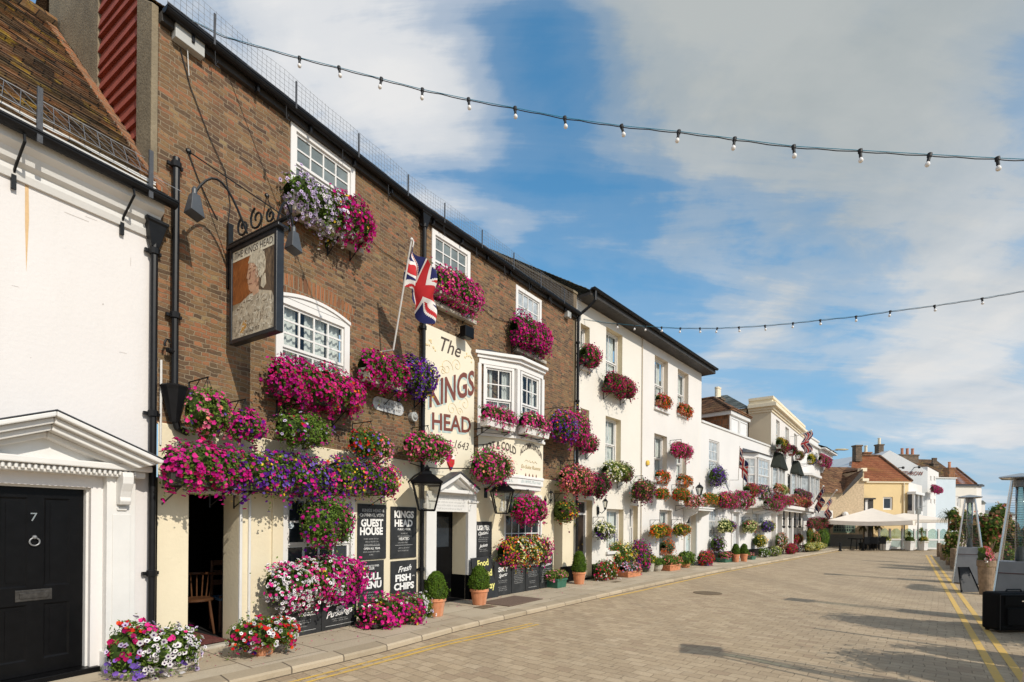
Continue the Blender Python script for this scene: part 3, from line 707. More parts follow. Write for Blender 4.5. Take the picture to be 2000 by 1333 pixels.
    N = MB(); text_mb(N, '7', un, zn, size=.115, o=o + .006, bold=.0); obj('door_number', N, M_steel, F, d, fix=False)
    K = MB(); uk, zk = F.u(66, o, 1050), F.z_(66, 1058, o)
    K.tube([(uk + .038 * math.cos(q * math.pi / 8), o + .022, zk - .002 + .038 * math.sin(q * math.pi / 8)) for q in range(17)], .007, 6); K.ball((uk, o + .02, zk + .042), .02); obj('door_knocker', K, M_steelm, F, d)
    B = MB(); u0, u1 = F.u(29, o, 1160), F.u(101, o, 1160); z0, z1 = F.z_(60, 1174, o), F.z_(60, 1152, o)
    B.box(u0, u1, o, o + .008, z0, z1).box(u0 + .03, u1 - .03, o + .008, o + .016, z0 + .025, z1 - .025); obj('letter_box', B, mat('tarnished_brass', (.07, .065, .06), .35, metal=.6, vary=.4, scale=30), F, d, bevel=.003)
    s = MB(); s.box(dl - .1, dr + .09, -.25, .06, 0.02, PZ + .055); obj('doorstep', s, M_black, F, t, bevel=.008)
    # casing, pilaster, console, entablature, pediment
    S = MB(); pl, pr = F.u(207, .08, 1100), F.u(263, .08, 1100)
    S.box(dr, dr + .045, -.16, -.06, PZ, zt + .045).box(dl - .045, dr, -.16, -.06, zt, zt + .045)
    S.box(dr + .045, pl, -.16, -.03, PZ, zt + .3); S.box(dl - .4, dr + .045, -.16, -.03, zt + .045, zt + .3)
    zcap = F.z_(235, 922, .08)
    S.box(pl, pr, -.1, .09, PZ, zcap); S.box(pl - .02, pr + .02, -.1, .115, PZ, PZ + .2)
    S.box(pl + .05, pr - .05, .09, .1, PZ + .3, zcap - .45)
    S.box(dl - .5, pr + .02, -.1, .10, zcap, zcap + .06)
    obj('door_surround', S, M_white, F, t, bevel=.006)
    C = MB(); uc = (pl + pr) / 2; zc = zcap - .01
    prof = [(.0, 0), (.14, 0), (.155, -.05), (.15, -.12), (.11, -.2), (.09, -.26), (.10, -.3), (.08, -.34), (0, -.34)]
    C.prism_u([(.09 + a, zc + b) for a, b in prof], uc - .05, uc + .05); C.box(uc - .045, uc + .045, .09, .11, zc - .40, zc - .36); obj('console', C, M_white, F, t, bevel=.008)
    # pediment
    P = MB(); ua = F.u(110, .40, 805); za = F.z_(110, 803, .40); ur = F.u(326, .40, 905); zr = F.z_(326, 903, .40); half = ur - ua; ul = ua - half
    base = zr - .05
    P.box(ul + .05, ur - .05, -.05, .22, base - .06, base + .005); P.box(ul + .09, ur - .09, -.05, .16, base - .13, base - .06)
    for i in range(int((2 * half - .3) / .045)):
        u = ul + .13 + i * .045; P.box(u, u + .027, .16, .195, base - .115, base - .062)
    P.prism([(ul + .25, base), (ur - .25, base), (ua, za - .17)], -.05, .1)
    for sgn in (1, -1):
        e = ua + sgn * half
        for lo, hi, oo in ((-.05, 0., .42), (-.11, -.05, .36), (-.17, -.11, .30), (-.225, -.17, .2)):
            a, b = (ua, za + hi), (e + sgn * (.0 if hi == 0 else hi * 1.2), zr + (hi if hi else 0) * .5); a2, b2 = (ua, za + lo), (e - sgn * (-lo * 1.3), zr + lo * .5)
            P.prism([a, b, b2, a2], -.05, oo + .002 * (sgn > 0))
    obj('pediment', P, M_white, F, t, bevel=.012)
    L = MB(); L.prism([(ul, zr + .004), (ua, za + .004), (ur, zr + .004), (ur, zr + .014), (ua, za + .014), (ul, zr + .014)], -.02, .425); obj('pediment_cap', L, M_lead, F, t)
    # down pipe at the party wall
    up = F.u(299, .07, 800); zh = F.z_(300, 440, .08)
    p = downpipe(F, t, up, .07, PZ, zh - .1, .036, [F.z_(297, v, .07) for v in (490, 808, 1120)], hopper=zh)
    mb = MB(); mb.tube([(up, .07, zh + .06), (up, .08, zh + .16), (up + .02, .18, zh + .3), (up + .02, .27, ZE + .08)], .034, 9); obj('swan_neck', mb, M_pipe, F, p, smooth=True)
left_house()

# ================================================================ the pub
ZP = 7.28; ZCR = 2.74
PUB = thing('pub', 'old brown brick pub with cream ground floor and painted name panel', 'pub', FA.w(3, 0, PZ))
def pub():
    t = PUB
    A, B = FA, FB
    # openings
    t1 = A.rect(567, 693, 237, 412); w1 = A.rect(538, 682, 572, 742); d1 = A.rect(367, 465, 963, 1280); g1 = A.rect(550, 690, 962, 1122)
    d1 = (d1[0], d1[1], 0, d1[3])
    t2 = B.rect(843, 918, 446, 590); t3 = B.rect(1007, 1057, 556, 682)
    d2 = B.rect(846, 908, 983, 1180); d2 = (d2[0], d2[1], 0, d2[3]); g2 = B.rect(983, 1056, 962, 1085)
    d3 = B.rect(1081, 1098, 965, 1130); d3 = (d3[0], d3[1], 0, d3[3] + .1)
    mb = MB()
    wall_mb(mb, 0, LA, ZCR, ZP + .05, [(*t1, .12), (*w1, .12)]); 
    mb.quad((0, 0, ZCR), (0, -4, ZCR), (0, -4, ZP), (0, 0, ZP))
    obj('wall', mb, M_brick, A, t, label='brown brick upper wall')
    mb = MB(); wall_mb(mb, 0, LB, ZCR, ZP + .05, [(*t2, .12), (*t3, .12)]); obj('wall', mb, M_brick, B, t, label='brown brick upper wall')
    mb = MB(); wall_mb(mb, 0.02, LA, 0, ZCR, [(*d1, .35), (*g1, .12)], o=.02); mb.quad((.02, .02, ZCR), (LA, .02, ZCR), (LA, 0, ZCR + .02), (.02, 0, ZCR + .02)); obj('wall', mb, M_cream, A, t, label='cream rendered ground floor wall')
    mb = MB(); wall_mb(mb, 0, LB, 0, ZCR, [(*d2, .36), (*g2, .12), (*d3, .4)], o=.02); mb.quad((0, .02, ZCR), (LB, .02, ZCR), (LB, 0, ZCR + .02), (0, 0, ZCR + .02)); obj('wall', mb, M_cream, B, t, label='cream rendered ground floor wall')
    mb = MB(); mb.box(0.03, d1[0] - .005, .02, .032, 0, PZ + .02); 
    # dark base band right of the porch
    P = MB(); ub = B.u(1082); P.box(ub + .32, LB - .01, .02, .04, 0, PZ + .42); obj('plinth', P, M_black, B, t)
    # roof and eaves
    tp = .87; RD = 3.2
    for F, L, nm in ((A, LA, 0), (B, LB, 1)):
        mb = MB(); u0, u1 = (0.0, L) if nm == 0 else (0., L)
        courses_mb(mb, u0, u1, .10, ZP + .10, -RD, ZP + .10 + tp * (RD + .1), .11, .02)
        mb.quad((u0, -RD, ZP + .1 + tp * (RD + .1)), (u1, -RD, ZP + .1 + tp * (RD + .1)), (u1, -2 * RD, ZP), (u0, -2 * RD, ZP))
        obj('roof', mb, M_tile, F, t, fix=False)
        mb = MB(); mb.box(u0, u1, -.02, .07, ZP - .02, ZP + .09); obj('eaves_board', mb, M_soffit, F, t)
        mb = MB(); gutter_mb(mb, u0, u1, .135, ZP + .10, .062); mb.box(u0, u1, .19, .2, ZP + .09, ZP + .125)
        for i in range(int(L / .8)):
            x = u0 + .3 + i * .8; mb.box(x, x + .03, .05, .12, ZP - .04, ZP + .05)
        g = obj('gutter', mb, M_pipe, F, t, fix=False)
        mb = MB(); h = .34                                 # bird mesh standing on the gutter
        for i in range(int(L / .065)):
            x = u0 + i * .065; mb.tube([(x, .20, ZP + .1), (x + random.uniform(-.008, .008), .2 + random.uniform(-.01, .02), ZP + .1 + h)], .0022, 3, cap=False)
        for j in range(6): mb.tube([(u0 + L * q / 12, .2 + .012 * math.sin(q * 2.3 + j), ZP + .12 + h * j / 5.4 + .008 * math.sin(q * 1.7)) for q in range(13)], .0022, 3, cap=False)
        obj('bird_mesh', mb, M_wire, F, g, fix=False)
        for i in range(int(L / 1.1) + 1):
            x = u0 + .5 + i * 1.1
            if x < L: mb = MB(); mb.box(x, x + .022, .19, .205, ZP + .05, ZP + .42); obj('mesh_post', mb, M_lead, F, g)
        for i in range(int(L / .95)):                      # bird-wire stars below the eaves
            x = u0 + .55 + i * .95; mb = MB()
            for a in range(5):
                q = a * 2 * math.pi / 5; mb.tube([(x, .15, ZP - .14), (x + .05 * math.cos(q), .15 + .03 * math.sin(q), ZP - .14 + .05 * math.sin(q))], .003, 3)
            mb.tube([(x, .15, ZP - .14), (x, .14, ZP + .04)], .004, 3); obj('wire_star', mb, M_lead, F, g)
    # flank above the left house: cement piers with red hung tiles between
    Q = A.perp(0.0); z9 = ZP + .1
    mb = MB(); qa = Q.hit(280, 100)[0]; qb = Q.hit(200, 100)[0]
    top = lambda q: z9 + tp * (-q + .0)
    mb.prism([(-.0, 4.5), (qa, 4.5), (qa, top(qa)), (-.0, top(0) + .06)], .0, .07)
    mb.prism([(qb, 4.5), (-RD, 4.5), (-RD, top(-RD)), (qb, top(qb))], .0, .05); obj('flank_wall', mb, M_cement, Q, t, bevel=.01)
    mb = MB(); st = .135; n = 60
    for i in range(n):
        zlo = 4.6 + i * st * 1.25
        if zlo > top(qb) + .1: break
        e = .03 * math.sin(i * 2.1)
        mb.add([(qa, .010, zlo + .19), (qb, .010, zlo + .16), (qb, .05, zlo - .03 + e), (qa, .05, zlo), (qb, .0, zlo - .03 + e), (qa, .0, zlo)], [(0, 1, 2, 3), (3, 2, 4, 5)])
    obj('hung_tile', mb, M_redtile, Q, t, fix=False)
    mb = MB(); mb.quad((qa, .002, 4.5), (qb, .002, 4.5), (qb, .002, top(qb)), (qa, .002, top(qa))); obj('flank_backing', mb, M_soffit, Q, t, fix=False)
    # windows
    w = sash(A, t, *t1, .02, 4, (2, 3), .085, .022, pane=M_gteal)
    w = sash(B, t, *t2, .02, 4, (2, 3), .085, .022, pane=M_gteal)
    w = sash(B, t, *t3, .02, 4, (2, 2), .085, .022, pane=M_gpale)
    for F, r, pl, pr, y in ((A, t1, 560, 705, 412), (B, t2, 858, 922, 592), (B, t3, 1005, 1060, 690)):
        s = MB(); s.box(r[0] - .08, r[1] + .1, 0, .12, r[2] - .09, r[2] - .01); obj('sill', s, M_stone, F, t, bevel=.01)
    w = sash(A, t, *w1, .025, 4, (3, 2), .10, .026, net=[(0, .27, 0, 1), (.40, .74, 0, 1), (.76, 1, 0, 1)])
    n = 16; u0, u1, z0, z1 = w1; rise = .115              # segmental head
    arc = [(u0 + (u1 - u0) * i / n, z1 + rise * (1 - (2 * i / n - 1) ** 2)) for i in range(n + 1)]
    mb = MB(); mb.prism(arc + [(u1, z1 - .01), (u0, z1 - .01)], -.02, .03); mb.prism([(a, b + .0) for a, b in arc] + [(a, b - .045) for a, b in arc[::-1]], .03, .05); obj('window_head', mb, M_gloss, A, w)
    mb = MB()
    for i in range(22):
        q0, q1 = i / 22 + .004, (i + 1) / 22 - .004; P = lambda q, h: (u0 - .06 + (u1 - u0 + .12) * q + (q - .5) * h * .5, z1 + .01 + rise * (1 - (2 * q - 1) ** 2) + h)
        mb.prism([P(q0, .0), P(q1, .0), P(q1, .25), P(q0, .25)], .0, .004)
    obj('brick_arch', mb, M_arch, A, t)
    w = sash(A, t, *g1, .045, 4, (2, 1), .075, .03, pane=M_gdark); 
    mb = MB(); u0, u1, z0, z1 = g1; mb.box(u0 - .16, u0, .02, .05, z0 - .1, z1 + .1).box(u1, u1 + .05, .02, .042, z0 - .1, z1 + .1).box(u0 - .16, u1 + .05, .02, .052, z1 + .1, z1 + .2); mb.box(u0 - .2, u1 + .06, .02, .1, z0 - .16, z0 - .1)
    obj('window_casing', mb, M_cream, A, w, bevel=.006)
    for px, py, r, m in ((564, 988, .06, M_chalk2), (569, 1027, .045, M_bluew)):
        u, z, _ = A.hit(px, py, .03); mb = MB(); mb.lathe((0, 0, 0), [(r, 0), (r, .004)], 16); mb.V = [(u + a, .018 + c, z + b) for a, b, c in mb.V]; obj('window_sticker', mb, m, A, w)
    w = sash(B, t, *g2, .045, 5, (1, 2), .05, .024, pane=M_gdark)
    # left doorway: casing, dark room behind
    u0, u1, _, zt = d1; mb = MB()
    mb.box(u1, u1 + .035, .02, .05, PZ, zt + .06).box(u0 - .06, u1 + .035, .02, .048, zt, zt + .06); mb.box(u1 + .12, u1 + .15, .02, .05, PZ, zt + .02)
    obj('door_casing', mb, M_white, A, t, bevel=.004)
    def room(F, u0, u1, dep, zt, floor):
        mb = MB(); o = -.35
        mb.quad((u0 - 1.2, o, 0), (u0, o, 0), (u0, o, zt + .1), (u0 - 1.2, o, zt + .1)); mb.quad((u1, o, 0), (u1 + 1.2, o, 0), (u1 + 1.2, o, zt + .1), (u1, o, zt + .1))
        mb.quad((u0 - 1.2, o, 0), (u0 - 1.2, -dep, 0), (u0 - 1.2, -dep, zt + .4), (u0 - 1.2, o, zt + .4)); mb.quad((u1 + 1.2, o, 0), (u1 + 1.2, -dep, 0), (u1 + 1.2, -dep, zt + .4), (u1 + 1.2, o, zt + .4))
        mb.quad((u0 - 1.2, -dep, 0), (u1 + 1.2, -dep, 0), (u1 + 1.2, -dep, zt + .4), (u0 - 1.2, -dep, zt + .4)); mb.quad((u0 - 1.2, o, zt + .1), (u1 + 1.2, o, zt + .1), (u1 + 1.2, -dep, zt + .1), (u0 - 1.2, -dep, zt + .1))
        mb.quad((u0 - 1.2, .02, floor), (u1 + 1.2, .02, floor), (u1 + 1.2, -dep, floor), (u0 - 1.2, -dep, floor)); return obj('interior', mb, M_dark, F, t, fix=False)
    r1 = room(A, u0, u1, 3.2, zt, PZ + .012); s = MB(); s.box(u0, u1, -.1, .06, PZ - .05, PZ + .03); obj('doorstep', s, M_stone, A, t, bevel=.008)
    p = MB(); uu = A.u(410, -1.8, 1060); p.box(uu - .3, uu + .25, -3.15, -3.1, 1.15, 1.75); obj('framed_picture', p, mat('dim_picture', (.05, .05, .052), .6), A, r1)
    # porch doorway
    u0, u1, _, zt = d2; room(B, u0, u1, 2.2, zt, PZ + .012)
    dd = MB(); dd.box(u0, u1, -.40, -.36, PZ + .01, zt); d = obj('door', dd, M_black, B, t); g = MB(); g.quad((u0 + .12, -.355, 1.15), (u1 - .1, -.355, 1.15), (u1 - .1, -.355, zt - .25), (u0 + .12, -.355, zt - .25)); obj('pane', g, M_gdark, B, d, fix=False)
    mb = MB(); wv = .26                                   # pilasters + pediment
    zc = B.z_(915, 985); ua = (u0 + u1) / 2 - .02
    ur = B.u(936, .3, 958); half = ur - ua; zr = B.z_(936, 957, .3); za = B.z_(888, 922, .25)
    mb.box(u1 - .0, u1 + wv, .02, .10, PZ + .5, zr - .08).box(u0 - wv, u0, .02, .10, PZ + .5, zr - .08)
    mb.box(u1 - .02, u1 + wv + .03, .02, .13, zc + .02, zc + .07).box(u0 - wv - .03, u0 + .02, .02, .13, zc + .02, zc + .07)
    mb.box(u0 - .0, u1 + .0, .02, .09, min(zt, zr - .46), zr - .06)
    mb.box(ua - half + .05, ur - .05, .02, .24, zr - .1, zr - .03)
    mb.prism([(ua - half + .12, zr - .04), (ur - .12, zr - .04), (ua, za - .11)], .02, .10)
    for sg in (1, -1):
        e = ua + sg * half; mb.prism([(ua, za - .02), (e, zr - .01), (e - sg * .05, zr - .075), (ua, za - .10)], .02, .30 + .002 * (sg > 0)); mb.prism([(ua, za - .10), (e - sg * .05, zr - .075), (e - sg * .09, zr - .09), (ua, za - .15)], .02, .24 + .002 * (sg > 0))
    por = obj('porch_surround', mb, M_white, B, t, bevel=.008)
    mb = MB(); mb.prism([(ua - half - .02, zr - .005), (ua, za - .015), (ur + .02, zr - .005), (ur + .02, zr + .02), (ua, za + .015), (ua - half - .02, zr + .02)], .0, .32); obj('porch_roof', mb, M_lead, B, por)
    mb = MB(); mb.box(u1, u1 + wv + .02, .02, .115, 0, PZ + .5).box(u0 - wv - .02, u0, .02, .115, 0, PZ + .5); mb.box(u1 - .012, u1 - .003, -.36, .02, 0, PZ + .5); obj('porch_plinth', mb, M_black, B, por)
    mb = MB(); rg = random.Random(5)
    for i in range(5): scrawl(mb, u0 - .02 + .04 * (i == 0), u1 + .02 - .05 * i, zr - .17 - .062 * i, .035, .093, rng=rg)
    obj('lettering', mb, M_chalk2, B, por, fix=False)
    # red-blue shield over the porch
    mb = MB(); u, z, _ = B.hit(881, 903, .06); 
    mb.prism([(u - .09, z + .14), (u + .09, z + .14), (u + .09, z - .02), (u, z - .16), (u - .09, z - .02)], .03, .07, 2); mb.prism([(u - .0, z + .14), (u + .09, z + .14), (u + .09, z + .06), (u, z + .06)], .07, .074, 1); mb.prism([(u - .04, z - .1), (u + .04, z - .1), (u, z - .16)], .07, .075, 0)
    sh = obj('shield', mb, M_rose, B, t)
    # right-hand doorway
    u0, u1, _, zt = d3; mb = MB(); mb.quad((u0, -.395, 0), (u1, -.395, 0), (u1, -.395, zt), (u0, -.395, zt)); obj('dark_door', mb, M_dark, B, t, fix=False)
    # painted name panel
    u0, u1, z0, z1 = B.rect(829, 925, 633, 925); mb = MB(); zz = z1
    mb.prism([(u0, z0), (u1, z0), (u1, zz - .34), (u1 - .12, zz - .2), (u1 - .1, zz - .12), (u1 - .28, zz), (u0, zz)], .0, .032)
    pn = obj('name_panel', mb, M_panel, B, t)
    L = MB(); S = MB(); T = MB(); R = MB(); um = (u0 + u1) / 2 + .02; o = .036; wd = u1 - u0
    text_mb(T, 'The', um - .03, B.z_(870, 690), size=.40, o=o, shear=.35, bold=.006)
    def two(s, u, z, h, wdt, arc=None, taper=None):
        text_mb(S, s, u - .035, z - .04, size=h, width=wdt, o=o, bold=.028, arc=arc, taper=taper); text_mb(L, s, u, z, size=h, width=wdt, o=o + .003, bold=.022, arc=arc, taper=taper)
    two('KINGS', um + .03, B.z_(884, 783), .70, wd * .92, taper=.40)
    two('HEAD', um + .02, B.z_(878, 842), .45, wd * .80, taper=.08)
    text_mb(T, 'Circa 1643', um + .02, B.z_(875, 872), width=wd * .72, o=o, shear=.35, bold=.0, taper=-.05)
    for cx_, cz_, sc, sg in ((870, 720, .18, 1), (890, 715, .13, -1), (880, 800, .14, 1), (905, 790, .15, -1), (862, 725, .1, -1), (895, 805, .09, 1)):
        u, z, _ = B.hit(cx_, cz_); pts = [(u + sg * sc * (1 - q / 22) * math.cos(q * .45), o - .002, z + sc * (1 - q / 22) * math.sin(q * .45)) for q in range(20)]; R.tube(pts, .007, 3)
    for cx_, cz_, sg in ((848, 672, -1), (905, 690, 1), (915, 905, 1)):
        u, z, _ = B.hit(cx_, cz_)
        for q in range(9): R.ball((u + sg * .03 * q + random.uniform(-.03, .03), o - .01, z - abs(q - 4) * .03 + random.uniform(-.05, .05)), .026, 5, 3)
    obj('lettering', L, M_brown, B, pn, fix=False); obj('letter_shadow', S, M_teal, B, pn, fix=False); obj('script', T, M_ink, B, pn, fix=False); obj('scroll_ornament', R, M_scroll, B, pn, fix=False)
    # downpipes
    up = .10; zh = A.z_(825, 418, .1)
    p = downpipe(B, t, up, .085, PZ, zh - .1, .04, [B.z_(826, v, .08) for v in (440, 640, 1112)], hopper=zh); mb = MB(); mb.tube([(up, .085, zh + .02), (up, .11, zh + .12), (up, .135, ZP + .06)], .035, 8); obj('gutter_outlet', mb, M_pipe, B, p)
    u = A.u(343, .08, 500); z0 = A.z_(343, 775, .08); p = downpipe(A, t, u, .08, z0 + .06, A.z_(343, 308, .08), .037, [A.z_(343, v, .08) for v in (322, 617)])
    mb = MB(); mb.lathe((u, .09, z0), [(.05, -.30), (.07, -.2), (.135, .06), (.15, .10), (.13, .12)], 8, rot=.2); obj('hopper', mb, M_pipe, A, p)
    mb = MB(); mb.tube([(u, .09, z0 - .26), (u + .03, .09, z0 - .36), (u + .14, .09, z0 - .40)], .04, 8); obj('pipe_bend', mb, M_pipe, A, p)
    mb = MB(); b0 = A.hit(327, 680, .1); mb.tube([(u, .08, b0[1] - .02), (b0[0], .1, b0[1] - .02)], .03, 8); mb.tube([(b0[0] + .03 * math.cos(q), .1, b0[1] + .04 + .06 * math.sin(q)) for q in (3.6, 3., 2., 1.2, .4)], .012, 6); obj('pipe_branch', mb, M_pipe, A, p)
    mb = MB(); uu = A.u(314, .04, 900); mb.tube([(uu, .03, A.z_(314, 870)), (uu, .03, A.z_(314, 705))], .012, 6); obj('conduit', mb, M_white, A, t)
    # small fixed fittings and cables
    C = MB(); P = [A.hit(px, py, .015) for px, py in ((352, 95), (372, 170), (410, 270), (440, 335), (450, 400), (445, 440))]; C.tube([(u, .015, z) for u, z, _ in P], .006, 4)
    P = [A.hit(px, py, .012) for px, py in ((368, 300), (385, 345), (410, 400), (425, 430))]; C.tube([(u, .012, z) for u, z, _ in P], .006, 4)
    P = [A.hit(px, py, .015) for px, py in ((718, 462), (745, 490), (790, 518), (818, 532))]; C.tube([(u, .015, z) for u, z, _ in P], .006, 4); obj('cable', C, M_rubber, A, t, fix=False)
    C = MB(); P = [B.hit(px, py, .015) for px, py in ((925, 590), (945, 605), (965, 622), (985, 628), (1003, 632))]; C.tube([(u, .015, z) for u, z, _ in P], .006, 4)
    P = [B.hit(px, py, .03) for px, py in ((800, 905), (822, 912), (850, 915), (880, 915), (920, 915), (945, 905))]; C.tube([(u, .04, z) for u, z, _ in P], .008, 4); obj('cable', C, M_rubber, B, t, fix=False)
    return dict(t1=t1, w1=w1, g1=g1, d1=d1, d2=d2, g2=g2)
OP = pub()

# bay window of the pub
def bay():
    B = FB; u0 = B.u(936, 0, 780); do = .42; a1 = math.radians(27)
    L1 = do / math.tan(a1); ua = u0 + L1
    def at(px): # on the parallel front
        return B.u(px, do, 760)
    ub = at(1060); uc = ub + .36
    zs, zt, zl, zb = B.z_(938, 850), B.z_(932, 695), B.z_(938, 925), B.z_(940, 940)
    plan = [(u0, 0), (ua, do), (ub, do), (uc, 0)]
    def grow(k): return [(u0 - k, 0), (ua - k * .3, do + k), (ub + k * .3, do + k), (uc + k, 0)]
    mb = MB(); mb.prism_z(grow(.02), zl, zs); bw = obj('bay_window', mb, M_panel, B, PUB)
    mb = MB(); mb.prism_z(grow(.07), zs - .02, zs + .04); mb.prism_z(grow(.05), zl - .06, zl); mb.prism_z(grow(.03), zl - .2, zl - .06); mb.prism_z(grow(-.02), zl - .30, zl - .2)
    mb.prism_z(grow(.015), zt - .14, zt - .02); mb.prism_z(grow(.07), zt - .02, zt + .05); mb.prism_z(grow(.13), zt + .05, zt + .12)
    # corner posts
    for (x, o) in plan: mb.prism_z([(x - .06, max(o - .1, -.02)), (x + .06, max(o - .1, -.02)), (x + .05, o + .02), (x - .05, o + .02)], zs + .04, zt - .14)
    obj('bay_frame', mb, M_gloss, B, bw, bevel=.006)
    mb = MB(); g = grow(.13); r = [(u0 + .2, -.02), (ua + .1, do * .3), (ub - .1, do * .3), (uc - .2, -.02)]
    mb.add([(a, b, zt + .12) for a, b in g] + [(a, b, zt + .24) for a, b in r], [(0, 1, 5, 4), (1, 2, 6, 5), (2, 3, 7, 6), (4, 5, 6, 7)]); obj('bay_roof', mb, M_lead, B, bw, fix=False)
    mb = MB(); mb.box(uc + .02, uc + .15, -.02, .12, zt + .02, zt + .14); obj('gutter_box', mb, M_black, B, bw)
    # facets
    for (p, q, cols) in ((0, 1, 2), (1, 2, 3), (2, 3, 2)):
        (x0, o0), (x1, o1) = plan[p], plan[q]; L = math.hypot(x1 - x0, o1 - o0); ang = math.degrees(math.atan2(o1 - o0, x1 - x0))
        Ff = B.sub(x0, o0, 0, ang); m = .08 if q != 3 else .06
        z0, z1 = zs + .06, zt - .14
        if L < .3: continue
        sash(Ff, PUB, m + .02, L - m - .02, z0, z1, .0, cols, (2, 2), .055, .022, net=[(0, .32, 0, 1), (.36, .66, .0, .5), (.68, 1, 0, 1)] if q != 3 else None, pane=None)
        if p < 2:
            Lm = MB(); um = L / 2; zz = zs - .02; H = zs - zl; o = .026
            if p == 0:
                text_mb(Lm, 'HOT & COLD', um + .02, zz - .36, width=L * .84, size=.24, o=o, bold=.016, arc=.11); text_mb(Lm, 'BAR', um + .04, zz - .60, width=L * .38, o=o, bold=.016)
            else:
                text_mb(Lm, 'ACCOMMODATION', um, zz - .36, width=L * .88, size=.20, o=o, bold=.018, arc=.20); text_mb(Lm, 'En-Suite Rooms', um, zz - .62, width=L * .78, o=o, shear=.2, m=1)
                for i in range(4):
                    x = um - .21 + i * .14; Lm.prism([(x, zz - .72), (x + .025, zz - .78), (x, zz - .84), (x - .025, zz - .78)], o - .002, o + .002, 2)
                for i in range(5): Lm.tube([(um - .2 + .1 * i + .05 * math.cos(q * .7), o, zz - .45 + .02 * math.sin(q * .9 + i)) for q in range(6)], .004, 3, 1)
            obj('lettering', Lm, [M_ink, M_gold, M_brown], Ff, bw, fix=False)
            S = MB(); scrawl(S, .1, L - .1, zl - .15, .065, .036, rng=random.Random(3 + p)); obj('lettering', S, M_teal, Ff, bw, fix=False)
    return plan, zs, zt
BAY = bay()
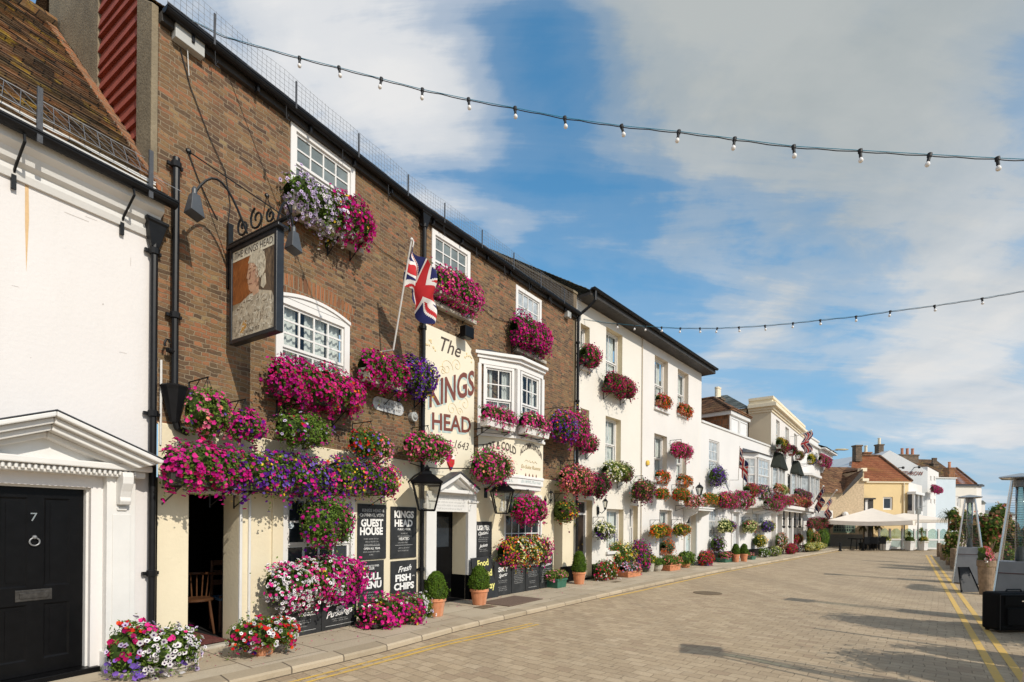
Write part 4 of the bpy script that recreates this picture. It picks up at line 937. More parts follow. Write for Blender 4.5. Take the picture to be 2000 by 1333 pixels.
# ================================================================ two tall cream houses under one dark eaves
def gable_roof(F, t, u0, u1, oE, zE, oR, zR, m, name='roof', back=None, course=.16, step=.018):
    mb = MB(); courses_mb(mb, u0, u1, oE, zE, oR, zR, course, step); ob = back if back is not None else 2 * oR - oE
    mb.quad((u0, oR, zR), (u1, oR, zR), (u1, ob, zE), (u0, ob, zE)); return obj(name, mb, m, F, t, fix=False)
def tall_houses():
    F = FW; um = F.u(1252.5, 0, 800); ZE = 7.86; OV = .42
    hs = [thing('terraced_house', 'tall ivory house next to the brick pub, with a dark panelled door', 'house', F.w(um / 2, 0, PZ)),
          thing('terraced_house', 'tall ivory house with red geranium boxes and pale blue door', 'house', F.w((um + LW) / 2, 0, PZ))]
    for i, (t, u0, u1) in enumerate(((hs[0], 0, um), (hs[1], um, LW))):
        R = lambda *a: F.rect(*a)
        if i == 0: wins = [R(1134, 1152, 631, 716), R(1184, 1216, 638, 757), R(1134, 1151, 797, 878), R(1183, 1213, 812, 916), R(1185, 1218, 994, 1078), R(1230, 1246, 988, 1075)]; door = R(1128, 1157, 976, 1130)
        else: wins = [R(1279, 1305, 693, 796), R(1324, 1345, 720, 808), R(1278, 1303, 846, 938), R(1322, 1341, 862, 944), R(1288, 1312, 996, 1086)]; door = R(1338, 1359, 1004, 1106)
        door = (max(door[0], .05), door[1], 0, door[3]); dep = .26
        wm = M_ivory if i == 0 else M_ivory2
        mb = MB(); wall_mb(mb, u0, u1, 0, ZE, [(*w, dep, 1) for w in wins] + [(*door, .30, 1)])
        if i == 0: mb.quad((0, 0, 4), (0, -7, 4), (0, -7, ZE), (0, 0, ZE), m=0)
        else: mb.quad((LW, 0, 0), (LW, -7, 0), (LW, -7, ZE), (LW, 0, ZE), m=0)
        obj('wall', mb, [wm, mat('reveal_cream', (.74, .62, .42), .7, vary=.05) if i == 0 else mat('reveal_buff', (.72, .62, .50), .7, vary=.05)], F, t)
        if i == 0:
            mb = MB(); mb.quad((0, .004, 7.2), (0, -.0, 7.2), (0, -7, 7.2), (0, -7, 7.2))
            mb = MB(); mb.prism_u([(0, 5), (0, ZE + .12), (-3.4, ZE + .12 + 3.4 * .69), (-7, ZE), (-7, 5)], -.16, -.0); obj('flank_wall', mb, M_cement2, F, t)
            mb = MB(); mb.prism_u([(.02, ZE + .1), (.02, ZE + .16), (-3.4, ZE + .2 + 3.4 * .69), (-3.4, ZE + .12 + 3.4 * .69)], -.2, .03); obj('verge', mb, M_cement, F, t)
        gable_roof(F, t, u0, u1 + (.35 if i else 0), OV, ZE + .10, -3.4, ZE + .1 + (3.4 + OV) * .64, M_slate, back=-7)
        mb = MB(); e = u1 + (.35 if i else 0); mb.box(u0, e, -.02, OV, ZE - .02, ZE + .06); mb.box(u0, e, OV, OV + .02, ZE - .02, ZE + .14); 
        if i: mb.box(LW + .33, LW + .35, -3, OV, ZE - .02, ZE + .1)
        obj('soffit', mb, M_soffit, F, t)
        mb = MB(); gutter_mb(mb, u0, e, OV + .085, ZE + .16, .06); obj('gutter', mb, M_pipe, F, t)
        for w in wins:
            nar = (w[1] - w[0]) < .45
            sash(F, t, *w, -dep + .09, 1 if nar else 2, (1, 1), .05, .022, frame=M_gloss, net=[(0, 1, 0, 1)] if i == 0 else [(0, .3, 0, 1), (.7, 1, 0, 1)])
            if not nar or i: 
                s = MB(); s.box(w[0] - .05, w[1] + .06, -dep, .08, w[2] - .08, w[2] + .004); obj('sill', s, M_white, F, t, bevel=.006)
        d = MB(); o = -.27; u0d, u1d, _, ztd = door; fr = MB()
        fr.box(u0d, u0d + .05, -.3, -.2, PZ, ztd).box(u1d - .05, u1d, -.3, -.2, PZ, ztd).box(u0d + .05, u1d - .05, -.3, -.2, ztd - .05, ztd).box(u0d + .05, u1d - .05, -.3, -.2, ztd - .42, ztd - .36)
        obj('door_frame', fr, M_gloss, F, t)
        d.box(u0d + .05, u1d - .05, -.29, o, PZ, ztd - .42)
        for a, b in ((.12, .45), (.5, .92)):
            for q in (0, 1):
                w_ = (u1d - u0d - .1) / 2; x = u0d + .05 + w_ * q; H = ztd - .42 - PZ; d.box(x + .06, x + w_ - .06, o, o + .012, PZ + H * a, PZ + H * b - .03)
        dm = mat('dark_brown_door', (.035, .024, .018), .3, vary=.3) if i == 0 else M_bluedoor
        dd = obj('door', d, dm, F, t, bevel=.004); g = MB(); g.quad((u0d + .05, -.25, ztd - .36), (u1d - .05, -.25, ztd - .36), (u1d - .05, -.25, ztd - .05), (u0d + .05, -.25, ztd - .05)); obj('pane', g, M_gdark, F, dd, fix=False)
        k = MB(); k.ball((u1d - .14, o + .03, 1.05), .025); k.box((u0d + u1d) / 2 - .1, (u0d + u1d) / 2 + .1, o, o + .012, .92, .99); obj('door_handle', k, mat('brass', (.6, .42, .14), .3, metal=1.), F, dd)
        st = MB(); st.box(u0d - .05, u1d + .05, -.3, .12 if i == 0 else .25, PZ - .04, PZ + .1 if i else PZ + .06); obj('doorstep', st, M_stone if i else M_black, F, t, bevel=.006)
        if i == 0:
            p = MB(); p.box(.0, u0d, .0, .02, 0, PZ + .42); p.box(u1d, um - .02, .0, .02, 0, PZ + .40); p.box(u1d + .001, u1d + .012, -.2, .0, 0, PZ + .42); obj('plinth', p, M_black, F, t)
        else:
            h = MB(); a, b, _, zc = *door[:2], 0, ztd
            h.box(a - .22, b + .22, 0, .62, zc + .12, zc + .2).box(a - .27, b + .27, 0, .66, zc + .2, zc + .26)
            for x in (a - .16, b + .04): h.prism_u([(0, zc + .12), (.55, zc + .12), (.5, zc + .02), (.2, zc - .12), (.1, zc - .32), (0, zc - .36)], x, x + .12)
            h.box(a - .12, a, 0, .05, PZ, zc + .12).box(b, b + .12, 0, .05, PZ, zc + .12)
            obj('door_hood', h, M_white, F, t, bevel=.008)
    u = F.u(1128, .09, 800); zs = F.z_(1128, 640, .09)
    mb = MB(); mb.tube([(u, .09, .1), (u, .09, ZE - .62), (u + .03, .1, ZE - .5), (u + .16, .36, ZE - .28), (u + .2, OV + .085, ZE - .14), (u + .2, OV + .085, ZE + .1)], .04, 9)
    for z in (1.6, 3.3, 5.0, 6.6): mb.lathe((u, .09, z), [(.052, -.03), (.056, 0), (.052, .03)], 9)
    obj('downpipe', mb, M_pipe, F, hs[0])
    mb = MB(); mb.tube([(um, .03, .3), (um, .03, ZE - .02)], .016, 6); obj('cable_pipe', mb, mat('dull_cream_pipe', (.45, .38, .28), .6), F, hs[0])
    mb = MB(); u, z, _ = F.hit(1266, 905, .05); mb.lathe((u, .04, z - .08), [(.02, 0), (.085, .02), (.1, .1), (.08, .16), (.02, .18)], 10, so=.5); obj('alarm_box', mb, mat('yellow_plastic', (.75, .5, .08), .5), F, hs[1])
    mb = MB(); u, z, _ = F.hit(1389, 770); mb.box(LW + .05, LW + .5, -4.4, -3.6, ZE, ZE + 1.3); obj('chimney', mb, M_stucco, F, hs[1])
    return um
UM = tall_houses()

# ================================================================ low white cottage
def cottage():
    F = FC; t = thing('cottage', 'low white cottage with tiled dormer roof and bow window between taller houses', 'house', F.w(LC / 2, 0, PZ)); ZT = 5.86
    R = F.rect; wins = [R(1385, 1405, 858, 938), R(1385, 1402, 985, 1052), R(1470, 1482, 996, 1052)]; door = R(1430, 1441, 1005, 1088); door = (door[0], door[1], 0, door[3])
    mb = MB(); wall_mb(mb, 0, LC, 0, ZT, [(*w, .10) for w in wins] + [(*door, .12)]); mb.box(0, LC, -.3, .0 - .001, ZT - .3, ZT); obj('wall', mb, M_pale, F, t)
    mb = MB(); mb.box(0, LC, -.32, .05, ZT, ZT + .09); obj('coping', mb, M_white, F, t, bevel=.01)
    mb = MB(); mb.box(0.02, LC, .0, .02, 0, PZ + .38); obj('plinth', mb, M_black, F, t)
    for w in wins: sash(F, t, *w, -.03, 3, (2, 2), .05, .022, pane=M_gpale)
    d = MB(); u0, u1, _, zt = door; d.box(u0, u1, -.12, -.07, PZ, zt); d.box(u0 + .08, u1 - .08, -.07, -.06, PZ + .2, 1.0).box(u0 + .08, u1 - .08, -.07, -.06, 1.1, zt - .1); obj('door', d, mat('grey_white_door', (.55, .56, .56), .4), F, t, bevel=.005)
    d = MB(); d.box(u0 - .14, u0, 0, .06, PZ, zt + .1).box(u1, u1 + .14, 0, .06, PZ, zt + .1).box(u0 - .2, u1 + .2, 0, .16, zt + .1, zt + .26); obj('door_casing', d, M_gloss, F, t, bevel=.006)
    # bow window
    u0, u1, z0, z1 = R(1452, 1489, 893, 962); zt = F.z_(1452, 880); do = .5
    plan = [(u0 - .1, 0), (u0 + .45, do), (u1 - .45, do), (u1 + .1, 0)]; mb = MB(); mb.prism_z(plan, z0 - .75, z0 - .02); mb.prism_z([(a, b * 1.1) for a, b in plan], z0 - .06, z0 + .03); mb.prism_z([(a, b * 1.12) for a, b in plan], z1 - .02, z1 + .2)
    mb.prism_z([(u0 + .2, 0), (u0 + .55, do * .6), (u1 - .55, do * .6), (u1 - .2, 0)], z0 - 1., z0 - .75)
    bw = obj('bow_window', mb, M_gloss, F, t, bevel=.01)
    mb = MB(); g = [(a + (-.18 if k < 2 else .18), b * 1.3) for k, (a, b) in enumerate(plan)]; mb.add([(a, b, z1 + .2) for a, b in g] + [(a, b * .1, z1 + .42) for a, b in plan], [(0, 1, 5, 4), (1, 2, 6, 5), (2, 3, 7, 6), (4, 5, 6, 7), (0, 1, 2, 3)]); obj('bow_roof', mb, M_lead, F, bw, fix=False)
    for p in (0, 1, 2):
        (x0, o0), (x1, o1) = plan[p], plan[p + 1]; L = math.hypot(x1 - x0, o1 - o0); a = math.degrees(math.atan2(o1 - o0, x1 - x0)); sash(F.sub(x0, o0, 0, a), t, .06, L - .06, z0 + .03, z1 - .02, .02, 3 if p == 1 else 2, (2, 2), .05, .022, pane=M_gpale)
    # roof behind the parapet and the dormer
    mb = MB(); courses_mb(mb, .1, LC - .3, -.35, ZT - .1, -3.4, ZT + 1.9, .16, .02); mb.quad((.1, -3.4, ZT + 1.9), (LC - .3, -3.4, ZT + 1.9), (LC - .3, -6.5, ZT - .3), (.1, -6.5, ZT - .3)); r = obj('roof', mb, M_tile2, F, t, fix=False)
    ud0, ud1 = F.u(1424, -.5, 840), F.u(1458, -.5, 840); zd = F.z_(1430, 812, -.5); D = 3.2
    ul = ud0 - .0
    mb = MB(); mb.box(ul, ud1, -D, -.5, ZT - .2, zd); obj('dormer_wall', mb, M_arch, F, r)
    mb = MB(); mb.box(ul - .14, ud1 + .16, -D, -.36, zd - .02, zd + .16); obj('dormer_fascia', mb, M_white, F, r)
    mb = MB(); zr = zd + 1.2; a, b = ul - .2, ud1 + .2; f, k = -.3, -D - 1.6; um = (a + b) / 2
    n = 12
    for i in range(n):
        q0, q1 = i / n, (i + 1.05) / n
        P = lambda q, s, e=0: ((a + (um - a) * q) if s == 0 else (b + (um - b) * q), f + (-1.75 - f) * q, zd + .16 + (zr - zd - .16) * q + e)
        A0, A1, B0, B1 = P(q0, 0, .03), P(q1, 0), P(q0, 1, .03), P(q1, 1)
        mb.quad(A0, B0, B1, A1); bk = lambda p: (p[0], k + 1.0 * (0), p[2])
        mb.quad(A0, A1, (A1[0], k, A1[2]), (A0[0], k, A0[2])); mb.quad(B0, (B0[0], k, B0[2]), (B1[0], k, B1[2]), B1)
        mb.quad((A0[0], A0[1], A0[2]), (B0[0], B0[1], B0[2]), (B0[0], B0[1], B0[2] - .03), (A0[0], A0[1], A0[2] - .03))
        mb.quad(A0, (A0[0], k, A0[2]), (A0[0], k, A0[2] - .03), (A0[0], A0[1], A0[2] - .03))
    obj('dormer_roof', mb, M_tile2, F, r, fix=False)
    mb = MB(); mb.tube([(a, f, zd + .2), (um, -1.75, zr + .03)], .07, 6).tube([(b, f, zd + .2), (um, -1.75, zr + .03)], .07, 6).tube([(um, -1.75, zr + .03), (um, k, zr + .03)], .07, 6); obj('hip_tile', mb, M_tile2, F, r)
    fr = MB(); fr.box(ul, ud1, -.5, -.46, ZT, zd); fw = obj('dormer_front', fr, M_gloss, F, t)
    w2 = (ud1 - ul) / 2
    for q in (0, 1): sash(F, t, ul + .08 + w2 * q, ul + w2 * (q + 1) - .06, ZT + .12, zd - .12, -.43, 2, (3, 0), .05, .03, pane=M_gteal)
    u = F.u(1402, -4.6, 790)
    chimney(F, t, F.u(1402, -2.2, 790), -2.2, zr - .5, .55, .5, .75, 2, M_grey_brick, M_stucco)
cottage()

# ================================================================ cream hotel with parapet
def hotel():
    F = FH; t = thing('hotel', 'cream stucco hotel with tall parapet, heavy cornice and dark canopies', 'hotel', F.w(LH / 2, 0, PZ)); ZT = F.z_(1507, 767, .2)
    R = F.rect; wins = [R(1516, 1523, 819, 872), R(1534, 1541, 833, 880), R(1551, 1557, 846, 887)]
    gw = [R(1515, 1526, 916, 965), R(1538, 1547, 925, 965)]; low = [R(1514, 1524, 998, 1070), R(1531, 1540, 998, 1070), R(1548, 1556, 998, 1068)]
    mb = MB(); wall_mb(mb, 0, LH, 0, ZT - .1, [(*w, .14) for w in wins + gw + low]); wallo = obj('wall', mb, M_stucco if 0 else M_ivory2, F, t)
    mb = MB(); Q = F.perp(0); qb = Q.hit(1470, 820)[0]; mb.quad((0, 0, 0), (qb - .2, 0, 0), (qb - .2, 0, ZT - .1), (0, 0, ZT - .1)); mb.quad((qb - .2, 0, 0), (qb - .2, -LH, 0), (qb - .2, -LH, ZT), (qb - .2, 0, ZT)); obj('flank_wall', mb, mat('shaded_flank', (.62, .52, .37), .75, vary=.05, scale=.8), Q, t, fix=False)  # flank's dimness under grazing sun is put into this darker tan
    mb = MB(); zc = F.z_(1507, 783, .2)
    for lo, hi, k in ((zc - .38, zc - .26, .06), (zc - .26, zc - .12, .14), (zc - .12, zc + .05, .30), (zc + .05, zc + .12, .22), (zc + .12, ZT - .12, .05), (ZT - .12, ZT + .02, .12)):
        mb.prism_z([(-k, k), (LH + .1, k), (LH + .1, -.3), (.3, -.3), (.3, qb - .2), (-k, qb - .2)], lo, hi)
    obj('cornice', mb, M_stucco, F, t)
    mb = MB(); mb.quad((.1, -.1, ZT - .5), (LH, -.1, ZT - .5), (LH, qb, ZT - .5), (.1, qb, ZT - .5)); obj('roof', mb, M_lead, F, t, fix=False)
    for w in wins: sash(F, t, *w, -.08, 2, (1, 1), .06, .03, pane=M_gpale, frame=M_white)
    for w in gw + low: sash(F, t, *w, -.08, 2, (1, 1), .08, .03, pane=M_gpale, frame=M_white)
    for i, (pl, pr, y0, y1) in enumerate(((1513, 1538, 884, 900), (1550, 1569, 901, 914))):
        o = .42; u0 = F.u(pl, .2, y1); u1 = min(F.u(pr, .3, y1), LH + .6); z1, z0 = F.z_(pl, y0, 0), F.z_(pl, y1, .6); um = (u0 + u1) / 2
        C = MB(); e = .10; C.add([(u0, 0, z0), (u0 + .5, o, z0), (u1 - .5, o, z0), (u1, 0, z0), (u0 + .9, 0, z1), (u0 + 1.1, .25, z1), (u1 - 1.1, .25, z1), (u1 - .9, 0, z1), (u0, 0, z0 - e), (u0 + .5, o, z0 - e), (u1 - .5, o, z0 - e), (u1, 0, z0 - e)],
                            [(0, 1, 5, 4), (1, 2, 6, 5), (2, 3, 7, 6), (4, 5, 6, 7), (0, 1, 9, 8), (1, 2, 10, 9), (2, 3, 11, 10), (8, 9, 10, 11)])
        obj('canopy', C, M_awning, F, t)
        b = MB(); zb = z0 - e; b.prism_z([(u0 + .12, 0), (u0 + .6, o - .12), (u1 - .6, o - .12), (u1 - .12, 0)], zb - 2.5, zb - 1.7); b.prism_z([(u0 + .05, 0), (u0 + .55, o - .08), (u1 - .55, o - .08), (u1 - .05, 0)], zb - 1.75, zb - 1.65)
        for x, oo in ((u0 + .16, .05), (u0 + .62, o - .16), (um, o - .16), (u1 - .62, o - .16), (u1 - .16, .05)): b.box(x - .06, x + .06, oo - .06, oo + .03, zb - 1.7, zb)
        ob = obj('bay_frame', b, M_gloss, F, t); g = MB(); pl_ = [(u0 + .16, 0), (u0 + .62, o - .2), (u1 - .62, o - .2), (u1 - .16, 0)]
        for q in (0, 1, 2): (x0, o0), (x1, o1) = pl_[q], pl_[q + 1]; g.quad((x0, o0, zb - 1.66), (x1, o1, zb - 1.66), (x1, o1, zb), (x0, o0, zb))
        obj('pane', g, M_gpale, F, ob, fix=False)
    mb = MB()                                             # porch columns at street level and the ledge over them
    zl = F.z_(1500, 990, .4); mb.box(.2, LH + .3, 0, .8, zl, zl + .18); mb.box(.2, LH + .3, 0, .65, zl - .14, zl)
    for x in (.5, 2.2, 3.8, 5.4, 7., 8.6):
        if x < LH: mc = MB(); mc.box(x - .2, x + .2, 0, .22, 0, zl - .14); mc.box(x - .25, x + .25, .0, .30, zl - .34, zl - .14); obj('column', mc, M_ivory2, F, t)
    obj('porch', mb, M_ivory2, F, t)
    for x in (1.2, 2.9, 4.6, 6.3):
        if x < LH: mb = MB(); mb.tube([(x, .45, zl - .1), (x, .45, zl - .9)], .04, 6); mb.ball((x, .45, zl - 1.0), .09, 6, 4); mb.ball((x, .45, zl - .55), .08, 6, 4); obj('iron_scroll', mb, M_iron, F, t)
    # slate roof behind, seen over the cottage
    S = thing('back_building', 'grey slate roofed building behind the cottage and the hotel', 'house', F.w(3, -8, 0)); o0 = qb - .4; ze = F.z_(1470, 806, o0) ; o1 = o0 - 9.
    mb = MB(); mb.box(.3, 8, o1, o0, 0, ze); obj('wall', mb, M_stucco, F, S)
    mb = MB(); n = 22; zr = ze + 1.75
    for i in range(n):
        q0, q1 = i / n, (i + 1.05) / n; P = lambda q, s, e: (.0 + 3.6 * q, (o0 + .2 - 2.2 * q) if s == 0 else (o1 - .2 + 3.4 * q), ze - .05 + (zr - ze) * q + e)
        mb.quad(P(q0, 0, .03), P(q0, 1, .03), P(q1, 1, 0), P(q1, 0, 0)); mb.quad(P(q0, 0, 0), P(q0, 1, 0), P(q0, 1, .03), P(q0, 0, .03))
        A0, A1 = P(q0, 0, .03), P(q1, 0, 0); mb.quad(A0, A1, (8, A1[1], A1[2]), (8, A0[1], A0[2]))
    mb.quad(P(1, 0, 0), P(1, 1, 0), (8, o1 + 3, ze), (8, o0 - 2, ze)); obj('roof', mb, M_slate, F, S, fix=False)
hotel()

# ================================================================ the two white houses that end the terrace
def end_houses():
    F = FI; t = thing('guest_house', 'white guest house with low parapet next to the cream hotel', 'house', F.w(LI / 2, 0, PZ)); ZT = F.z_(1568, 846)
    R = F.rect; wins = [R(1577, 1582, 876, 902), R(1584, 1589, 882, 905), R(1593, 1597, 884, 905), R(1579, 1590, 932, 972), R(1577, 1586, 1000, 1045)]
    mb = MB(); wall_mb(mb, 0, LI, 0, ZT, [(*w, .12) for w in wins]); mb.quad((0, 0, 0), (0, -8, 0), (0, -8, ZT), (0, 0, ZT)); obj('wall', mb, M_pale, F, t)
    mb = MB(); mb.box(-.05, LI + .05, -.3, .16, ZT - .5, ZT - .35).box(-.02, LI, -.3, .08, ZT, ZT + .12); obj('coping', mb, M_white, F, t)
    mb = MB(); mb.quad((0, -.3, ZT - .1), (LI, -.3, ZT - .1), (LI, -4, ZT + 1.2), (0, -4, ZT + 1.2)); obj('roof', mb, M_slate, F, t, fix=False)
    chimney(F, t, LI * .75, -2.2, ZT - .1, 1.0, .8, 1.0, 2)
    for w in wins: sash(F, t, *w, -.05, 2, (1, 1), .07, .03, pane=M_gpale)
    u0, u1 = F.u(1570, .5, 935), F.u(1596, .5, 935); z = F.z_(1575, 925, .5); mb = MB(); mb.prism_z([(u0, 0), (u0 + .6, .9), (u1 - .6, .9), (u1, 0)], z - .15, z); mb.prism_z([(u0 + .1, 0), (u0 + .65, .8), (u1 - .65, .8), (u1 - .1, 0)], z - 2.6, z - 1.9)
    for x, oo in ((u0 + .15, .05), (u0 + .7, .72), ((u0 + u1) / 2, .72), (u1 - .7, .72), (u1 - .15, .05)): mb.box(x - .07, x + .07, oo - .06, oo + .04, z - 1.9, z - .15)
    ob = obj('bay_frame', mb, M_gloss, F, t); g = MB(); pl_ = [(u0 + .15, 0), (u0 + .7, .7), (u1 - .7, .7), (u1 - .15, 0)]
    for q in (0, 1, 2): (x0, o0), (x1, o1) = pl_[q], pl_[q + 1]; g.quad((x0, o0, z - 1.9), (x1, o1, z - 1.9), (x1, o1, z - .15), (x0, o0, z - .15))
    obj('pane', g, M_gpale, F, ob, fix=False)
    F = FJ; t = thing('corner_house', 'white corner house with wide eaves and green shop front at the end of the terrace', 'house', F.w(LJ / 2, 0, PZ)); ZE = F.z_(1600, 876)
    wins = [F.rect(1602, 1607, 895, 930), F.rect(1612, 1616, 900, 932), F.rect(1602, 1606, 945, 975)]
    mb = MB(); wall_mb(mb, 0, LJ, 0, ZE, [(*w, .12) for w in wins]); mb.quad((LJ, 0, 0), (LJ, -9, 0), (LJ, -9, ZE), (LJ, 0, ZE)); mb.quad((0, 0, 6), (0, -9, 6), (0, -9, ZE), (0, 0, ZE)); obj('wall', mb, M_pale, F, t)
    mb = MB(); mb.box(-.1, LJ + .5, -.2, .5, ZE - .12, ZE).box(0, LJ + .1, 0, .2, ZE - .4, ZE - .12); obj('eaves_board', mb, M_white, F, t)
    gable_roof(F, t, -.1, LJ + .5, .55, ZE + .02, -4.2, ZE + 2., M_slate, course=.3)
    for w in wins: sash(F, t, *w, -.05, 2, (1, 1), .07, .03, pane=M_gpale)
    mb = MB(); zs = F.z_(1602, 1003, .7); a = -1.2; b = LJ + .2; mb.box(a, b, .02, .9, PZ, zs - .35); sf = obj('shop_front', mb, mat('dark_green_paint', (.02, .055, .05), .3), F, t)
    mb = MB(); mb.box(a - .1, b + .1, .0, 1.05, zs - .35, zs + .25); obj('fascia', mb, M_white, F, t, bevel=.02)
    g = MB()
    for q in range(5): x = a + .15 + (b - a) * q / 5; g.box(x, x + (b - a) / 5 - .2, .9, .91, 1.0, zs - .5)
    obj('pane', g, M_gdark, F, sf)
end_houses()

# ================================================================ buildings that close the view (facing the camera)
def facing(px, py, depth, az=92., name=None, label=None, cat='house'):
    r = pray(px, py) * depth; F = Frame(r.x, r.y, az); return F
def far_buildings():
    # sandy rubble building, brown roof
    F = facing(1618, 1060, 39.2, 88.); t = thing('stone_building', 'sandy rubble building with brown tiled roof and green window', 'building', F.w(2.5, 0, 0), )
    Z = lambda px, py, o=0: F.z_(px, py, o); U = lambda px, o=0: F.u(px, o, 1000)
    u0, u1 = U(1612), U(1687); ze = Z(1640, 961); za = Z(1680, 921); us = U(1645); ua = U(1680)
    g = F.rect(1627, 1671, 1019, 1041)
    mb = MB(); wall_mb(mb, u0 - 2, u1, -.2, ze, [(*g, .2)]); mb.add([(us, 0, ze), (u1, 0, ze), (u1, 0, za), (ua, 0, za)], [(0, 1, 2, 3)]); mb.box(U(1680), u1, -6, 0 - .01, -.2, za + .0)
    obj('wall', mb, M_flint, F, t)
    mb = MB(); mb.box(u0 - 2, u1 + .02, 0, .06, -.1, 1.0); obj('plinth', mb, mat('grey_plinth', (.2, .19, .17), .9), F, t)
    mb = MB(); mb.box(U(1679.5), u1 + .15, -.3, .12, za, za + .25); mb.box(U(1681), u1 + .25, -.25, .2, za - .75, za - .55); obj('gable_cap', mb, M_stucco, F, t)
    zr = Z(1660, 913, -3); ur = U(1656, -3)
    mb = MB(); mb.add([(u0 - 2, .3, ze - .1), (U(1640), .3, ze - .1), (ua, .25, za + .15), (ur, -3, zr), (u0 - 2, -3, zr)], [(0, 1, 2, 3, 4)]); mb.add([(U(1640), .3, ze - .35), (U(1640), .3, ze - .1), (ua, .25, za + .15), (ua, .25, za - .4)], [(0, 1, 2, 3)], 1)
    mb.add([(ua, .25, za + .15), (ur, -3, zr), (ur, -6, zr), (u1, -6, za)], [(0, 1, 2, 3)])
    obj('roof', mb, [M_tile2, M_soffit], F, t, fix=False)
    w = sash(F, t, *g, -.02, 8, (3, 0), .09, .05, pane=M_gdark, frame=mat('sage_frame', (.16, .23, .17), .5))
    mb = MB(); um = (g[0] + g[1]) / 2; n = 14; zt = g[3]; zz = Z(1645, 1006)
    arc = [(g[0] - .1 + (g[1] - g[0] + .2) * i / n, zt + .06 + (zz - zt) * math.sin(math.pi * i / n)) for i in range(n + 1)]; mb.prism(arc, .0, .06); obj('arched_fascia', mb, mat('dark_fascia', (.05, .03, .022), .7), F, t)
    mb = MB(); mb.ball((um, .1, zt + .55), .22, 10, 6); obj('round_sign', mb, M_pale, F, t)
    # yellow house with orange roof
    F2 = facing(1693, 1060, 41., 90.); t = thing('yellow_house', 'pale yellow rendered house with big orange tiled roof', 'house', F2.w(3, 0, 0)); Z = lambda px, py, o=0: F2.z_(px, py, o); U = lambda px, o=0: F2.u(px, o, 1000)
    ze = Z(1720, 943); uc = U(1774); w1 = F2.rect(1725, 1744, 971, 996)
    mb = MB(); wall_mb(mb, U(1676), uc, -.1, ze, [(*w1, .18)]); obj('wall', mb, M_yellow, F2, t)
    mb = MB(); mb.box(U(1690), uc + .1, -.1, .12, ze - .02, ze + .12); mb.tube([(U(1764), .08, .2), (U(1764), .08, ze)], .05, 6); obj('cornice', mb, M_stucco, F2, t)
    sash(F2, t, *w1, -.08, 1, (1, 0), .1, .05, pane=M_gdark)
    Q = F2.sub(uc, 0, 0, -42); L = 5.2; wq = Q.rect(1784, 1797, 972, 998)    # side facing the sun
    mb = MB(); wall_mb(mb, 0, L, -.1, ze + .05, []); obj('wall', mb, M_ivory2, Q, t, label='cream side wall')
    mb = MB(); u0, u1 = Q.u(1782, .3, 985), Q.u(1798, .3, 985); z0, z1 = Q.z_(1784, 999), Q.z_(1784, 968); mb.box(u0 - .1, u1 + .1, 0, .45, z0 - .3, z0).box(u0 - .2, u1 + .2, 0, .55, z1, z1 + .2)
    for x in (u0, (u0 + u1) / 2, u1): mb.box(x - .08, x + .08, .3, .45, z0, z1)
    ob = obj('bay_frame', mb, M_gloss, Q, t); g_ = MB(); g_.box(u0, u1, .02, .33, z0, z1); obj('pane', g_, M_gdark, Q, ob)
    zr = Z(1715, 892, -4); a, b = U(1640, -1), uc + .15; rl, rr = U(1665, -4), U(1717, -4)
    mb = MB(); courses_mb(mb, a, b, .15, ze + .1, -4, zr, .26, .03, taper=0)
    n = 0; 
    mb = MB(); N = 24
    for i in range(N):
        q0, q1 = i / N, (i + 1.04) / N; P = lambda q, s, e: ((a + (rl - a) * q) if s == 0 else (b + (rr - b) * q), .15 + (-4.15) * q, ze + .1 + (zr - ze - .1) * q + e)
        mb.quad(P(q0, 0, .04), P(q0, 1, .04), P(q1, 1, 0), P(q1, 0, 0)); mb.quad(P(q0, 0, 0), P(q0, 1, 0), P(q0, 1, .04), P(q0, 0, .04)); 
        B0, B1 = P(q0, 1, .04), P(q1, 1, 0); mb.quad(B0, (B0[0], -8, B0[2]), (B1[0], -8, B1[2]), B1)
    obj('roof', mb, M_tile3, F2, t, fix=False)
    mb = MB(); mb.tube([(b, .15, ze + .15), (rr, -4, zr + .05)], .12, 6).tube([(rl, -4, zr + .05), (rr, -4, zr + .05)], .12, 6); obj('hip_tile', mb, M_tile2, F2, t)
    chimney(F2, t, U(1673, -3), -3, Z(1673, 902, -3), .52, .5, Z(1673, 873, -3) - Z(1673, 902, -3), 0); chimney(F2, t, U(1690, -5), -5, Z(1690, 893, -5), .7, .5, .3, 1, M_arch, M_stucco)
    mb = MB(); u, z = U(1658, .4), Z(1658, 1000, .2); mb.box(u + 1.1, u + 1.2, .1, .2, 2.2, Z(1690, 975, .2)); 
    # dark framed lean-to post with white screen between the two
    s = MB(); x0, x1 = U(1689, .6), U(1702, .6); zt = Z(1689, 976, .6); s.box(x0, x1, .02, .6, .1, zt); po = obj('porch', s, M_pale, F2, t); s = MB(); s.box(x0 - .2, x1 + .2, 0, .8, zt, zt + .12).box(x0 - .1, x0, .5, .65, .1, zt).box(x1 - .25, x1 + .1, .5, .66, .1, zt); obj('porch_frame', s, M_soffit, F2, po)
    # grey gable with lettering, its sunny front
    F3 = facing(1765, 1060, 47., 84.); t = thing('lettered_house', 'tall pale grey gable with brown lettering and white sunny front', 'house', F3.w(3, 0, 0)); Z = lambda px, py, o=0: F3.z_(px, py, o); U = lambda px, o=0: F3.u(px, o, 1000)
    u0, u1, up = U(1720), U(1811), U(1737); zp, zs = Z(1737, 880), Z(1811, 921)
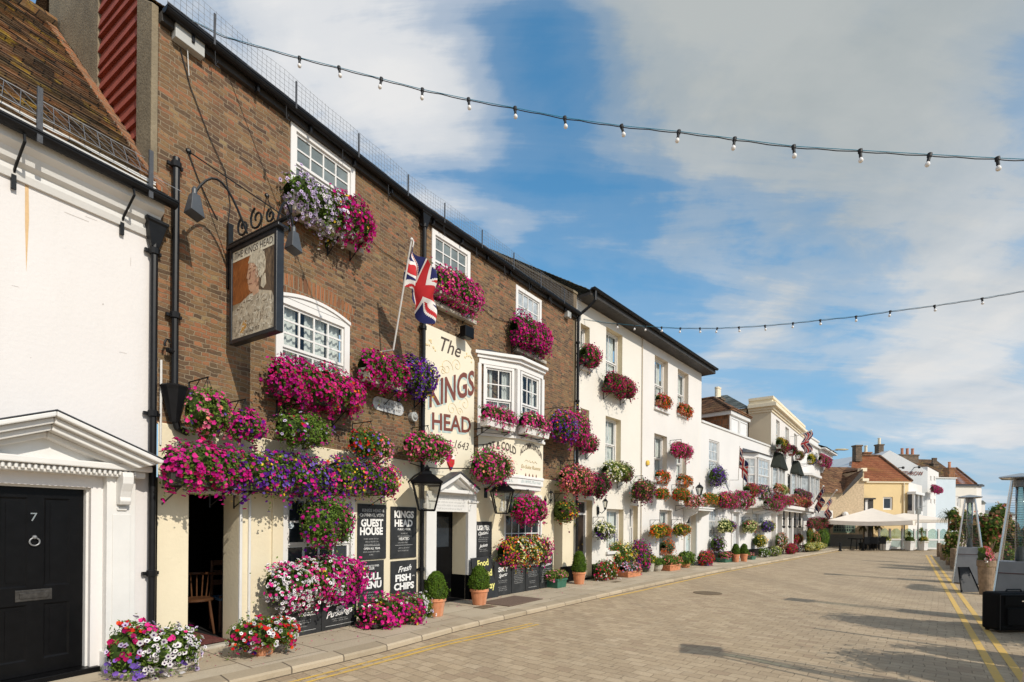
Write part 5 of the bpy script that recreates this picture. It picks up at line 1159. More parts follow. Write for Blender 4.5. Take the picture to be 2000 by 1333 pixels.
    mb = MB(); mb.prism([(u0 - 3, -.2), (u1, -.2), (u1, zs + .0), (U(1800), Z(1800, 914)), (up, zp), (u0 - 3, zp - 2.2)], -7, 0); obj('gable_wall', mb, M_greyw, F3, t)
    Q = F3.sub(u1, 0, 0, -38); mb = MB(); LQ = Q.u(1833, 0, 960); zq = Z(1811, 912); wl = []
    for px in (1818, 1825, 1830):
        for y in (930, 957, 975): wl.append(Q.rect(px - 1.2, px + 1.2, y, y + 9))
    wall_mb(mb, 0, LQ, -.2, zq, [(*w, .15) for w in wl]); mb.quad((LQ, 0, 0), (LQ, -6, 0), (LQ, -6, zq), (LQ, 0, zq)); mb.quad((0, 0, zs - .5), (0, -6, zs - .5), (0, -6, zq), (0, 0, zq)); mb.quad((0, -.05, zq), (LQ, -.05, zq), (LQ, -6, zq), (0, -6, zq)); obj('wall', mb, M_pale, Q, t, label='white front wall', fix=False)
    for w in wl: sash(Q, t, *w, -.05, 1, (1, 1), .06, .03, pane=M_gpale)
    T = MB(); text_mb(T, 'CTHROW', U(1780), Z(1780, 928.5), width=U(1802) - U(1759), o=.06, bold=.02); obj('lettering', T, M_brown, F3, t, fix=False)
    chimney(F3, t, up - .0, -1.2, zp - .35, .50, .5, .95, 1, M_grey_brick, M_stucco)
    chimney(F3, t, U(1771, -1.5), -1.5, Z(1771, 905, -1.5), 1.9, .5, Z(1771, 891, -1.5) - Z(1771, 905, -1.5), 3, M_grey_brick, M_terra2)
    L = MB()
    for px in (1754, 1785): u = U(px); z = Z(px, 914 if px > 1770 else 915); L.box(u - .04, u + .04, 0, .5, z, z + .06); L.ball((u, .5, z), .13, 6, 4)
    obj('sign_lamp', L, M_iron, F3, t)
    # brown roof behind it
    F4 = facing(1800, 1060, 55., 88.); t = thing('back_house', 'white house behind with mossy brown hipped roof and chimneys', 'house', F4.w(0, 0, 0)); Z = lambda px, py, o=0: F4.z_(px, py, o); U = lambda px, o=0: F4.u(px, o, 1000)
    mb = MB(); mb.box(U(1795), U(1866), -6, 0, 0, Z(1850, 930)); obj('wall', mb, M_pale, F4, t)
    mb = MB(); mb.add([(U(1770), .3, Z(1800, 932)), (U(1869), .3, Z(1866, 933)), (U(1826, -5), -5, Z(1826, 898, -5)), (U(1780, -5), -5, Z(1780, 897, -5))], [(0, 1, 2, 3)]); mb.quad((U(1869), .3, Z(1866, 933)), (U(1869), -12, Z(1866, 933)), (U(1826, -5), -8, Z(1826, 898, -5)), (U(1826, -5), -5, Z(1826, 898, -5))); obj('roof', mb, M_tile, F4, t, fix=False)
    chimney(F4, t, U(1824, -3), -3, Z(1824, 915, -3), .6, .5, .45, 3, M_grey_brick, M_grey_brick)
    # pale blue house
    F5 = facing(1833, 1060, 51., 86.); t = thing('blue_house', 'pale blue plain gable end beside the white front', 'house', F5.w(2, 0, 0)); Z = lambda px, py, o=0: F5.z_(px, py, o); U = lambda px, o=0: F5.u(px, o, 1000)
    mb = MB(); mb.box(U(1826), U(1866), -6, 0, -.2, Z(1850, 935)); obj('wall', mb, M_bluew, F5, t); mb = MB(); mb.box(U(1826), U(1867), -6.1, .1, Z(1850, 935), Z(1850, 933)); obj('coping', mb, M_white, F5, t)
    chimney(F5, t, U(1857, -1), -1.2, Z(1857, 933, -1), .65, .6, Z(1857, 916, -1) - Z(1857, 933, -1), 1, M_arch, M_terra)
    # cream house, orange roof, far right
    F6 = facing(1866, 1060, 52., 90.); t = thing('cream_house', 'cream house with orange hipped roof at the right end of the row', 'house', F6.w(2, 0, 0)); Z = lambda px, py, o=0: F6.z_(px, py, o); U = lambda px, o=0: F6.u(px, o, 1000)
    ze = Z(1890, 949); uc = U(1907); w = F6.rect(1866.5, 1876, 970, 992)
    mb = MB(); wall_mb(mb, U(1862), uc, -.2, ze, [(*w, .12)]); Q = F6.sub(uc, 0, 0, -30); mb2 = MB(); Lq = Q.u(1917, 0, 960); wall_mb(mb2, 0, Lq, -.2, ze, []); mb2.quad((Lq, 0, 0), (Lq, -6, 0), (Lq, -6, ze), (Lq, 0, ze))
    obj('wall', mb, M_ivory, F6, t); obj('wall', mb2, M_ivory2, Q, t, label='sunny side wall'); sash(F6, t, *w, -.05, 2, (1, 1), .15, .05, pane=M_gpale)
    mb = MB(); mb.box(U(1863), uc + .1, -.3, .15, ze - .06, ze + .1); mb.box(U(1863), uc + .6, -.3, .05, ze + .1, ze + .16); obj('cornice', mb, M_lead, F6, t); mb = MB(); mb.box(-.1, Lq + .1, -.2, .2, ze - .05, ze + .14); obj('cornice', mb, M_lead, Q, t)
    N = 16; mb = MB(); a, b, rl, rr = U(1864), U(1905), U(1864, -3), U(1867, -3); zr = Z(1866, 915, -3)
    for i in range(N):
        q0, q1 = i / N, (i + 1.04) / N; P = lambda q, s, e: ((a + (rl - a) * q) if s == 0 else (b + (rr - b) * q), .1 - 3.1 * q, ze + .12 + (zr - ze - .12) * q + e)
        mb.quad(P(q0, 0, .04), P(q0, 1, .04), P(q1, 1, 0), P(q1, 0, 0)); B0, B1 = P(q0, 1, .04), P(q1, 1, 0); mb.quad(B0, (B0[0], -7, B0[2]), (B1[0], -7, B1[2]), B1)
    obj('roof', mb, M_tile3, F6, t, fix=False); mb = MB(); mb.tube([(b, .1, ze + .18), (rr, -3, zr + .05)], .1, 6); obj('hip_tile', mb, M_tile2, F6, t)
    # distant low row at the far right, sea front side
    F7 = facing(1915, 1040, 90., 90.); t = thing('distant_house', 'tiny distant white house beyond the cream house', 'house', F7.w(2, 0, 0)); U = lambda px, o=0: F7.u(px, o, 1000); Z = lambda px, py, o=0: F7.z_(px, py, o)
    mb = MB(); mb.box(U(1913), U(1924), -5, 0, 0, Z(1918, 984)); obj('wall', mb, M_pale, F7, t); mb = MB(); mb.prism([(U(1912), Z(1918, 984)), (U(1925), Z(1918, 984)), (U(1918), Z(1918, 978))], -5, .2); obj('roof', mb, M_slate, F7, t)
    t = thing('distant_house', 'tiny distant grey roofed building beyond the shrubs', 'house', F7.w(6, 0, 0)); mb = MB(); mb.box(U(1925), U(1990), -5, -.5, 0, Z(1940, 1005)); obj('wall', mb, M_greyw, F7, t); mb = MB(); mb.prism_u([(-.2, Z(1940, 1005)), (-5.2, Z(1940, 1005)), (-2.6, Z(1940, 996))], U(1924), U(1991)); obj('roof', mb, M_slate, F7, t)
    # grey-brown roof peeking between terrace and sandy building
    F8 = facing(1622, 1060, 60., 88.); t = thing('back_house', 'dun tiled roof glimpsed behind the corner house', 'house', F8.w(0, 0, 0)); U = lambda px, o=0: F8.u(px, o, 1000); Z = lambda px, py, o=0: F8.z_(px, py, o)
    mb = MB(); mb.box(U(1580), U(1646), -6, 0, 0, Z(1640, 909)); obj('wall', mb, M_stucco, F8, t); mb = MB(); mb.add([(U(1575), .3, Z(1640, 910)), (U(1650), .3, Z(1650, 910)), (U(1622, -4), -4, Z(1622, 896, -4)), (U(1580, -4), -4, Z(1580, 880, -4))], [(0, 1, 2, 3)]); obj('roof', mb, M_tile, F8, t, fix=False)
far_buildings()
# ================================================================ flowers
def proj(v):
    X, Y, Z = v[0], v[1], v[2] - EYE; return CX + (X * _c + Z * _s) / Y * FPX, CY - (-X * _s + Z * _c) / Y * FPX
def unit(a): return a / np.maximum(1e-9, np.linalg.norm(a, axis=1, keepdims=True))
def lump(rs, t, th, n=7, f=2.6):
    out = np.zeros_like(t)
    for _ in range(n):
        k, l = rs.uniform(1, f * 2.2), rs.randint(1, 5); out += np.sin(k * t * 3.1 + l * th + rs.uniform(0, 6.28))
    return out / n ** .5 / 1.4
def shell(rs, n, a, b, c, p, scale, phase, back=-.35, lo=-2.2, hi=1.75):
    """n points on a lumpy long mound; returns positions, normals, t, height"""
    t = np.clip(rs.uniform(-1, 1, n) * 1.0, -.995, .995); th = rs.uniform(lo, hi, n)
    r = (1 - np.abs(t) ** p) ** (1 / p)
    seed = np.random.RandomState(phase); lm = 1 + .24 * lump(seed, t, th)
    rr = r * lm * scale
    P = np.stack([a * t * (1 + .06 * lump(np.random.RandomState(phase + 1), t, th)), b * rr * np.cos(th), c * rr * np.sin(th)], 1)
    N = unit(np.stack([np.sign(t) * np.abs(t) ** (p - 1) / a * .9, r * np.cos(th) / b, r * np.sin(th) / c], 1))
    return P, N, t, np.sin(th) * r
def discs(rs, P, N, s, rim, sunk=.35, star=.82, tilt=.45):
    n = len(P); N = unit(N + rs.normal(0, tilt, (n, 3)) + np.array([0, .25, .18])); h = unit(rs.normal(0, 1, (n, 3))); T1 = unit(np.cross(N, h)); T2 = np.cross(N, T1)
    s = (s * rs.uniform(.6, 1.22, n))[:, None]
    V = [P - N * s * sunk]
    for k in range(rim):
        q = 2 * math.pi * k / rim; f = (star if (rim >= 8 and k % 2) else 1.) * rs.uniform(.88, 1.08, (n, 1))
        V.append(P + (T1 * math.cos(q) + T2 * math.sin(q)) * s * f + N * s * rs.uniform(-.12, .15, (n, 1)))
    V = np.stack(V, 1).reshape(-1, 3); b = (np.arange(n) * (rim + 1))[:, None, None]
    T = np.array([[0, 1 + k, 1 + (k + 1) % rim] for k in range(rim)])[None] + b
    return V, T.reshape(-1, 3), N, T1, T2, s
def leaves_np(rs, P, N, L, wid=.5, tilt=.8):
    n = len(P); N = unit(N + rs.normal(0, tilt, (n, 3))); h = unit(rs.normal(0, 1, (n, 3)) + np.array([0, 0, -.4])); T1 = unit(np.cross(N, h)); T2 = np.cross(N, T1)
    L = (L * rs.uniform(.55, 1.25, n))[:, None]; W_ = L * wid
    V = np.stack([P - T2 * L * .5, P + T1 * W_ * .5 + N * L * .08, P + T2 * L * .5 - N * L * .1, P - T1 * W_ * .5 + N * L * .08], 1).reshape(-1, 3)
    b = (np.arange(n) * 4)[:, None, None]; T = (np.array([[0, 1, 2], [0, 2, 3]])[None] + b).reshape(-1, 3); return V, T
def core_np(rs, a, b, c, p, k, phase, nu=22, nt=12):
    t = np.linspace(-.985, .985, nu); th = np.linspace(0, 2 * math.pi, nt, endpoint=False); tt, hh = np.meshgrid(t, th, indexing='ij'); tt, hh = tt.ravel(), hh.ravel()
    r = (1 - np.abs(tt) ** p) ** (1 / p) * k * (1 + .24 * lump(np.random.RandomState(phase), tt, hh)) * rs.uniform(.9, 1.1, len(tt))
    V = np.stack([a * tt * .95, b * r * np.cos(hh), c * r * np.sin(hh)], 1); T = []
    for i in range(nu - 1):
        for j in range(nt):
            q = i * nt + j; q2 = i * nt + (j + 1) % nt; T += [(q, q2, q2 + nt), (q, q2 + nt, q + nt)]
    return V, np.array(T)
CNT = [0]
GRP = {'hanging_basket': 'hanging baskets along the terrace', 'window_box': 'window boxes full of summer bedding', 'flower_pot': 'pots of flowers standing on the pavement', 'flower_trough': 'flower troughs along the terrace'}
CATS = {'hanging_basket': 'hanging basket', 'window_box': 'window box', 'flower_pot': 'flower pot', 'flower_trough': 'flower trough'}
def mound(t, Fp, a, b, c, pal, depth, p=2.5, cover=1.0, leafy=1.0, size=.027, leaf='leaf', leafsize=.045, trail=.035, up=0.):
    """foliage part and one blossom cluster per colour, under thing t, around the origin of frame Fp"""
    CNT[0] += 17; ph = CNT[0] * 3 % 99991; rs = np.random.RandomState(ph)
    far = depth > 19; mid = depth > 11
    area = 2 * a * math.pi * (b + c) / 2 * 1.15
    if size <= .032: size *= .92
    if far: size *= 1.3; leafsize *= 1.5
    elif mid: size *= 1.12; leafsize *= 1.15
    n = int(min(2200, 1.02 * cover * area / (size * size * 1.9))); nl = int(min(3200, leafy * 1.5 * area / (leafsize * leafsize * .32)))
    P, N, _, _ = shell(rs, nl, a, b, c, p, 1, ph, lo=-2.6, hi=2.4); P *= rs.uniform(.74, 1.04, (nl, 1)) * np.where(rs.uniform(0, 1, (nl, 1)) < .05, rs.uniform(1.05, 1.3, (nl, 1)), 1.); 
    if trail: P[:, 2] -= np.abs(rs.normal(0, trail, nl)) * (rs.uniform(0, 1, nl) < .3)
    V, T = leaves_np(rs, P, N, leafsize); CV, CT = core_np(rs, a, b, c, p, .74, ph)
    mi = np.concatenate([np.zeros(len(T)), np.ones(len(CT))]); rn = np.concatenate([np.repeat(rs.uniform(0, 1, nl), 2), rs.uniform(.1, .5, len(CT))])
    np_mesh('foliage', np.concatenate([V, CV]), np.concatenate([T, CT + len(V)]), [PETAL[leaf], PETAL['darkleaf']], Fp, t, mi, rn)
    if n < 1 or not pal: return
    P, N, tt, vv = shell(rs, n, a, b, c, p, 1, ph); P *= rs.uniform(.95, 1.10, (n, 1)) * np.where(rs.uniform(0, 1, (n, 1)) < .04, rs.uniform(1.05, 1.25, (n, 1)), 1.)
    keep = rs.uniform(0, 1, n) < np.clip(.82 + .58 * lump(np.random.RandomState(ph + 5), tt * 1.7 * max(1, a / .4), vv * 2.6, 7, 3.), .12, 1); P, N, tt, vv = P[keep], N[keep], tt[keep], vv[keep]; n = len(P)
    if n < 2: return
    if trail: P[:, 2] -= np.abs(rs.normal(0, trail, n)) * (rs.uniform(0, 1, n) < .25)
    if trail and depth < 21:                               # loose trailing strands
        ns = int(9 * max(.3, a / .35)); SP, SN, st, sv = shell(rs, ns, a, b, c, p, 1, ph, lo=-1.9, hi=-.1); k2 = 7
        f = np.tile(np.linspace(.1, 1, k2), ns)[:, None]; Ls = np.repeat(rs.uniform(.25, .95, ns) * c, k2)[:, None]; dr = np.repeat(np.stack([rs.normal(0, .30, ns), rs.uniform(.0, .25, ns), -np.ones(ns)], 1), k2, 0)
        Q = np.repeat(SP, k2, 0) + dr * f * Ls + rs.normal(0, .012, (ns * k2, 3)); QN = np.repeat(SN, k2, 0)
        V, T = leaves_np(rs, Q, QN, leafsize * .85); np_mesh('trailing_stem', V, T, PETAL[leaf], Fp, t, None, np.repeat(rs.uniform(0, 1, len(Q)), 2))
        sel = rs.uniform(0, 1, len(Q)) < min(.6, .5 * cover); P = np.concatenate([P, Q[sel] + QN[sel] * .015]); N = np.concatenate([N, QN[sel]]); tt = np.concatenate([tt, np.repeat(st, k2)[sel]]); vv = np.concatenate([vv, np.repeat(sv, k2)[sel]]); n = len(P)
    Wt = []
    for e in pal:
        w = np.full(n, float(e[1])); t0, t1 = (e[2], e[3]) if len(e) > 3 else (-1.2, 1.2); v0, v1 = (e[4], e[5]) if len(e) > 5 else (-1.3, 1.3)
        soft = np.clip((tt - t0) / .18 + .5, 0, 1) * np.clip((t1 - tt) / .18 + .5, 0, 1) * np.clip((vv - v0) / .25 + .5, 0, 1) * np.clip((v1 - vv) / .25 + .5, 0, 1)
        Wt.append(w * soft * np.exp(1.3 * lump(np.random.RandomState(ph + 7 * len(Wt)), tt * 1.6, vv * 2.2, 6, 3.2)) + 1e-6)
    Wt = np.array(Wt); Wt /= Wt.sum(0); pick = (np.cumsum(Wt, 0) < rs.uniform(0, 1, n)).sum(0); pick = np.minimum(pick, len(pal) - 1)
    for i, e in enumerate(pal):
        k = np.where(pick == i)[0]
        if len(k) < 2: continue
        rim = 4 if far else (5 if mid else 10); sz = size * {'red': .85, 'orange': .85, 'yellow': .75, 'purple': .92}.get(e[0], 1.)
        V, T, NN, T1, T2, s = discs(rs, P[k], N[k], sz, rim); rn = np.repeat(rs.uniform(0, 1, len(k)), rim); mi = None; ms = [PETAL[e[0]]]
        if e[0] in ('white', 'lilac') and not mid:
            m = len(k); Vs = [P[k] + NN * s * .02]
            for q in range(5): Vs.append(P[k] - NN * s * .12 + (T1 * math.cos(q * 1.2566) + T2 * math.sin(q * 1.2566)) * s * .36)
            V2 = np.stack(Vs, 1).reshape(-1, 3); T2_ = (np.array([[0, 1 + q, 1 + (q + 1) % 5] for q in range(5)])[None] + (np.arange(m) * 6)[:, None, None]).reshape(-1, 3)
            mi = np.concatenate([np.zeros(len(T)), np.ones(len(T2_))]); T = np.concatenate([T, T2_ + len(V)]); V = np.concatenate([V, V2]); rn = np.concatenate([rn, np.full(len(T2_), .4)]); ms.append(PETAL['throat'])
        np_mesh('blossom_cluster', V, T, ms, Fp, t, mi, rn, label=e[0].replace('hotpink', 'hot pink') + ' blossoms')
def extent(F, bb, o, b):
    x0, y0, x1, y1 = bb; u, z, dep = F.hit((x0 + x1) / 2, (y0 + y1) / 2, o); C = F.w(u, o, z); p0 = proj(C)
    D = Vector((*F.d, 0)); Nn = Vector((*F.n, 0)); e = .1
    pd, pn = proj(C + D * e), proj(C + Nn * e); su, sy = (pd[0] - p0[0]) / e, (pd[1] - p0[1]) / e; so, soy = (pn[0] - p0[0]) / e, (pn[1] - p0[1]) / e; sz = FPX / dep
    a = math.sqrt(max(((x1 - x0) / 2) ** 2 - (b * so) ** 2, (.30 * (x1 - x0) / 2) ** 2)) / abs(su); h = (y1 - y0) / 2
    c = math.sqrt(max(h * h - (a * sy * .75) ** 2 - (b * soy) ** 2, (.45 * h) ** 2)) / sz
    return u, z, dep, a, c
def planter(F, bb, kind, pal, label, o=.28, b=None, hold=None, name=None, drop=0., **kw):
    nm = {'basket': 'hanging_basket', 'box': 'window_box', 'trough': 'flower_trough'}[kind]
    r_px = (bb[3] - bb[1]) / 2; dep0 = F.hit((bb[0] + bb[2]) / 2, (bb[1] + bb[3]) / 2, o)[2]
    if b is None: b = min(.34, max(.16, r_px * dep0 / FPX * .9)) if kind == 'basket' else min(.26, max(.14, r_px * dep0 / FPX * .8))
    u, z, dep, a, c = extent(F, bb, o, b); a *= .90; c *= (.88 if dep < 11 else .82)
    Fp = F.sub(u, o, z); t = thing(nm, label, CATS[nm], F.w(u, o, z - c), GRP[nm])
    mb = MB()
    if kind == 'basket':
        mb.lathe((0, 0, 0), [(.04, -c * .80), (min(a, b) * .5, -c * .72), (min(a, b) * .74, -c * .35), (min(a, b) * .78, 0)], 12, sx=min(1.5, a / min(a, b))); obj('basket', mb, hold or M_moss, Fp, t, smooth=True)
        mb = MB(); top = c * .95 + .16
        if o > .12:
            mb.tube([(0, -o + .01, top - .22), (0, -o + .01, top), (0, .02, top)], .009, 5); mb.tube([(0, -o + .01, top - .2), (0, -o * .4, top)], .006, 4)
            for q in (0, 2.1, 4.2): mb.tube([(0, 0, top), (min(a, b) * .7 * math.cos(q), min(a, b) * .7 * math.sin(q), 0)], .004, 3)
            obj('bracket', mb, M_iron, Fp, t)
    else:
        h = min(.22, c * .9); w = a * .9; zb = -c * .55 - drop
        mb.add([(-w, -.1, zb - h / 2), (w, -.1, zb - h / 2), (w, .08, zb - h / 2), (-w, .08, zb - h / 2), (-w, -.11, zb + h / 2), (w, -.11, zb + h / 2), (w, .11, zb + h / 2), (-w, .11, zb + h / 2)], [(0, 1, 2, 3), (4, 5, 6, 7), (0, 1, 5, 4), (1, 2, 6, 5), (2, 3, 7, 6), (3, 0, 4, 7)])
        mb.box(-w - .01, w + .01, .105, .125, zb + h / 2 - .04, zb + h / 2); obj('trough', mb, hold or M_soffit, Fp, t, bevel=.006)
        mb = MB()
        if o > .16:
            for x in (-w * .7, w * .7): mb.tube([(x, -o + .01, zb - h / 2 - .22), (x, -o + .01, zb - h / 2 - .01), (x, .06, zb - h / 2 - .01)], .011, 5); mb.tube([(x, -o + .02, zb - h / 2 - .2), (x, .04, zb - h / 2 - .02)], .008, 5)
            obj('bracket', mb, M_iron, Fp, t)
    mound(t, Fp, a, b, c, pal, dep, p=2.4 if kind == 'basket' else 4., **kw)
    return t
MG, CR, PK, HP, RD, OR, YE, WH, LI, PU, VI, CM, SA, PL, RU = ('magenta', 'crimson', 'pink', 'hotpink', 'red', 'orange', 'yellow', 'white', 'lilac', 'purple', 'violet', 'cream', 'salmon', 'plum', 'rust')
A, B, Wf, Cf, Hf, If, Jf = FA, FB, FW, FC, FH, FI, FJ
# --- the pub
planter(A, (552, 352, 690, 462), 'box', [(LI, 1, -1.2, .55), (WH, .5, -.4, .9), (YE, .06, .2, .9), (MG, .3, .5, 1.2)], 'stone window box of lilac petunias under the top window nearest the hanging sign', o=.20, hold=M_stone, cover=.95, size=.028)
planter(A, (634, 382, 728, 474), 'box', [(MG, 1), (CR, .35), (YE, .05, -.5, .6)], 'magenta petunias spilling from the right end of the topmost lilac window box', o=.24, hold=M_stone, cover=1.5)
planter(B, (843, 528, 942, 606), 'box', [(HP, 1), (MG, .6), (YE, .14, -1, .2), (PK, .2)], 'window box of hot pink petunias behind the union flag, top floor of the pub', o=.20, hold=M_stone, cover=1.25)
planter(B, (995, 617, 1076, 691), 'box', [(MG, 1), (CR, .35), (HP, .3)], 'dense magenta window box over the bay window of the pub', o=.22, hold=M_soffit, cover=1.3)
planter(A, (522, 708, 716, 802), 'box', [(CR, .8), (MG, 1), (HP, .35), (OR, .12, .2, 1)], 'big crimson window box below the arched window of the pub', o=.25, hold=M_soffit, cover=1.35, trail=.05)
planter(A, (698, 688, 796, 764), 'box', [(MG, 1), (CR, .6), (YE, .1, -.9, .3), (PU, .2, .4, 1.2)], 'magenta bracket trough at the foot of the flagpole', o=.26, hold=M_stone, cover=1.15)
planter(A, (778, 698, 850, 774), 'box', [(PU, 1.3), (VI, .3), (YE, .12), (MG, .15, -1, -.4)], 'deep purple petunia trough right of the flagpole by the black downpipe', o=.26, hold=M_soffit, cover=1.35)
planter(A, (355, 756, 455, 856), 'basket', [(PK, .8), (HP, .8), (MG, .5), (SA, .3), (VI, .12)], 'hanging basket of pink flowers closest to the left house', o=.42, cover=.5, leafy=1.3)
planter(A, (436, 800, 520, 864), 'basket', [(MG, 1), (HP, .4), (PU, .25)], 'magenta hanging basket tucked beside the first pink one', o=.34, cover=.95)
planter(A, (532, 804, 652, 878), 'basket', [(RD, .30, -.5, .3, 0, 1), (PK, .25, .3, 1.2), (MG, .25), (LI, .2), (PU, .15)], 'very leafy green hanging basket with a few red flowers on top', o=.42, cover=.22, leafy=1.5)
planter(A, (677, 838, 770, 900), 'basket', [(RD, .8, -1.1, -.1), (PK, .8, -.1, 1.2), (SA, .3, 0, 1.2), (VI, .15)], 'hanging basket with a scarlet left half and a pink right half', o=.42, cover=.5, leafy=1.3)
planter(B, (782, 844, 888, 902), 'basket', [(HP, .8), (PK, .6), (MG, .4), (SA, .25)], 'pink and green hanging basket above the first black lantern', o=.42, cover=.42, leafy=1.3)
planter(A, (313, 866, 482, 958), 'trough', [(MG, 1), (HP, .6), (CR, .3), (PU, .2, .3, 1.2)], 'long hot magenta trough hanging over the open doorway', o=.38, cover=1.1, trail=.06)
planter(A, (444, 882, 664, 970), 'trough', [(PU, 1.2), (VI, .35), (MG, .5), (YE, .12), (HP, .2)], 'long deep purple trough over the left ground floor window', o=.36, cover=1.0, trail=.06)
planter(A, (630, 896, 784, 968), 'trough', [(MG, .7, .1, 1.2), (PU, .9, -1, .5), (YE, .22), (OR, .12), (HP, .3)], 'mixed purple, yellow and magenta trough above the guest house board', o=.36, cover=.8, leafy=1.2, trail=.06)
planter(A, (580, 968, 694, 1072), 'basket', [(MG, .7), (HP, .5, .2, 1.2), (PU, .2)], 'leafy trailing basket with magenta edges in front of the left ground floor window', o=.45, cover=.3, leafy=1.5, trail=.05)
planter(A, (517, 1086, 720, 1184), 'box', [(WH, 1., -1.2, .35), (HP, .4), (MG, 1.2, .0, 1.2), (YE, .1, -.2, .8, .2, 1), (CR, .3, -.3, .3)], 'large window box, white petunias left and magenta right, over the dessert board', o=.36, hold=M_soffit, cover=1.35, b=.30, trail=.03)
planter(B, (938, 793, 1010, 834), 'box', [(HP, .8), (PK, .5), (MG, .7)], 'white box of pink flowers at the left side of the bay window', o=.42, hold=M_gloss, cover=.9, size=.024, drop=.09)
planter(B, (1012, 806, 1076, 850), 'box', [(HP, .8), (MG, .7), (CM, .2, -1, -.4), (PK, .4)], 'white box of pink flowers along the front of the bay window', o=.62, hold=M_gloss, cover=.9, size=.024, drop=.09)
planter(B, (1066, 800, 1130, 866), 'basket', [(PU, .9, -1.2, .3, -1, .3), (MG, .6), (VI, .3), (OR, .12)], 'purple basket at the right corner of the bay window', o=.55, cover=1.0)
planter(B, (1090, 798, 1152, 874), 'basket', [(MG, 1.), (HP, .5), (YE, .3, -.6, .6, .3, 1.2), (OR, .2, -.6, .4, .3, 1.2)], 'magenta basket topped with yellow beside the right downpipe of the pub', o=.45, cover=1.0)
planter(B, (914, 876, 1002, 948), 'basket', [(HP, .7), (SA, .4), (MG, .7), (PK, .4)], 'pink and magenta basket hanging over the second black lantern', o=.45, cover=.6, leafy=1.2)
planter(B, (994, 964, 1068, 1026), 'basket', [(CR, 1.), (HP, .4), (MG, .4)], 'round crimson basket hanging in front of the right ground floor window', o=.45, cover=1.05)
planter(B, (970, 1044, 1080, 1106), 'box', [(YE, .5, -1, .5), (CM, .4, -.6, .6), (OR, .4), (MG, .9, .35, 1.2), (CR, .4), (WH, .3, -.6, .4), (HP, .6, -1.2, -.5, -1, 0)], 'window box of mixed yellow, orange and magenta over the potatoes board', o=.30, hold=M_soffit, cover=1.0, size=.024)
planter(B, (1078, 970, 1126, 1026), 'basket', [(YE, .2), (OR, .2), (PL, .4)], 'green trailing basket with specks of yellow in the right doorway of the pub', o=.3, cover=.45, leafy=1.3, leaf='limeleaf')
planter(B, (1086, 904, 1160, 966), 'basket', [(SA, .8), (PK, .5), (CR, .6), (PU, .3, -1, 0, .3, 1.2)], 'salmon and crimson basket at the far corner of the pub', o=.45, cover=.95)
# --- the two tall houses
planter(Wf, (1130, 922, 1192, 973), 'basket', [(PL, 1.), (CR, .3)], 'very dark plum basket over the panelled door', o=.4, cover=.8, leaf='darkleaf')
planter(Wf, (1130, 671, 1173, 719), 'box', [(CR, .8), (HP, .4), (OR, .15, .3, 1.2), (YE, .1, .3, 1.2)], 'mixed red box under the narrow top window by the downpipe', o=.2, cover=.8)
planter(Wf, (1177, 729, 1241, 777), 'box', [(CR, 1.), (PL, .3), (CM, .2, .5, 1.2, .2, 1.2)], 'crimson box under the wide top window of the first ivory house', o=.24, cover=1.0)
planter(Wf, (1129, 847, 1167, 884), 'box', [(CR, .8), (HP, .5), (PL, .2)], 'crimson box under the narrow middle window by the downpipe', o=.2, cover=.9)
planter(Wf, (1174, 900, 1236, 942), 'box', [(CM, .55, -1.2, .1), (WH, .3, -1.2, .1), (PL, .6, .1, 1.2)], 'box of cream flowers with a dark purple right half', o=.26, cover=.6, leafy=1.2, leaf='limeleaf')
planter(Wf, (1229, 934, 1280, 982), 'basket', [(PL, .9), (MG, .7, .0, 1.2, -1.2, 0), (SA, .25, -1, 0)], 'plum and magenta basket at the boundary of the two ivory houses', o=.42, cover=.9)
planter(Wf, (1157, 1017, 1201, 1056), 'basket', [(CM, .8, -1.2, 1.2, -.2, 1.2), (WH, .5), (PU, .9, -1.2, .5, -1.2, -.2)], 'basket of creamy white flowers with a purple underside beside the wall lamp', o=.36, cover=.7, leaf='limeleaf')
planter(Wf, (1279, 769, 1311, 798), 'box', [(RD, .6), (OR, .8), (WH, .3, .5, 1.2), (HP, .3, -1.2, -.6)], 'orange geranium box, top floor left window of the second ivory house', o=.1, hold=M_terra2, cover=1., leafy=.8)
planter(Wf, (1322, 789, 1353, 813), 'box', [(RD, .7), (OR, .8), (SA, .5)], 'orange geranium box, top floor right window of the second ivory house', o=.1, hold=M_terra2, cover=1.1, leafy=.8)
planter(Wf, (1306, 863, 1354, 896), 'basket', [(CR, 1.), (HP, .6), (PK, .2)], 'crimson basket hung against the middle right window of the second ivory house', o=.42, cover=.9)
planter(Wf, (1278, 919, 1309, 944), 'box', [(RD, .6), (OR, 1.), (WH, .2, .2, 1.2)], 'bright orange box, middle floor left window of the second ivory house', o=.1, hold=M_white, cover=1.1, leafy=.8)
planter(Wf, (1321, 927, 1352, 950), 'box', [(OR, 1.), (RU, .4)], 'bright orange box, middle floor right window of the second ivory house', o=.1, hold=M_white, cover=1.1, leafy=.8)
planter(Wf, (1276, 951, 1307, 978), 'basket', [(RD, .7, -1.2, 1.2, -1.2, 0), (OR, .2)], 'green basket with red trailers beside the plum basket', o=.36, hold=M_terra2, cover=.5, leafy=1.2)
planter(Wf, (1310, 952, 1350, 979), 'basket', [(RD, .7, -1.2, -.2), (OR, .3, .4, 1.2)], 'green basket with a red left end near the door hood', o=.36, hold=M_terra2, cover=.5, leafy=1.2)
planter(Wf, (1335, 966, 1377, 990), 'box', [(PK, .8), (WH, .6), (SA, .4), (CR, .3)], 'pink and white flowers in the terracotta trough on the door hood', o=.5, hold=M_terra, cover=.9)
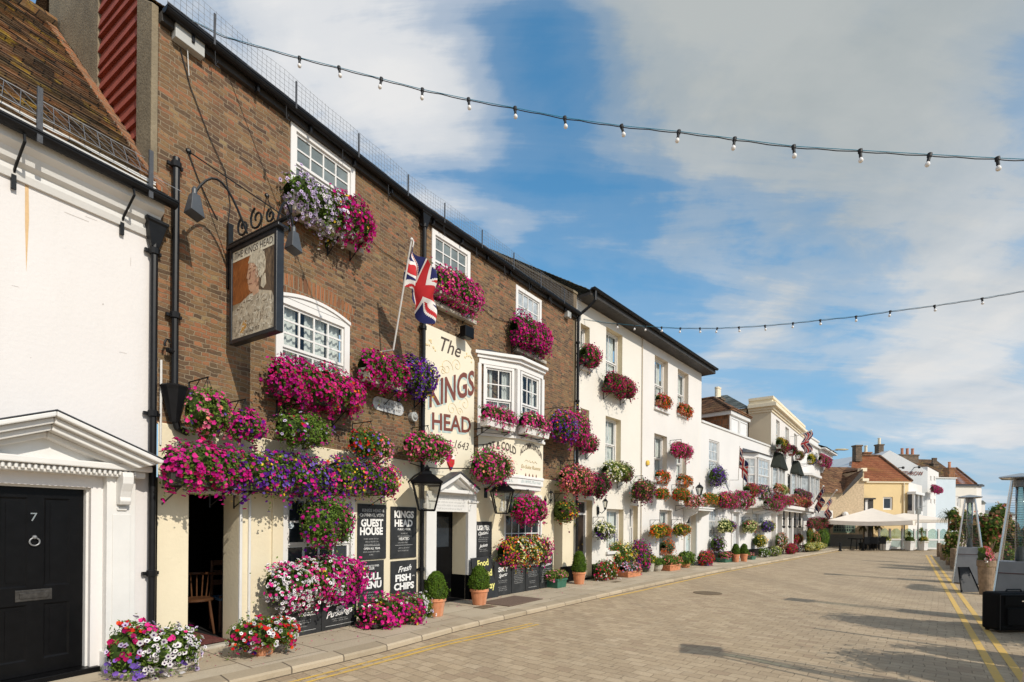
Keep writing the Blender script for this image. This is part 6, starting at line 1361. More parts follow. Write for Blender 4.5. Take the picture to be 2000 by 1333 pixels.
planter(Wf, (1265, 1022, 1312, 1051), 'basket', [(YE, .7, -.8, .1), (RD, 1., .0, 1.2), (OR, .2)], 'basket half yellow and half red across the ground floor window', o=.36, hold=M_terra2, cover=.8)
planter(Wf, (1311, 1021, 1349, 1048), 'basket', [(OR, .9, -.2, 1.), (YE, .3), (RU, .3)], 'orange flowered basket left of the pale blue door', o=.36, hold=M_terra2, cover=.6)
planter(Wf, (1287, 1052, 1317, 1086), 'box', [(OR, .9, -1.2, 1.2, .3, 1.2)], 'silvery green box on the ground floor sill with orange tops', o=.12, hold=M_terra2, cover=.5, leaf='greyleaf')
# --- cottage
planter(Cf, (1382, 909, 1418, 954), 'basket', [(PU, 1.), (VI, .4), (YE, .4, .5, 1.2, .2, 1.2)], 'purple basket with a yellow edge under the cottage upper window', o=.32, hold=M_white, cover=1.1)
planter(Cf, (1369, 962, 1402, 986), 'trough', [(OR, .6, -1.2, 1.2, -1.2, 0)], 'green trough with orange at the near corner of the cottage', o=.34, hold=M_terra2, cover=.5, leafy=1.2)
planter(Cf, (1399, 960, 1438, 994), 'trough', [(CR, .6), (HP, .8), (OR, .3, -1.2, -.5)], 'hot pink trough over the cottage window and door', o=.34, cover=1.)
planter(Cf, (1430, 957, 1472, 993), 'trough', [(HP, .7), (YE, .5, .1, .7, -1, .2), (WH, .4, -1, 0, -1.2, 0), (MG, .3)], 'pink trough with a yellow patch over the cottage door', o=.34, cover=1.)
planter(Cf, (1452, 943, 1482, 972), 'box', [(RD, .5), (CR, .9), (MG, .5, .2, 1.2)], 'crimson box at the left side of the cottage bow window', o=.5, hold=M_white, cover=1.1)
planter(Cf, (1474, 946, 1505, 978), 'box', [(WH, .7, -.5, .6), (PU, .4), (MG, .6, .4, 1.2), (PK, .3)], 'white, purple and magenta box at the right side of the cottage bow window', o=.5, hold=M_white, cover=.9)
planter(Cf, (1399, 1014, 1438, 1042), 'basket', [(CM, .7, -1.2, .0), (PU, .9, .0, 1.2), (PK, .3, .2, 1.2)], 'basket half cream and half purple left of the cottage door', o=.34, cover=.8)
planter(Cf, (1447, 1014, 1480, 1042), 'basket', [(CM, .5), (MG, .5, .2, 1.2), (RD, .5, .2, 1.2, -1.2, 0), (CR, .3, -1.2, -.2, .2, 1.2)], 'mixed cream and red basket right of the cottage door', o=.34, hold=M_stone, cover=.7)
planter(Cf, (1484, 1016, 1514, 1040), 'basket', [(VI, .6, -1.2, .1), (PU, .6, -1.2, .2), (CM, .4, .1, 1.2), (OR, .2, .3, 1.2)], 'basket of violet flowers near the hotel end of the cottage', o=.34, cover=.8)
planter(Cf, (1384, 1044, 1417, 1082), 'basket', [(PU, .8), (PL, .5), (LI, .3), (SA, .3, 0, 1.2, .5, 1.2)], 'low dark purple basket above the red floor planter', o=.32, cover=1.)
planter(Cf, (1469, 1042, 1498, 1072), 'basket', [(YE, 1., -1.2, .5), (OR, .8, .2, 1.2), (CM, .3)], 'low yellow and orange basket at the hotel end of the cottage', o=.32, cover=1.)
# --- hotel and beyond
planter(Hf, (1514, 855, 1541, 885), 'box', [(YE, .9, -1.2, -.1, -.2, 1.2), (PL, .5), (CR, .7, .0, 1.2)], 'yellow and crimson box above the first dark canopy', o=.4, hold=M_white, cover=1.)
planter(Hf, (1537, 869, 1556, 891), 'box', [(RD, .7), (MG, .7), (PL, .3)], 'red and magenta box between the two dark canopies', o=.4, hold=M_white, cover=1.)
planter(Hf, (1553, 880, 1570, 899), 'box', [(CR, .6), (RU, .8)], 'rust red box above the second dark canopy', o=.4, hold=M_white, cover=1.)
planter(Hf, (1490, 972, 1530, 998), 'trough', [(PL, .3, -1.2, -.3), (HP, .8, .2, 1.2), (MG, .3)], 'green and pink trough on the near end of the hotel ledge', o=.7, hold=M_white, cover=.6, leafy=1.2)
planter(Hf, (1508, 966, 1548, 990), 'trough', [(MG, .7), (RD, .5), (CR, .5)], 'magenta trough on the hotel ledge', o=.65, hold=M_white, cover=1.)
planter(Hf, (1510, 946, 1540, 966), 'trough', [(SA, .5, -1.2, -.3), (CM, .9, -.2, .7), (CR, .5, .3, 1.2)], 'salmon and cream trough on the first hotel bay', o=.65, hold=M_white, cover=.8)
planter(Hf, (1543, 968, 1586, 992), 'trough', [(CR, .9), (SA, .6), (RD, .3)], 'red trough at the far end of the hotel ledge', o=.65, hold=M_white, cover=1.)
planter(Hf, (1550, 956, 1586, 977), 'trough', [(PL, .9), (PK, .3), (PU, .3)], 'dark plum trough on the second hotel bay', o=.65, hold=M_white, cover=.9)
planter(If, (1575, 886, 1594, 909), 'box', [(YE, .9, -1.2, -.1), (PU, .9, -.1, 1.2)], 'yellow and purple box on the white guest house', o=.8, hold=M_white, cover=1.)
planter(Jf, (1598, 888, 1624, 913), 'box', [(MG, .9), (CR, .5), (RU, .3, -1.2, -.6)], 'magenta box on the upper wall of the corner house', o=.4, hold=M_white, cover=1.)
planter(Jf, (1575, 1010, 1628, 1034), 'trough', [(PL, .6), (RU, .8), (CR, .5)], 'long rust red trough across the green shop front', o=1.2, cover=.9, leaf='darkleaf')
u = facing(1825, 960, 47.5, 46.)
planter(u, (1817, 948, 1840, 964), 'trough', [(MG, .8), (HP, .5)], 'tiny magenta trough on the distant white front', o=.3, cover=1.)

# --- pots standing on the pavement
def pot_mb(mb, r, h, z=0.):
    mb.lathe((0, 0, z), [(r * .66, 0), (r * .70, .01), (r * .90, h * .80), (r * .92, h * .82), (r, h * .83), (r, h * .985), (r * .96, h), (r * .86, h), (r * .82, h * .9)], 20); return mb
def potted(base, bb, pal, label, kind='pot', rim=None, hold=None, z=PZ, az=36., name='flower_pot', cat=None, group=True, **kw):
    """base = pixel where the pot meets the pavement, bb = pixel box of its plants, rim = pixel width of the pot"""
    x, y = ground(*base, z); F = Frame(x, y, az, z); t = thing(name, label, cat or CATS.get(name, 'flower pot'), (x, y, z), GRP.get(name) if group else None)
    k = y / FPX; top = (base[1] - (bb[3] - (bb[3] - bb[1]) * .18)) * k; r = (rim or (bb[2] - bb[0]) * .5) / 2 * k; top = max(top, .08)
    b = kw.pop('b', None) or min(.42, max(.1, (bb[2] - bb[0]) / 2 * k * .8))
    u_, z_, dep, a, c = extent(F, bb, 0, b)
    mb = MB()
    if kind == 'pot': pot_mb(mb, r, top)
    elif kind == 'bowl': mb.lathe((0, 0, 0), [(r * .6, 0), (r * .9, top * .4), (r, top * .8), (r * 1.04, top), (r * .9, top)], 18)
    else:
        l = a * .92 if kind == 'trough' else r; w = min(.2, l); e = .9
        mb.add([(-l * e + u_, -w * e, 0), (l * e + u_, -w * e, 0), (l * e + u_, w * e, 0), (-l * e + u_, w * e, 0), (-l + u_, -w, top), (l + u_, -w, top), (l + u_, w, top), (-l + u_, w, top)], [(0, 1, 2, 3), (4, 5, 6, 7), (0, 1, 5, 4), (1, 2, 6, 5), (2, 3, 7, 6), (3, 0, 4, 7)])
        mb.box(-l - .012 + u_, l + .012 + u_, -w - .012, w + .012, top - .045, top - .004)
    obj('pot', mb, hold or M_terra, F, t, bevel=.006 if kind in ('box', 'trough') else 0, smooth=False)
    mound(t, F.sub(u_, 0, z_), a, b, c, pal, dep, p=kw.pop('p', 2.4), **kw); return t
potted((262, 1322), (208, 1214, 318, 1330), [(CR, .7, -1.2, .2, 0, 1.2), (RD, .4, -1.2, .2, .2, 1.2), (VI, 1., -1.2, .6, -1.2, .1), (LI, .3), (HP, .3, 0, 1.2)], 'pot of red flowers above blue-violet ones at the left house pilaster', hold=M_stone, rim=70, az=31, cover=.95, size=.03)
potted((335, 1316), (272, 1222, 390, 1312), [(WH, 1.2), (LI, .3, .3, 1.2), (HP, .35, -.3, 1, .4, 1.2), (VI, .5, -.6, .3, -1.2, -.3), (PU, .3, -.6, .3, -1.2, -.4)], 'pot of white dark-throated petunias left of the open doorway', hold=M_stone, rim=72, az=31, cover=.85, size=.031)
potted((514, 1278), (446, 1204, 582, 1264), [(RD, .8), (WH, .7), (CR, .4), (PU, .5, -1.2, -.4, -1.2, 0), (LI, .4, .2, .8, -1.2, 0)], 'broken-rimmed terracotta pot of red and white flowers right of the open doorway', rim=50, az=31.8, cover=.7, size=.03)
potted((760, 1218), (700, 1166, 822, 1228), [(MG, 1.), (CR, .6), (HP, .5), (YE, .08), (OR, .14, -.2, .8), (WH, .12, -1, 1, .4, 1.2)], 'low planter of magenta petunias under the fish and chips board', kind='trough', hold=M_soffit, az=31.8, cover=1.2, p=3., size=.028, name='flower_trough')
potted((822, 1206), (792, 1160, 848, 1214), [(WH, 1.), (LI, .2)], 'small pot of white petunias beside the boxwood cone', hold=M_soffit, rim=34, az=33, cover=.7, leafy=1.2)
potted((1085, 1147), (1062, 1113, 1108, 1133), [(PK, .15)], 'square green tub of pale leafy bedding at the end of the menu boards', kind='box', rim=36, hold=M_green, cover=.2, leaf='limeleaf', az=36)
potted((1180, 1133), (1157, 1096, 1206, 1133), [(RD, .7), (CR, .4), (WH, .3), (HP, .3, .3, 1.2)], 'bushy red and white pot between boxwood and the flower bank', hold=M_terra2, rim=28, cover=.6, leafy=1.2, az=40)
potted((1212, 1120), (1180, 1060, 1240, 1114), [(YE, .6, -1.2, 1.2, -.3, 1.2), (RD, .35, -1.2, -.4), (CM, .5), (PU, .6, -1.2, 1.2, -1.2, -.2)], 'tall bank of yellow and white flowers under the ground floor window', hold=M_soffit, rim=40, cover=.6, leafy=1.1, az=40.9)
potted((1252, 1117), (1226, 1058, 1272, 1118), [(PU, .7), (MG, .6), (PL, .4), (CR, .3)], 'tall bank of purple and magenta flowers left of the stone pots', hold=M_soffit, rim=36, cover=.9, az=40.9)
potted((1228, 1126), (1207, 1099, 1250, 1118), [(RD, .5, .1, 1.2), (PK, .4), (LI, .4, -1, 0)], 'long terracotta trough at the foot of the flower banks', kind='trough', cover=.6, leaf='greyleaf', p=4., az=40.9, name='flower_trough')
potted((1269, 1117), (1255, 1082, 1282, 1104), [(YE, .2)], 'grey stone pot of yellowish leaves', rim=20, hold=M_stone, cover=.2, leaf='limeleaf', az=40.9)
potted((1283, 1116), (1268, 1090, 1300, 1106), [], 'beige bowl of low green leaves', kind='bowl', rim=22, hold=M_stone, cover=0, az=40.9)
potted((1308, 1114), (1290, 1085, 1328, 1106), [(SA, .3, -1.2, 1.2, 0, 1.2)], 'terracotta trough of green plants with pinkish tops', kind='trough', cover=.25, p=4., az=40.9, name='flower_trough')
potted((1339, 1109), (1322, 1077, 1358, 1104), [], 'terracotta pot of large leafy green plant by the pale blue door', rim=20, cover=0, leafsize=.09, az=40.9)
potted((1376, 1105), (1360, 1077, 1394, 1103), [(RD, .8), (CR, .8), (PU, .4, .2, 1.2, -1.2, -.3)], 'square planter of bright red flowers at the cottage corner', kind='box', rim=26, hold=mat('violet_planter', (.06, .04, .12), .5), cover=1.1, az=43)
potted((1416, 1098), (1401, 1079, 1430, 1092), [(PK, 1.), (SA, .5), (HP, .3)], 'green trough of pink geraniums at the cottage wall', kind='trough', hold=M_green, cover=1., p=4., az=43, name='flower_trough')
potted((1464, 1093), (1456, 1080, 1472, 1088), [(PK, .4), (SA, .2)], 'small green trough right of the boxwood pair', kind='trough', hold=M_green, cover=.5, p=4., az=43, name='flower_trough')
potted((1492, 1089), (1480, 1071, 1506, 1088), [(WH, .2), (LI, .3, .2, 1.2)], 'low green clump at the dark base of the cottage', rim=14, hold=M_soffit, cover=.3, az=43)
potted((1512, 1087), (1500, 1068, 1526, 1086), [(CM, .5), (LI, .3, -1.2, -.3)], 'low clump with pale flowers at the hotel corner', rim=14, hold=M_soffit, cover=.4, leaf='limeleaf', az=40)
potted((1525, 1083), (1512, 1042, 1538, 1076), [(WH, .5), (SA, .6), (PL, .3)], 'tall pot of white and salmon flowers by the hotel porch', rim=14, hold=M_soffit, cover=.8, az=38)
potted((1544, 1082), (1531, 1062, 1556, 1082), [(CR, 1.), (RD, .4)], 'ball of deep red flowers in front of the hotel', rim=14, hold=M_soffit, cover=1.3, az=38)
potted((1560, 1079), (1550, 1066, 1572, 1079), [(WH, .5, -1.2, -.2), (PL, .6)], 'low dark purple clump near the hotel end', rim=12, hold=M_terra2, cover=.6, leaf='darkleaf', az=38)
potted((1557, 1074), (1547, 1043, 1568, 1062), [(YE, .4, 0, 1.2), (RD, .5), (HP, .3, -1.2, 0)], 'raised basket of red and lime flowers against the hotel column', rim=8, hold=M_white, cover=.7, leaf='limeleaf', az=38)
# boxwood cones
BOXL = {(850, 1205): 'boxwood cone in a terracotta pot left of the pub porch', (936, 1181): 'boxwood cone in a terracotta pot right of the pub porch', (1131, 1141): 'boxwood cone in a terracotta pot at the dark panelled door',
        (1437, 1098): 'small boxwood cone left of its twin by the cottage door', (1453, 1097): 'small boxwood cone right of its twin by the cottage wall'}
for (bx, by, py1, py0, wpl, wpot) in ((851, 1203, 1168, 1115, 42, 40), (936, 1181, 1150, 1104, 38, 37), (1131, 1141, 1117, 1076, 27, 27), (1437, 1098, 1083, 1062, 15, 15), (1453, 1097, 1082, 1062, 15, 15)):
    x, y = ground(bx, by, PZ); F = Frame(x, y, 36, PZ); k = y / FPX; lab = min(BOXL.items(), key=lambda e: abs(e[0][0] - bx) + abs(e[0][1] - by))[1]
    t = thing('potted_boxwood', lab, 'potted shrub', (x, y, PZ), 'boxwood cones in terracotta pots'); h0 = (by - py1) * k; h1 = (by - py0) * k; r = wpl / 2 * k
    mb = MB(); pot_mb(mb, wpot / 2 * k, h0); obj('pot', mb, M_terra, F, t)
    rs = np.random.RandomState(bx); n = int(4200 if y < 14 else 900); q = rs.uniform(0, 1, n) ** .85; th = rs.uniform(0, 6.283, n)
    prof = lambda q: np.sqrt(np.clip(1 - (np.clip(q - .12, 0, 1) / .90) ** 1.9, 0, 1)) * (.86 + .14 * np.minimum(1, q / .12))
    rr = r * prof(q) * (1 + .08 * np.sin(3 * th + q * 9 + bx) + .05 * np.sin(7 * th - q * 14) + .04 * np.sin(13 * th + q * 23)) * rs.uniform(.92, 1.06, n) * np.where(rs.uniform(0, 1, n) < .08, rs.uniform(1.04, 1.22, n), 1)
    P = np.stack([rr * np.cos(th), rr * np.sin(th), h0 * .96 + (h1 - h0) * q], 1); N = np.stack([np.cos(th), np.sin(th), .5 + 0 * q], 1)
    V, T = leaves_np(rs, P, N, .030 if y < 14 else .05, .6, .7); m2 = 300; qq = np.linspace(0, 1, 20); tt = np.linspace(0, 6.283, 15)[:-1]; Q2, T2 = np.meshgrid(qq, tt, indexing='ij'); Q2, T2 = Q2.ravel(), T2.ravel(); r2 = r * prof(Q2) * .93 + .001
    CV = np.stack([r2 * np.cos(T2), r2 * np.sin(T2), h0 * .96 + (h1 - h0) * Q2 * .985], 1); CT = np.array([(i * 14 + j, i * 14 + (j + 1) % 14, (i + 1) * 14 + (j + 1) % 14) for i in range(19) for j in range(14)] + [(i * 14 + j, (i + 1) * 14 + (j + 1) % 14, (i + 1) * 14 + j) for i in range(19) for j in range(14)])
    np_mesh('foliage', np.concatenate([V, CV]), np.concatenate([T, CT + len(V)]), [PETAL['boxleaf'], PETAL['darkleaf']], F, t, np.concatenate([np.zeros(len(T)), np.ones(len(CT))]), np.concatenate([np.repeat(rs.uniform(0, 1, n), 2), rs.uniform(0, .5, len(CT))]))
# ================================================================ boards with hand lettering on the pub front
rgb = random.Random(21)
def board(F, pl, pr, yt, yb, o, label, lines, z0=None, lean=0., name='menu_board', dz=0.):
    u0, u1, zb, zt = F.rect(pl, pr, yt, yb, o); zb = z0 if z0 is not None else zb
    t = thing(name, label, 'sign board', F.w((u0 + u1) / 2, o, zb), 'black lettered boards on the pub front')
    Fp = F.sub(u0, o, zb); w, h = u1 - u0, zt - zb; mb = MB(); mb.box(0, w, -.018, 0, 0, h); obj('panel', mb, M_board, Fp, t, bevel=.004)
    mb = MB()
    for L in lines:
        k, s = L[0], L[1]; y = h * (1 - L[2]); um = w * (L[4] if len(L) > 4 else .5)
        if k == 'b': text_mb(mb, s, um, y, width=w * L[3], size=(L[5] if len(L) > 5 else h * .182), o=.0025, bold=.045)
        elif k == 't': text_mb(mb, s, um, y, width=w * L[3], o=.0025, bold=.012, m=1 if len(L) > 5 and L[5] else 0)
        elif k == 's': text_mb(mb, s, um, y, width=w * L[3], o=.0025, shear=.4, bold=.014, taper=.10)
        elif k == 'y': text_mb(mb, s, um, y, width=w * L[3], o=.0025, shear=.1, bold=.02, m=2, taper=.06)
        elif k == 'x':
            for i in range(s): scrawl(mb, um - w * L[3] / 2 + rgb.uniform(0, .04), um + w * L[3] / 2 - rgb.uniform(0, .05), y - i * h * .052, h * .026, .0025, 1, rgb)
        elif k == 'l': mb.box(um - w * L[3] / 2, um + w * L[3] / 2, .0005, .0025, y, y + .006, 1)
    obj('lettering', mb, [M_chalk, M_chalk2, M_ychalk], Fp, t, fix=False); return t
board(A, 698, 755, 984, 1095, .045, 'board reading guest house, upper left of the four between window and lantern', [('t', 'KINGS HEAD &', .14, .76, .54, 1), ('t', 'CHANNEL VIEW', .225, .84, .5, 1), ('b', 'GUEST', .40, .76, .5), ('b', 'HOUSE', .55, .78, .48), ('x', 3, .64, .58), ('l', 0, .755, .55), ('t', 'OPEN ALL YEAR', .82, .56, .5), ('x', 1, .875, .64), ('x', 1, .93, .22)])
board(A, 764, 814, 989.5, 1092, .045, 'board reading kings head, upper right of the four between window and lantern', [('b', 'KINGS', .21, .76, .5), ('b', 'HEAD', .38, .70, .48), ('t', 'PUBLIC HOUSE', .455, .5, .5), ('x', 1, .53, .36), ('x', 1, .585, .62), ('t', 'HEATED', .65, .40, .5), ('x', 1, .71, .5), ('l', 0, .75, .68), ('x', 2, .815, .52)])
board(A, 700.5, 750, 1097.5, 1200, .045, 'board reading full menu, below the guest house board', [('t', 'POP IN TO FIND', .12, .58, .5), ('t', 'OUR', .175, .22, .5), ('b', 'FULL', .37, .70, .52), ('b', 'MENU', .535, .84, .48), ('x', 3, .63, .62)])
board(A, 764, 814, 1097, 1196, .045, 'board reading fish and chips, below the kings head board', [('s', 'Fresh', .22, .52, .52), ('b', 'FISH', .41, .60, .46), ('t', 'AND', .34, .10, .86), ('b', 'CHIPS', .58, .78, .5), ('x', 1, .66, .56), ('s', 'Homemade', .80, .66, .5)])
def o_at(F, px, py): 
    x, y = ground(px, py, PZ); return (x - F.x) * F.n[0] + (y - F.y) * F.n[1]
ob = max(.1, min(.34, o_at(A, 660, 1235)))
board(A, 550, 628, 1166, 1250, ob, 'low black board with script lettering beside the red potted flowers', [('s', 'Jackets', .30, .60, .55), ('x', 1, .42, .5), ('t', 'VEGGIE...', .54, .44, .62), ('x', 2, .66, .6), ('x', 1, .80, .4), ('l', 0, .90, .7)], z0=PZ)
board(A, 629, 697, 1160, 1238, ob, 'low black board reading desserts and puddings', [('s', 'Desserts', .34, .66, .5), ('s', 'and', .48, .28, .52), ('s', 'Puddings', .64, .76, .5), ('x', 2, .74, .5), ('l', 0, .90, .8)], z0=PZ)
board(B, 927.5, 961, 1019, 1089, .045, 'narrow board reading lighter options, right of the porch', [('b', 'LIGHTER', .24, .72, .5), ('s', 'Options', .37, .60, .5), ('x', 3, .47, .62), ('s', 'Jackets', .72, .5, .5), ('x', 2, .80, .56)])
ob2 = max(.08, min(.3, o_at(B, 1040, 1153)))
board(B, 966, 999, 1098, 1166, ob2, 'low board reading sky sports, left of the row under the right window', [('b', 'SKY', .30, .62, .52), ('s', 'Sports', .45, .5, .5), ('x', 2, .58, .6), ('x', 3, .76, .56)], z0=PZ)
board(B, 1000, 1026, 1094, 1160, ob2, 'low board with a list of burgers, second of the row under the right window', [('b', 'BURGERS', .20, .72, .5), ('x', 9, .30, .74)], z0=PZ)
board(B, 1027, 1054, 1092, 1154, ob2, 'low board reading potatoes, third of the row under the right window', [('b', 'POTATOES', .22, .80, .5), ('x', 1, .32, .36), ('x', 4, .42, .74), ('x', 2, .72, .46), ('l', 0, .9, .6)], z0=PZ)
board(B, 1055.5, 1080, 1082, 1147, ob2, 'low board reading traditional homemade, right end of the row', [('s', 'Traditional', .20, .8, .5), ('s', 'Homemade', .36, .8, .5), ('x', 8, .46, .8)], z0=PZ)
def food_board():
    x, y = ground(958, 1169, PZ); F = Frame(x, y, 36, PZ); u0, u1 = F.u(932, 0), F.u(976, 0); t = thing('menu_board', 'leaning dark board with yellow lettering reading food served all day', 'sign board', (x, y, PZ), 'black lettered boards on the pub front')
    h = F.z_(950, 1087, -.15); Ft = F.sub(0, 0, 0); mb = MB(); b = -.16
    mb.add([(u0, 0, 0), (u1, 0, 0), (u1 - .06, b, h), (u0 + .03, b, h - .02), (u0, -.025, 0), (u1, -.025, 0), (u1 - .06, b - .025, h), (u0 + .03, b - .025, h - .02)], [(0, 1, 2, 3), (4, 5, 6, 7), (0, 1, 5, 4), (1, 2, 6, 5), (2, 3, 7, 6), (3, 0, 4, 7)]); obj('panel', mb, M_board, F, t)
    mb = MB(); um = (u0 + u1) / 2
    for s, q, w in (('Food', .78, .5), ('Served', .52, .7), ('All Day', .22, .8)):
        m1 = MB(); text_mb(m1, s, um, 0, width=(u1 - u0) * w, o=0, bold=.02, shear=.1, taper=.06); mb.add([(u, b * (q + z / h) + .006, h * q + z) for u, _, z in m1.V], m1.F)
    obj('lettering', mb, M_ychalk, F, t, fix=False)
food_board()
# ================================================================ the hanging sign
def hanging_sign():
    us = A.u(450, .05, 580); S = A.perp(us); t = thing('hanging_sign', 'swinging pub sign with painted bust of a bewigged man', 'pub sign', A.w(us, 0, S.z_(455, 680)))
    uL, uR = S.u(455, 0, 580), S.u(547, 0, 560); zT, zB = S.z_(455, 492), S.z_(455, 676); f = .05; th = .048
    mb = MB(); mb.box(uL, uL + f, -th, th, zB, zT).box(uR - f, uR, -th, th, zB, zT).box(uL + f, uR - f, -th, th, zB, zB + f).box(uL + f, uR - f, -th, th, zT - f, zT); mb.box(uL - .05, uR + .06, -th - .02, th + .02, zT, zT + .035)
    obj('frame', mb, mat('sign_frame_black', (.018, .02, .024), .35, vary=.3), S, t, bevel=.006)
    a, b, c, d = uL + f, uR - f, zB + f, zT - f; w, h = b - a, d - c; zs = d - .115 * h; o = .030
    mb = MB(); mb.box(a, b, -o, o, c, d); pn = obj('picture_panel', mb, mat('painting_ground', (.30, .24, .16), .5, vary=.35, scale=9), S, t)
    P = MB(); P.prism([(a, c + .40 * h), (a + .52 * w, c + .40 * h), (a + .60 * w, zs), (a, zs)], o, o + .001); obj('painted_backdrop', P, mat('painted_rust', (.27, .085, .02), .5, vary=.35, scale=6, stain=(.36, .14, .04), stain_amt=.6), S, pn)
    P = MB(); P.prism([(a + .52 * w, c + .34 * h), (b, c + .34 * h), (b, zs), (a + .60 * w, zs)], o, o + .001); obj('painted_backdrop', P, mat('painted_umber', (.11, .075, .05), .5, vary=.5, scale=14, stain=(.25, .18, .12), stain_amt=.6), S, pn)
    X = lambda q: [(a + w * x, c + h * y) for x, y in q]
    P = MB(); P.prism(X([(0, 0), (1, 0), (1, .30), (.93, .40), (.80, .43), (.62, .47), (.40, .45), (.22, .40), (.08, .34), (0, .33)]), o, o + .002); obj('painted_robe', P, mat('painted_robe', (.50, .43, .32), .6, vary=.35, scale=16, stain=(.30, .24, .17), stain_amt=.7), S, pn)
    P = MB(); P.prism(X([(.38, .80), (.42, .87), (.52, .92), (.64, .92), (.74, .86), (.79, .76), (.78, .66), (.72, .60), (.63, .62), (.60, .72), (.52, .78), (.44, .80)]), o, o + .004); P.prism(X([(.70, .60), (.78, .62), (.80, .50), (.74, .46), (.68, .50)]), o, o + .0035); obj('painted_wig', P, mat('painted_wig', (.60, .53, .40), .6, vary=.25, scale=22, stain=(.40, .33, .24), stain_amt=.5), S, pn)
    P = MB(); P.prism(X([(.40, .80), (.37, .71), (.345, .645), (.375, .63), (.37, .59), (.39, .56), (.40, .51), (.46, .47), (.56, .50), (.64, .58), (.66, .68), (.60, .78), (.50, .80)]), o, o + .003); P.prism(X([(.48, .48), (.62, .52), (.64, .44), (.50, .42)]), o, o + .0025); obj('painted_face', P, mat('painted_face', (.55, .33, .21), .6, vary=.14, scale=12), S, pn)
    P = MB()
    for q in ([(.40, .695), (.455, .70), (.455, .69), (.40, .685)], [(.50, .70), (.57, .71), (.57, .70), (.50, .69)], [(.395, .735), (.46, .745), (.46, .735), (.395, .727)], [(.50, .745), (.58, .75), (.58, .74), (.50, .735)], [(.40, .575), (.47, .57), (.47, .56), (.40, .565)], [(.445, .70), (.405, .63), (.42, .62), (.45, .64)], [(.39, .625), (.43, .63), (.43, .62)]): P.prism(X(q), o + .004, o + .005)
    obj('painted_feature', P, mat('painted_brown', (.28, .13, .08), .6), S, pn)
    P = MB(); P.prism(X([(.18, .03), (.22, .12), (.30, .19), (.36, .17), (.34, .10), (.25, .04)]), o, o + .003); obj('painted_sash', P, mat('painted_ochre', (.50, .26, .06), .6, vary=.3, scale=20), S, pn)
    rp = random.Random(4)
    def strokes(name, n, xr, yr, L, w_, ang, m, col, k, keep=None):
        mb = MB()
        for i in range(n):
            x, y = rp.uniform(*xr), rp.uniform(*yr)
            if keep and not keep(x, y): continue
            t_ = rp.uniform(*ang); l, ww = L * rp.uniform(.5, 1.3), w_ * rp.uniform(.6, 1.3); cx_, cy_ = a + w * x, c + h * y; dx, dy = math.cos(t_) * l, math.sin(t_) * l; ex, ey = -math.sin(t_) * ww, math.cos(t_) * ww; oo = o + k + i * 2e-6
            mb.add([(cx_ - dx, oo, cy_ - dy), (cx_ + ex * .6, oo, cy_ + ey * .6), (cx_ + dx, oo, cy_ + dy), (cx_ - ex, oo, cy_ - ey)], [(0, 1, 2, 3)])
        obj(name, mb, mat('stroke_' + name, col, .6, vary=.2, scale=20), S, pn, fix=False)
    inrobe = lambda x, y: y < .30 + .14 * math.sin(math.pi * min(1, max(0, x)))
    strokes('pale_brushwork', 150, (.05, .95), (.02, .44), .045, .010, (-.6, 1.9), 0, (.66, .60, .48), .0031, inrobe); strokes('dark_brushwork', 90, (.05, .95), (.02, .42), .04, .007, (-.4, 2.2), 0, (.20, .15, .10), .0034, inrobe)
    strokes('wig_brushwork', 70, (.56, .80), (.56, .90), .03, .008, (.6, 2.4), 0, (.72, .66, .52), .0052, lambda x, y: (x - .66) ** 2 / .014 + (y - .75) ** 2 / .024 < 1); strokes('wig_shadow', 34, (.58, .80), (.52, .88), .024, .006, (.6, 2.4), 0, (.30, .24, .16), .0055, lambda x, y: (x - .68) ** 2 / .012 + (y - .72) ** 2 / .03 < 1)
    strokes('drape_brushwork', 60, (.78, .98), (.45, .86), .06, .008, (1.3, 1.8), 0, (.22, .15, .09), .0021); strokes('rust_brushwork', 50, (.03, .34), (.45, .86), .05, .008, (.9, 1.7), 0, (.36, .13, .035), .0021)
    strokes('cheek_brushwork', 22, (.46, .60), (.56, .70), .022, .010, (.4, 2.2), 0, (.60, .32, .22), .0036); strokes('brow_light', 16, (.44, .56), (.72, .80), .024, .010, (-.3, .8), 0, (.68, .46, .32), .0036)
    strokes('face_shadow', 22, (.55, .64), (.50, .68), .026, .009, (1., 2.2), 0, (.34, .18, .11), .0037)
    P = MB(); P.prism([(a, zs), (b, zs), (b, d), (a, d)], o, o + .003); L = MB(); text_mb(L, "THE KINGS HEAD", (a + b) / 2, zs + .025 * h, width=w * .90, size=.115 * h * .95, o=o + .005, bold=.0); hb = obj('title_strip', P, M_panel, S, pn); obj('lettering', L, M_ink, S, hb, fix=False)
    L = MB(); scrawl(L, a + .32 * w, a + .66 * w, c + .03 * h, .05, o + .006, rng=random.Random(2)); obj('lettering', L, M_ink, S, pn, fix=False)
    # ironwork
    mb = MB(); z1 = S.z_(447, 440); mb.box(-.0, .05, -.03, .03, zT - .45, z1); mb.tube([(0.02, 0, zT + .09), (uR + .14, 0, zT + .09)], .026, 8); mb.tube([(uR + .14, 0, zT + .09), (uR + .20, 0, zT + .12), (uR + .2, 0, zT + .2)], .012, 6)
    for x, r in ((.22, .13), (.52, .15), (.80, .09)): mb.tube([(uL + x * (uR - uL) + r * (1 - q / 20) * math.cos(q * .5 + 1.9), 0, zT + .14 + r * .8 + r * (1 - q / 20) * math.sin(q * .5 + 1.9)) for q in range(17)], .013, 5)
    mb.box(uL + .1, uL + .14, -.02, .02, zT + .05, zT + .1).box(uR - .16, uR - .12, -.02, .02, zT + .05, zT + .1); br = obj('bracket', mb, M_iron, S, t)
    w1 = A.hit(368, 296); w2 = A.hit(521, 383)
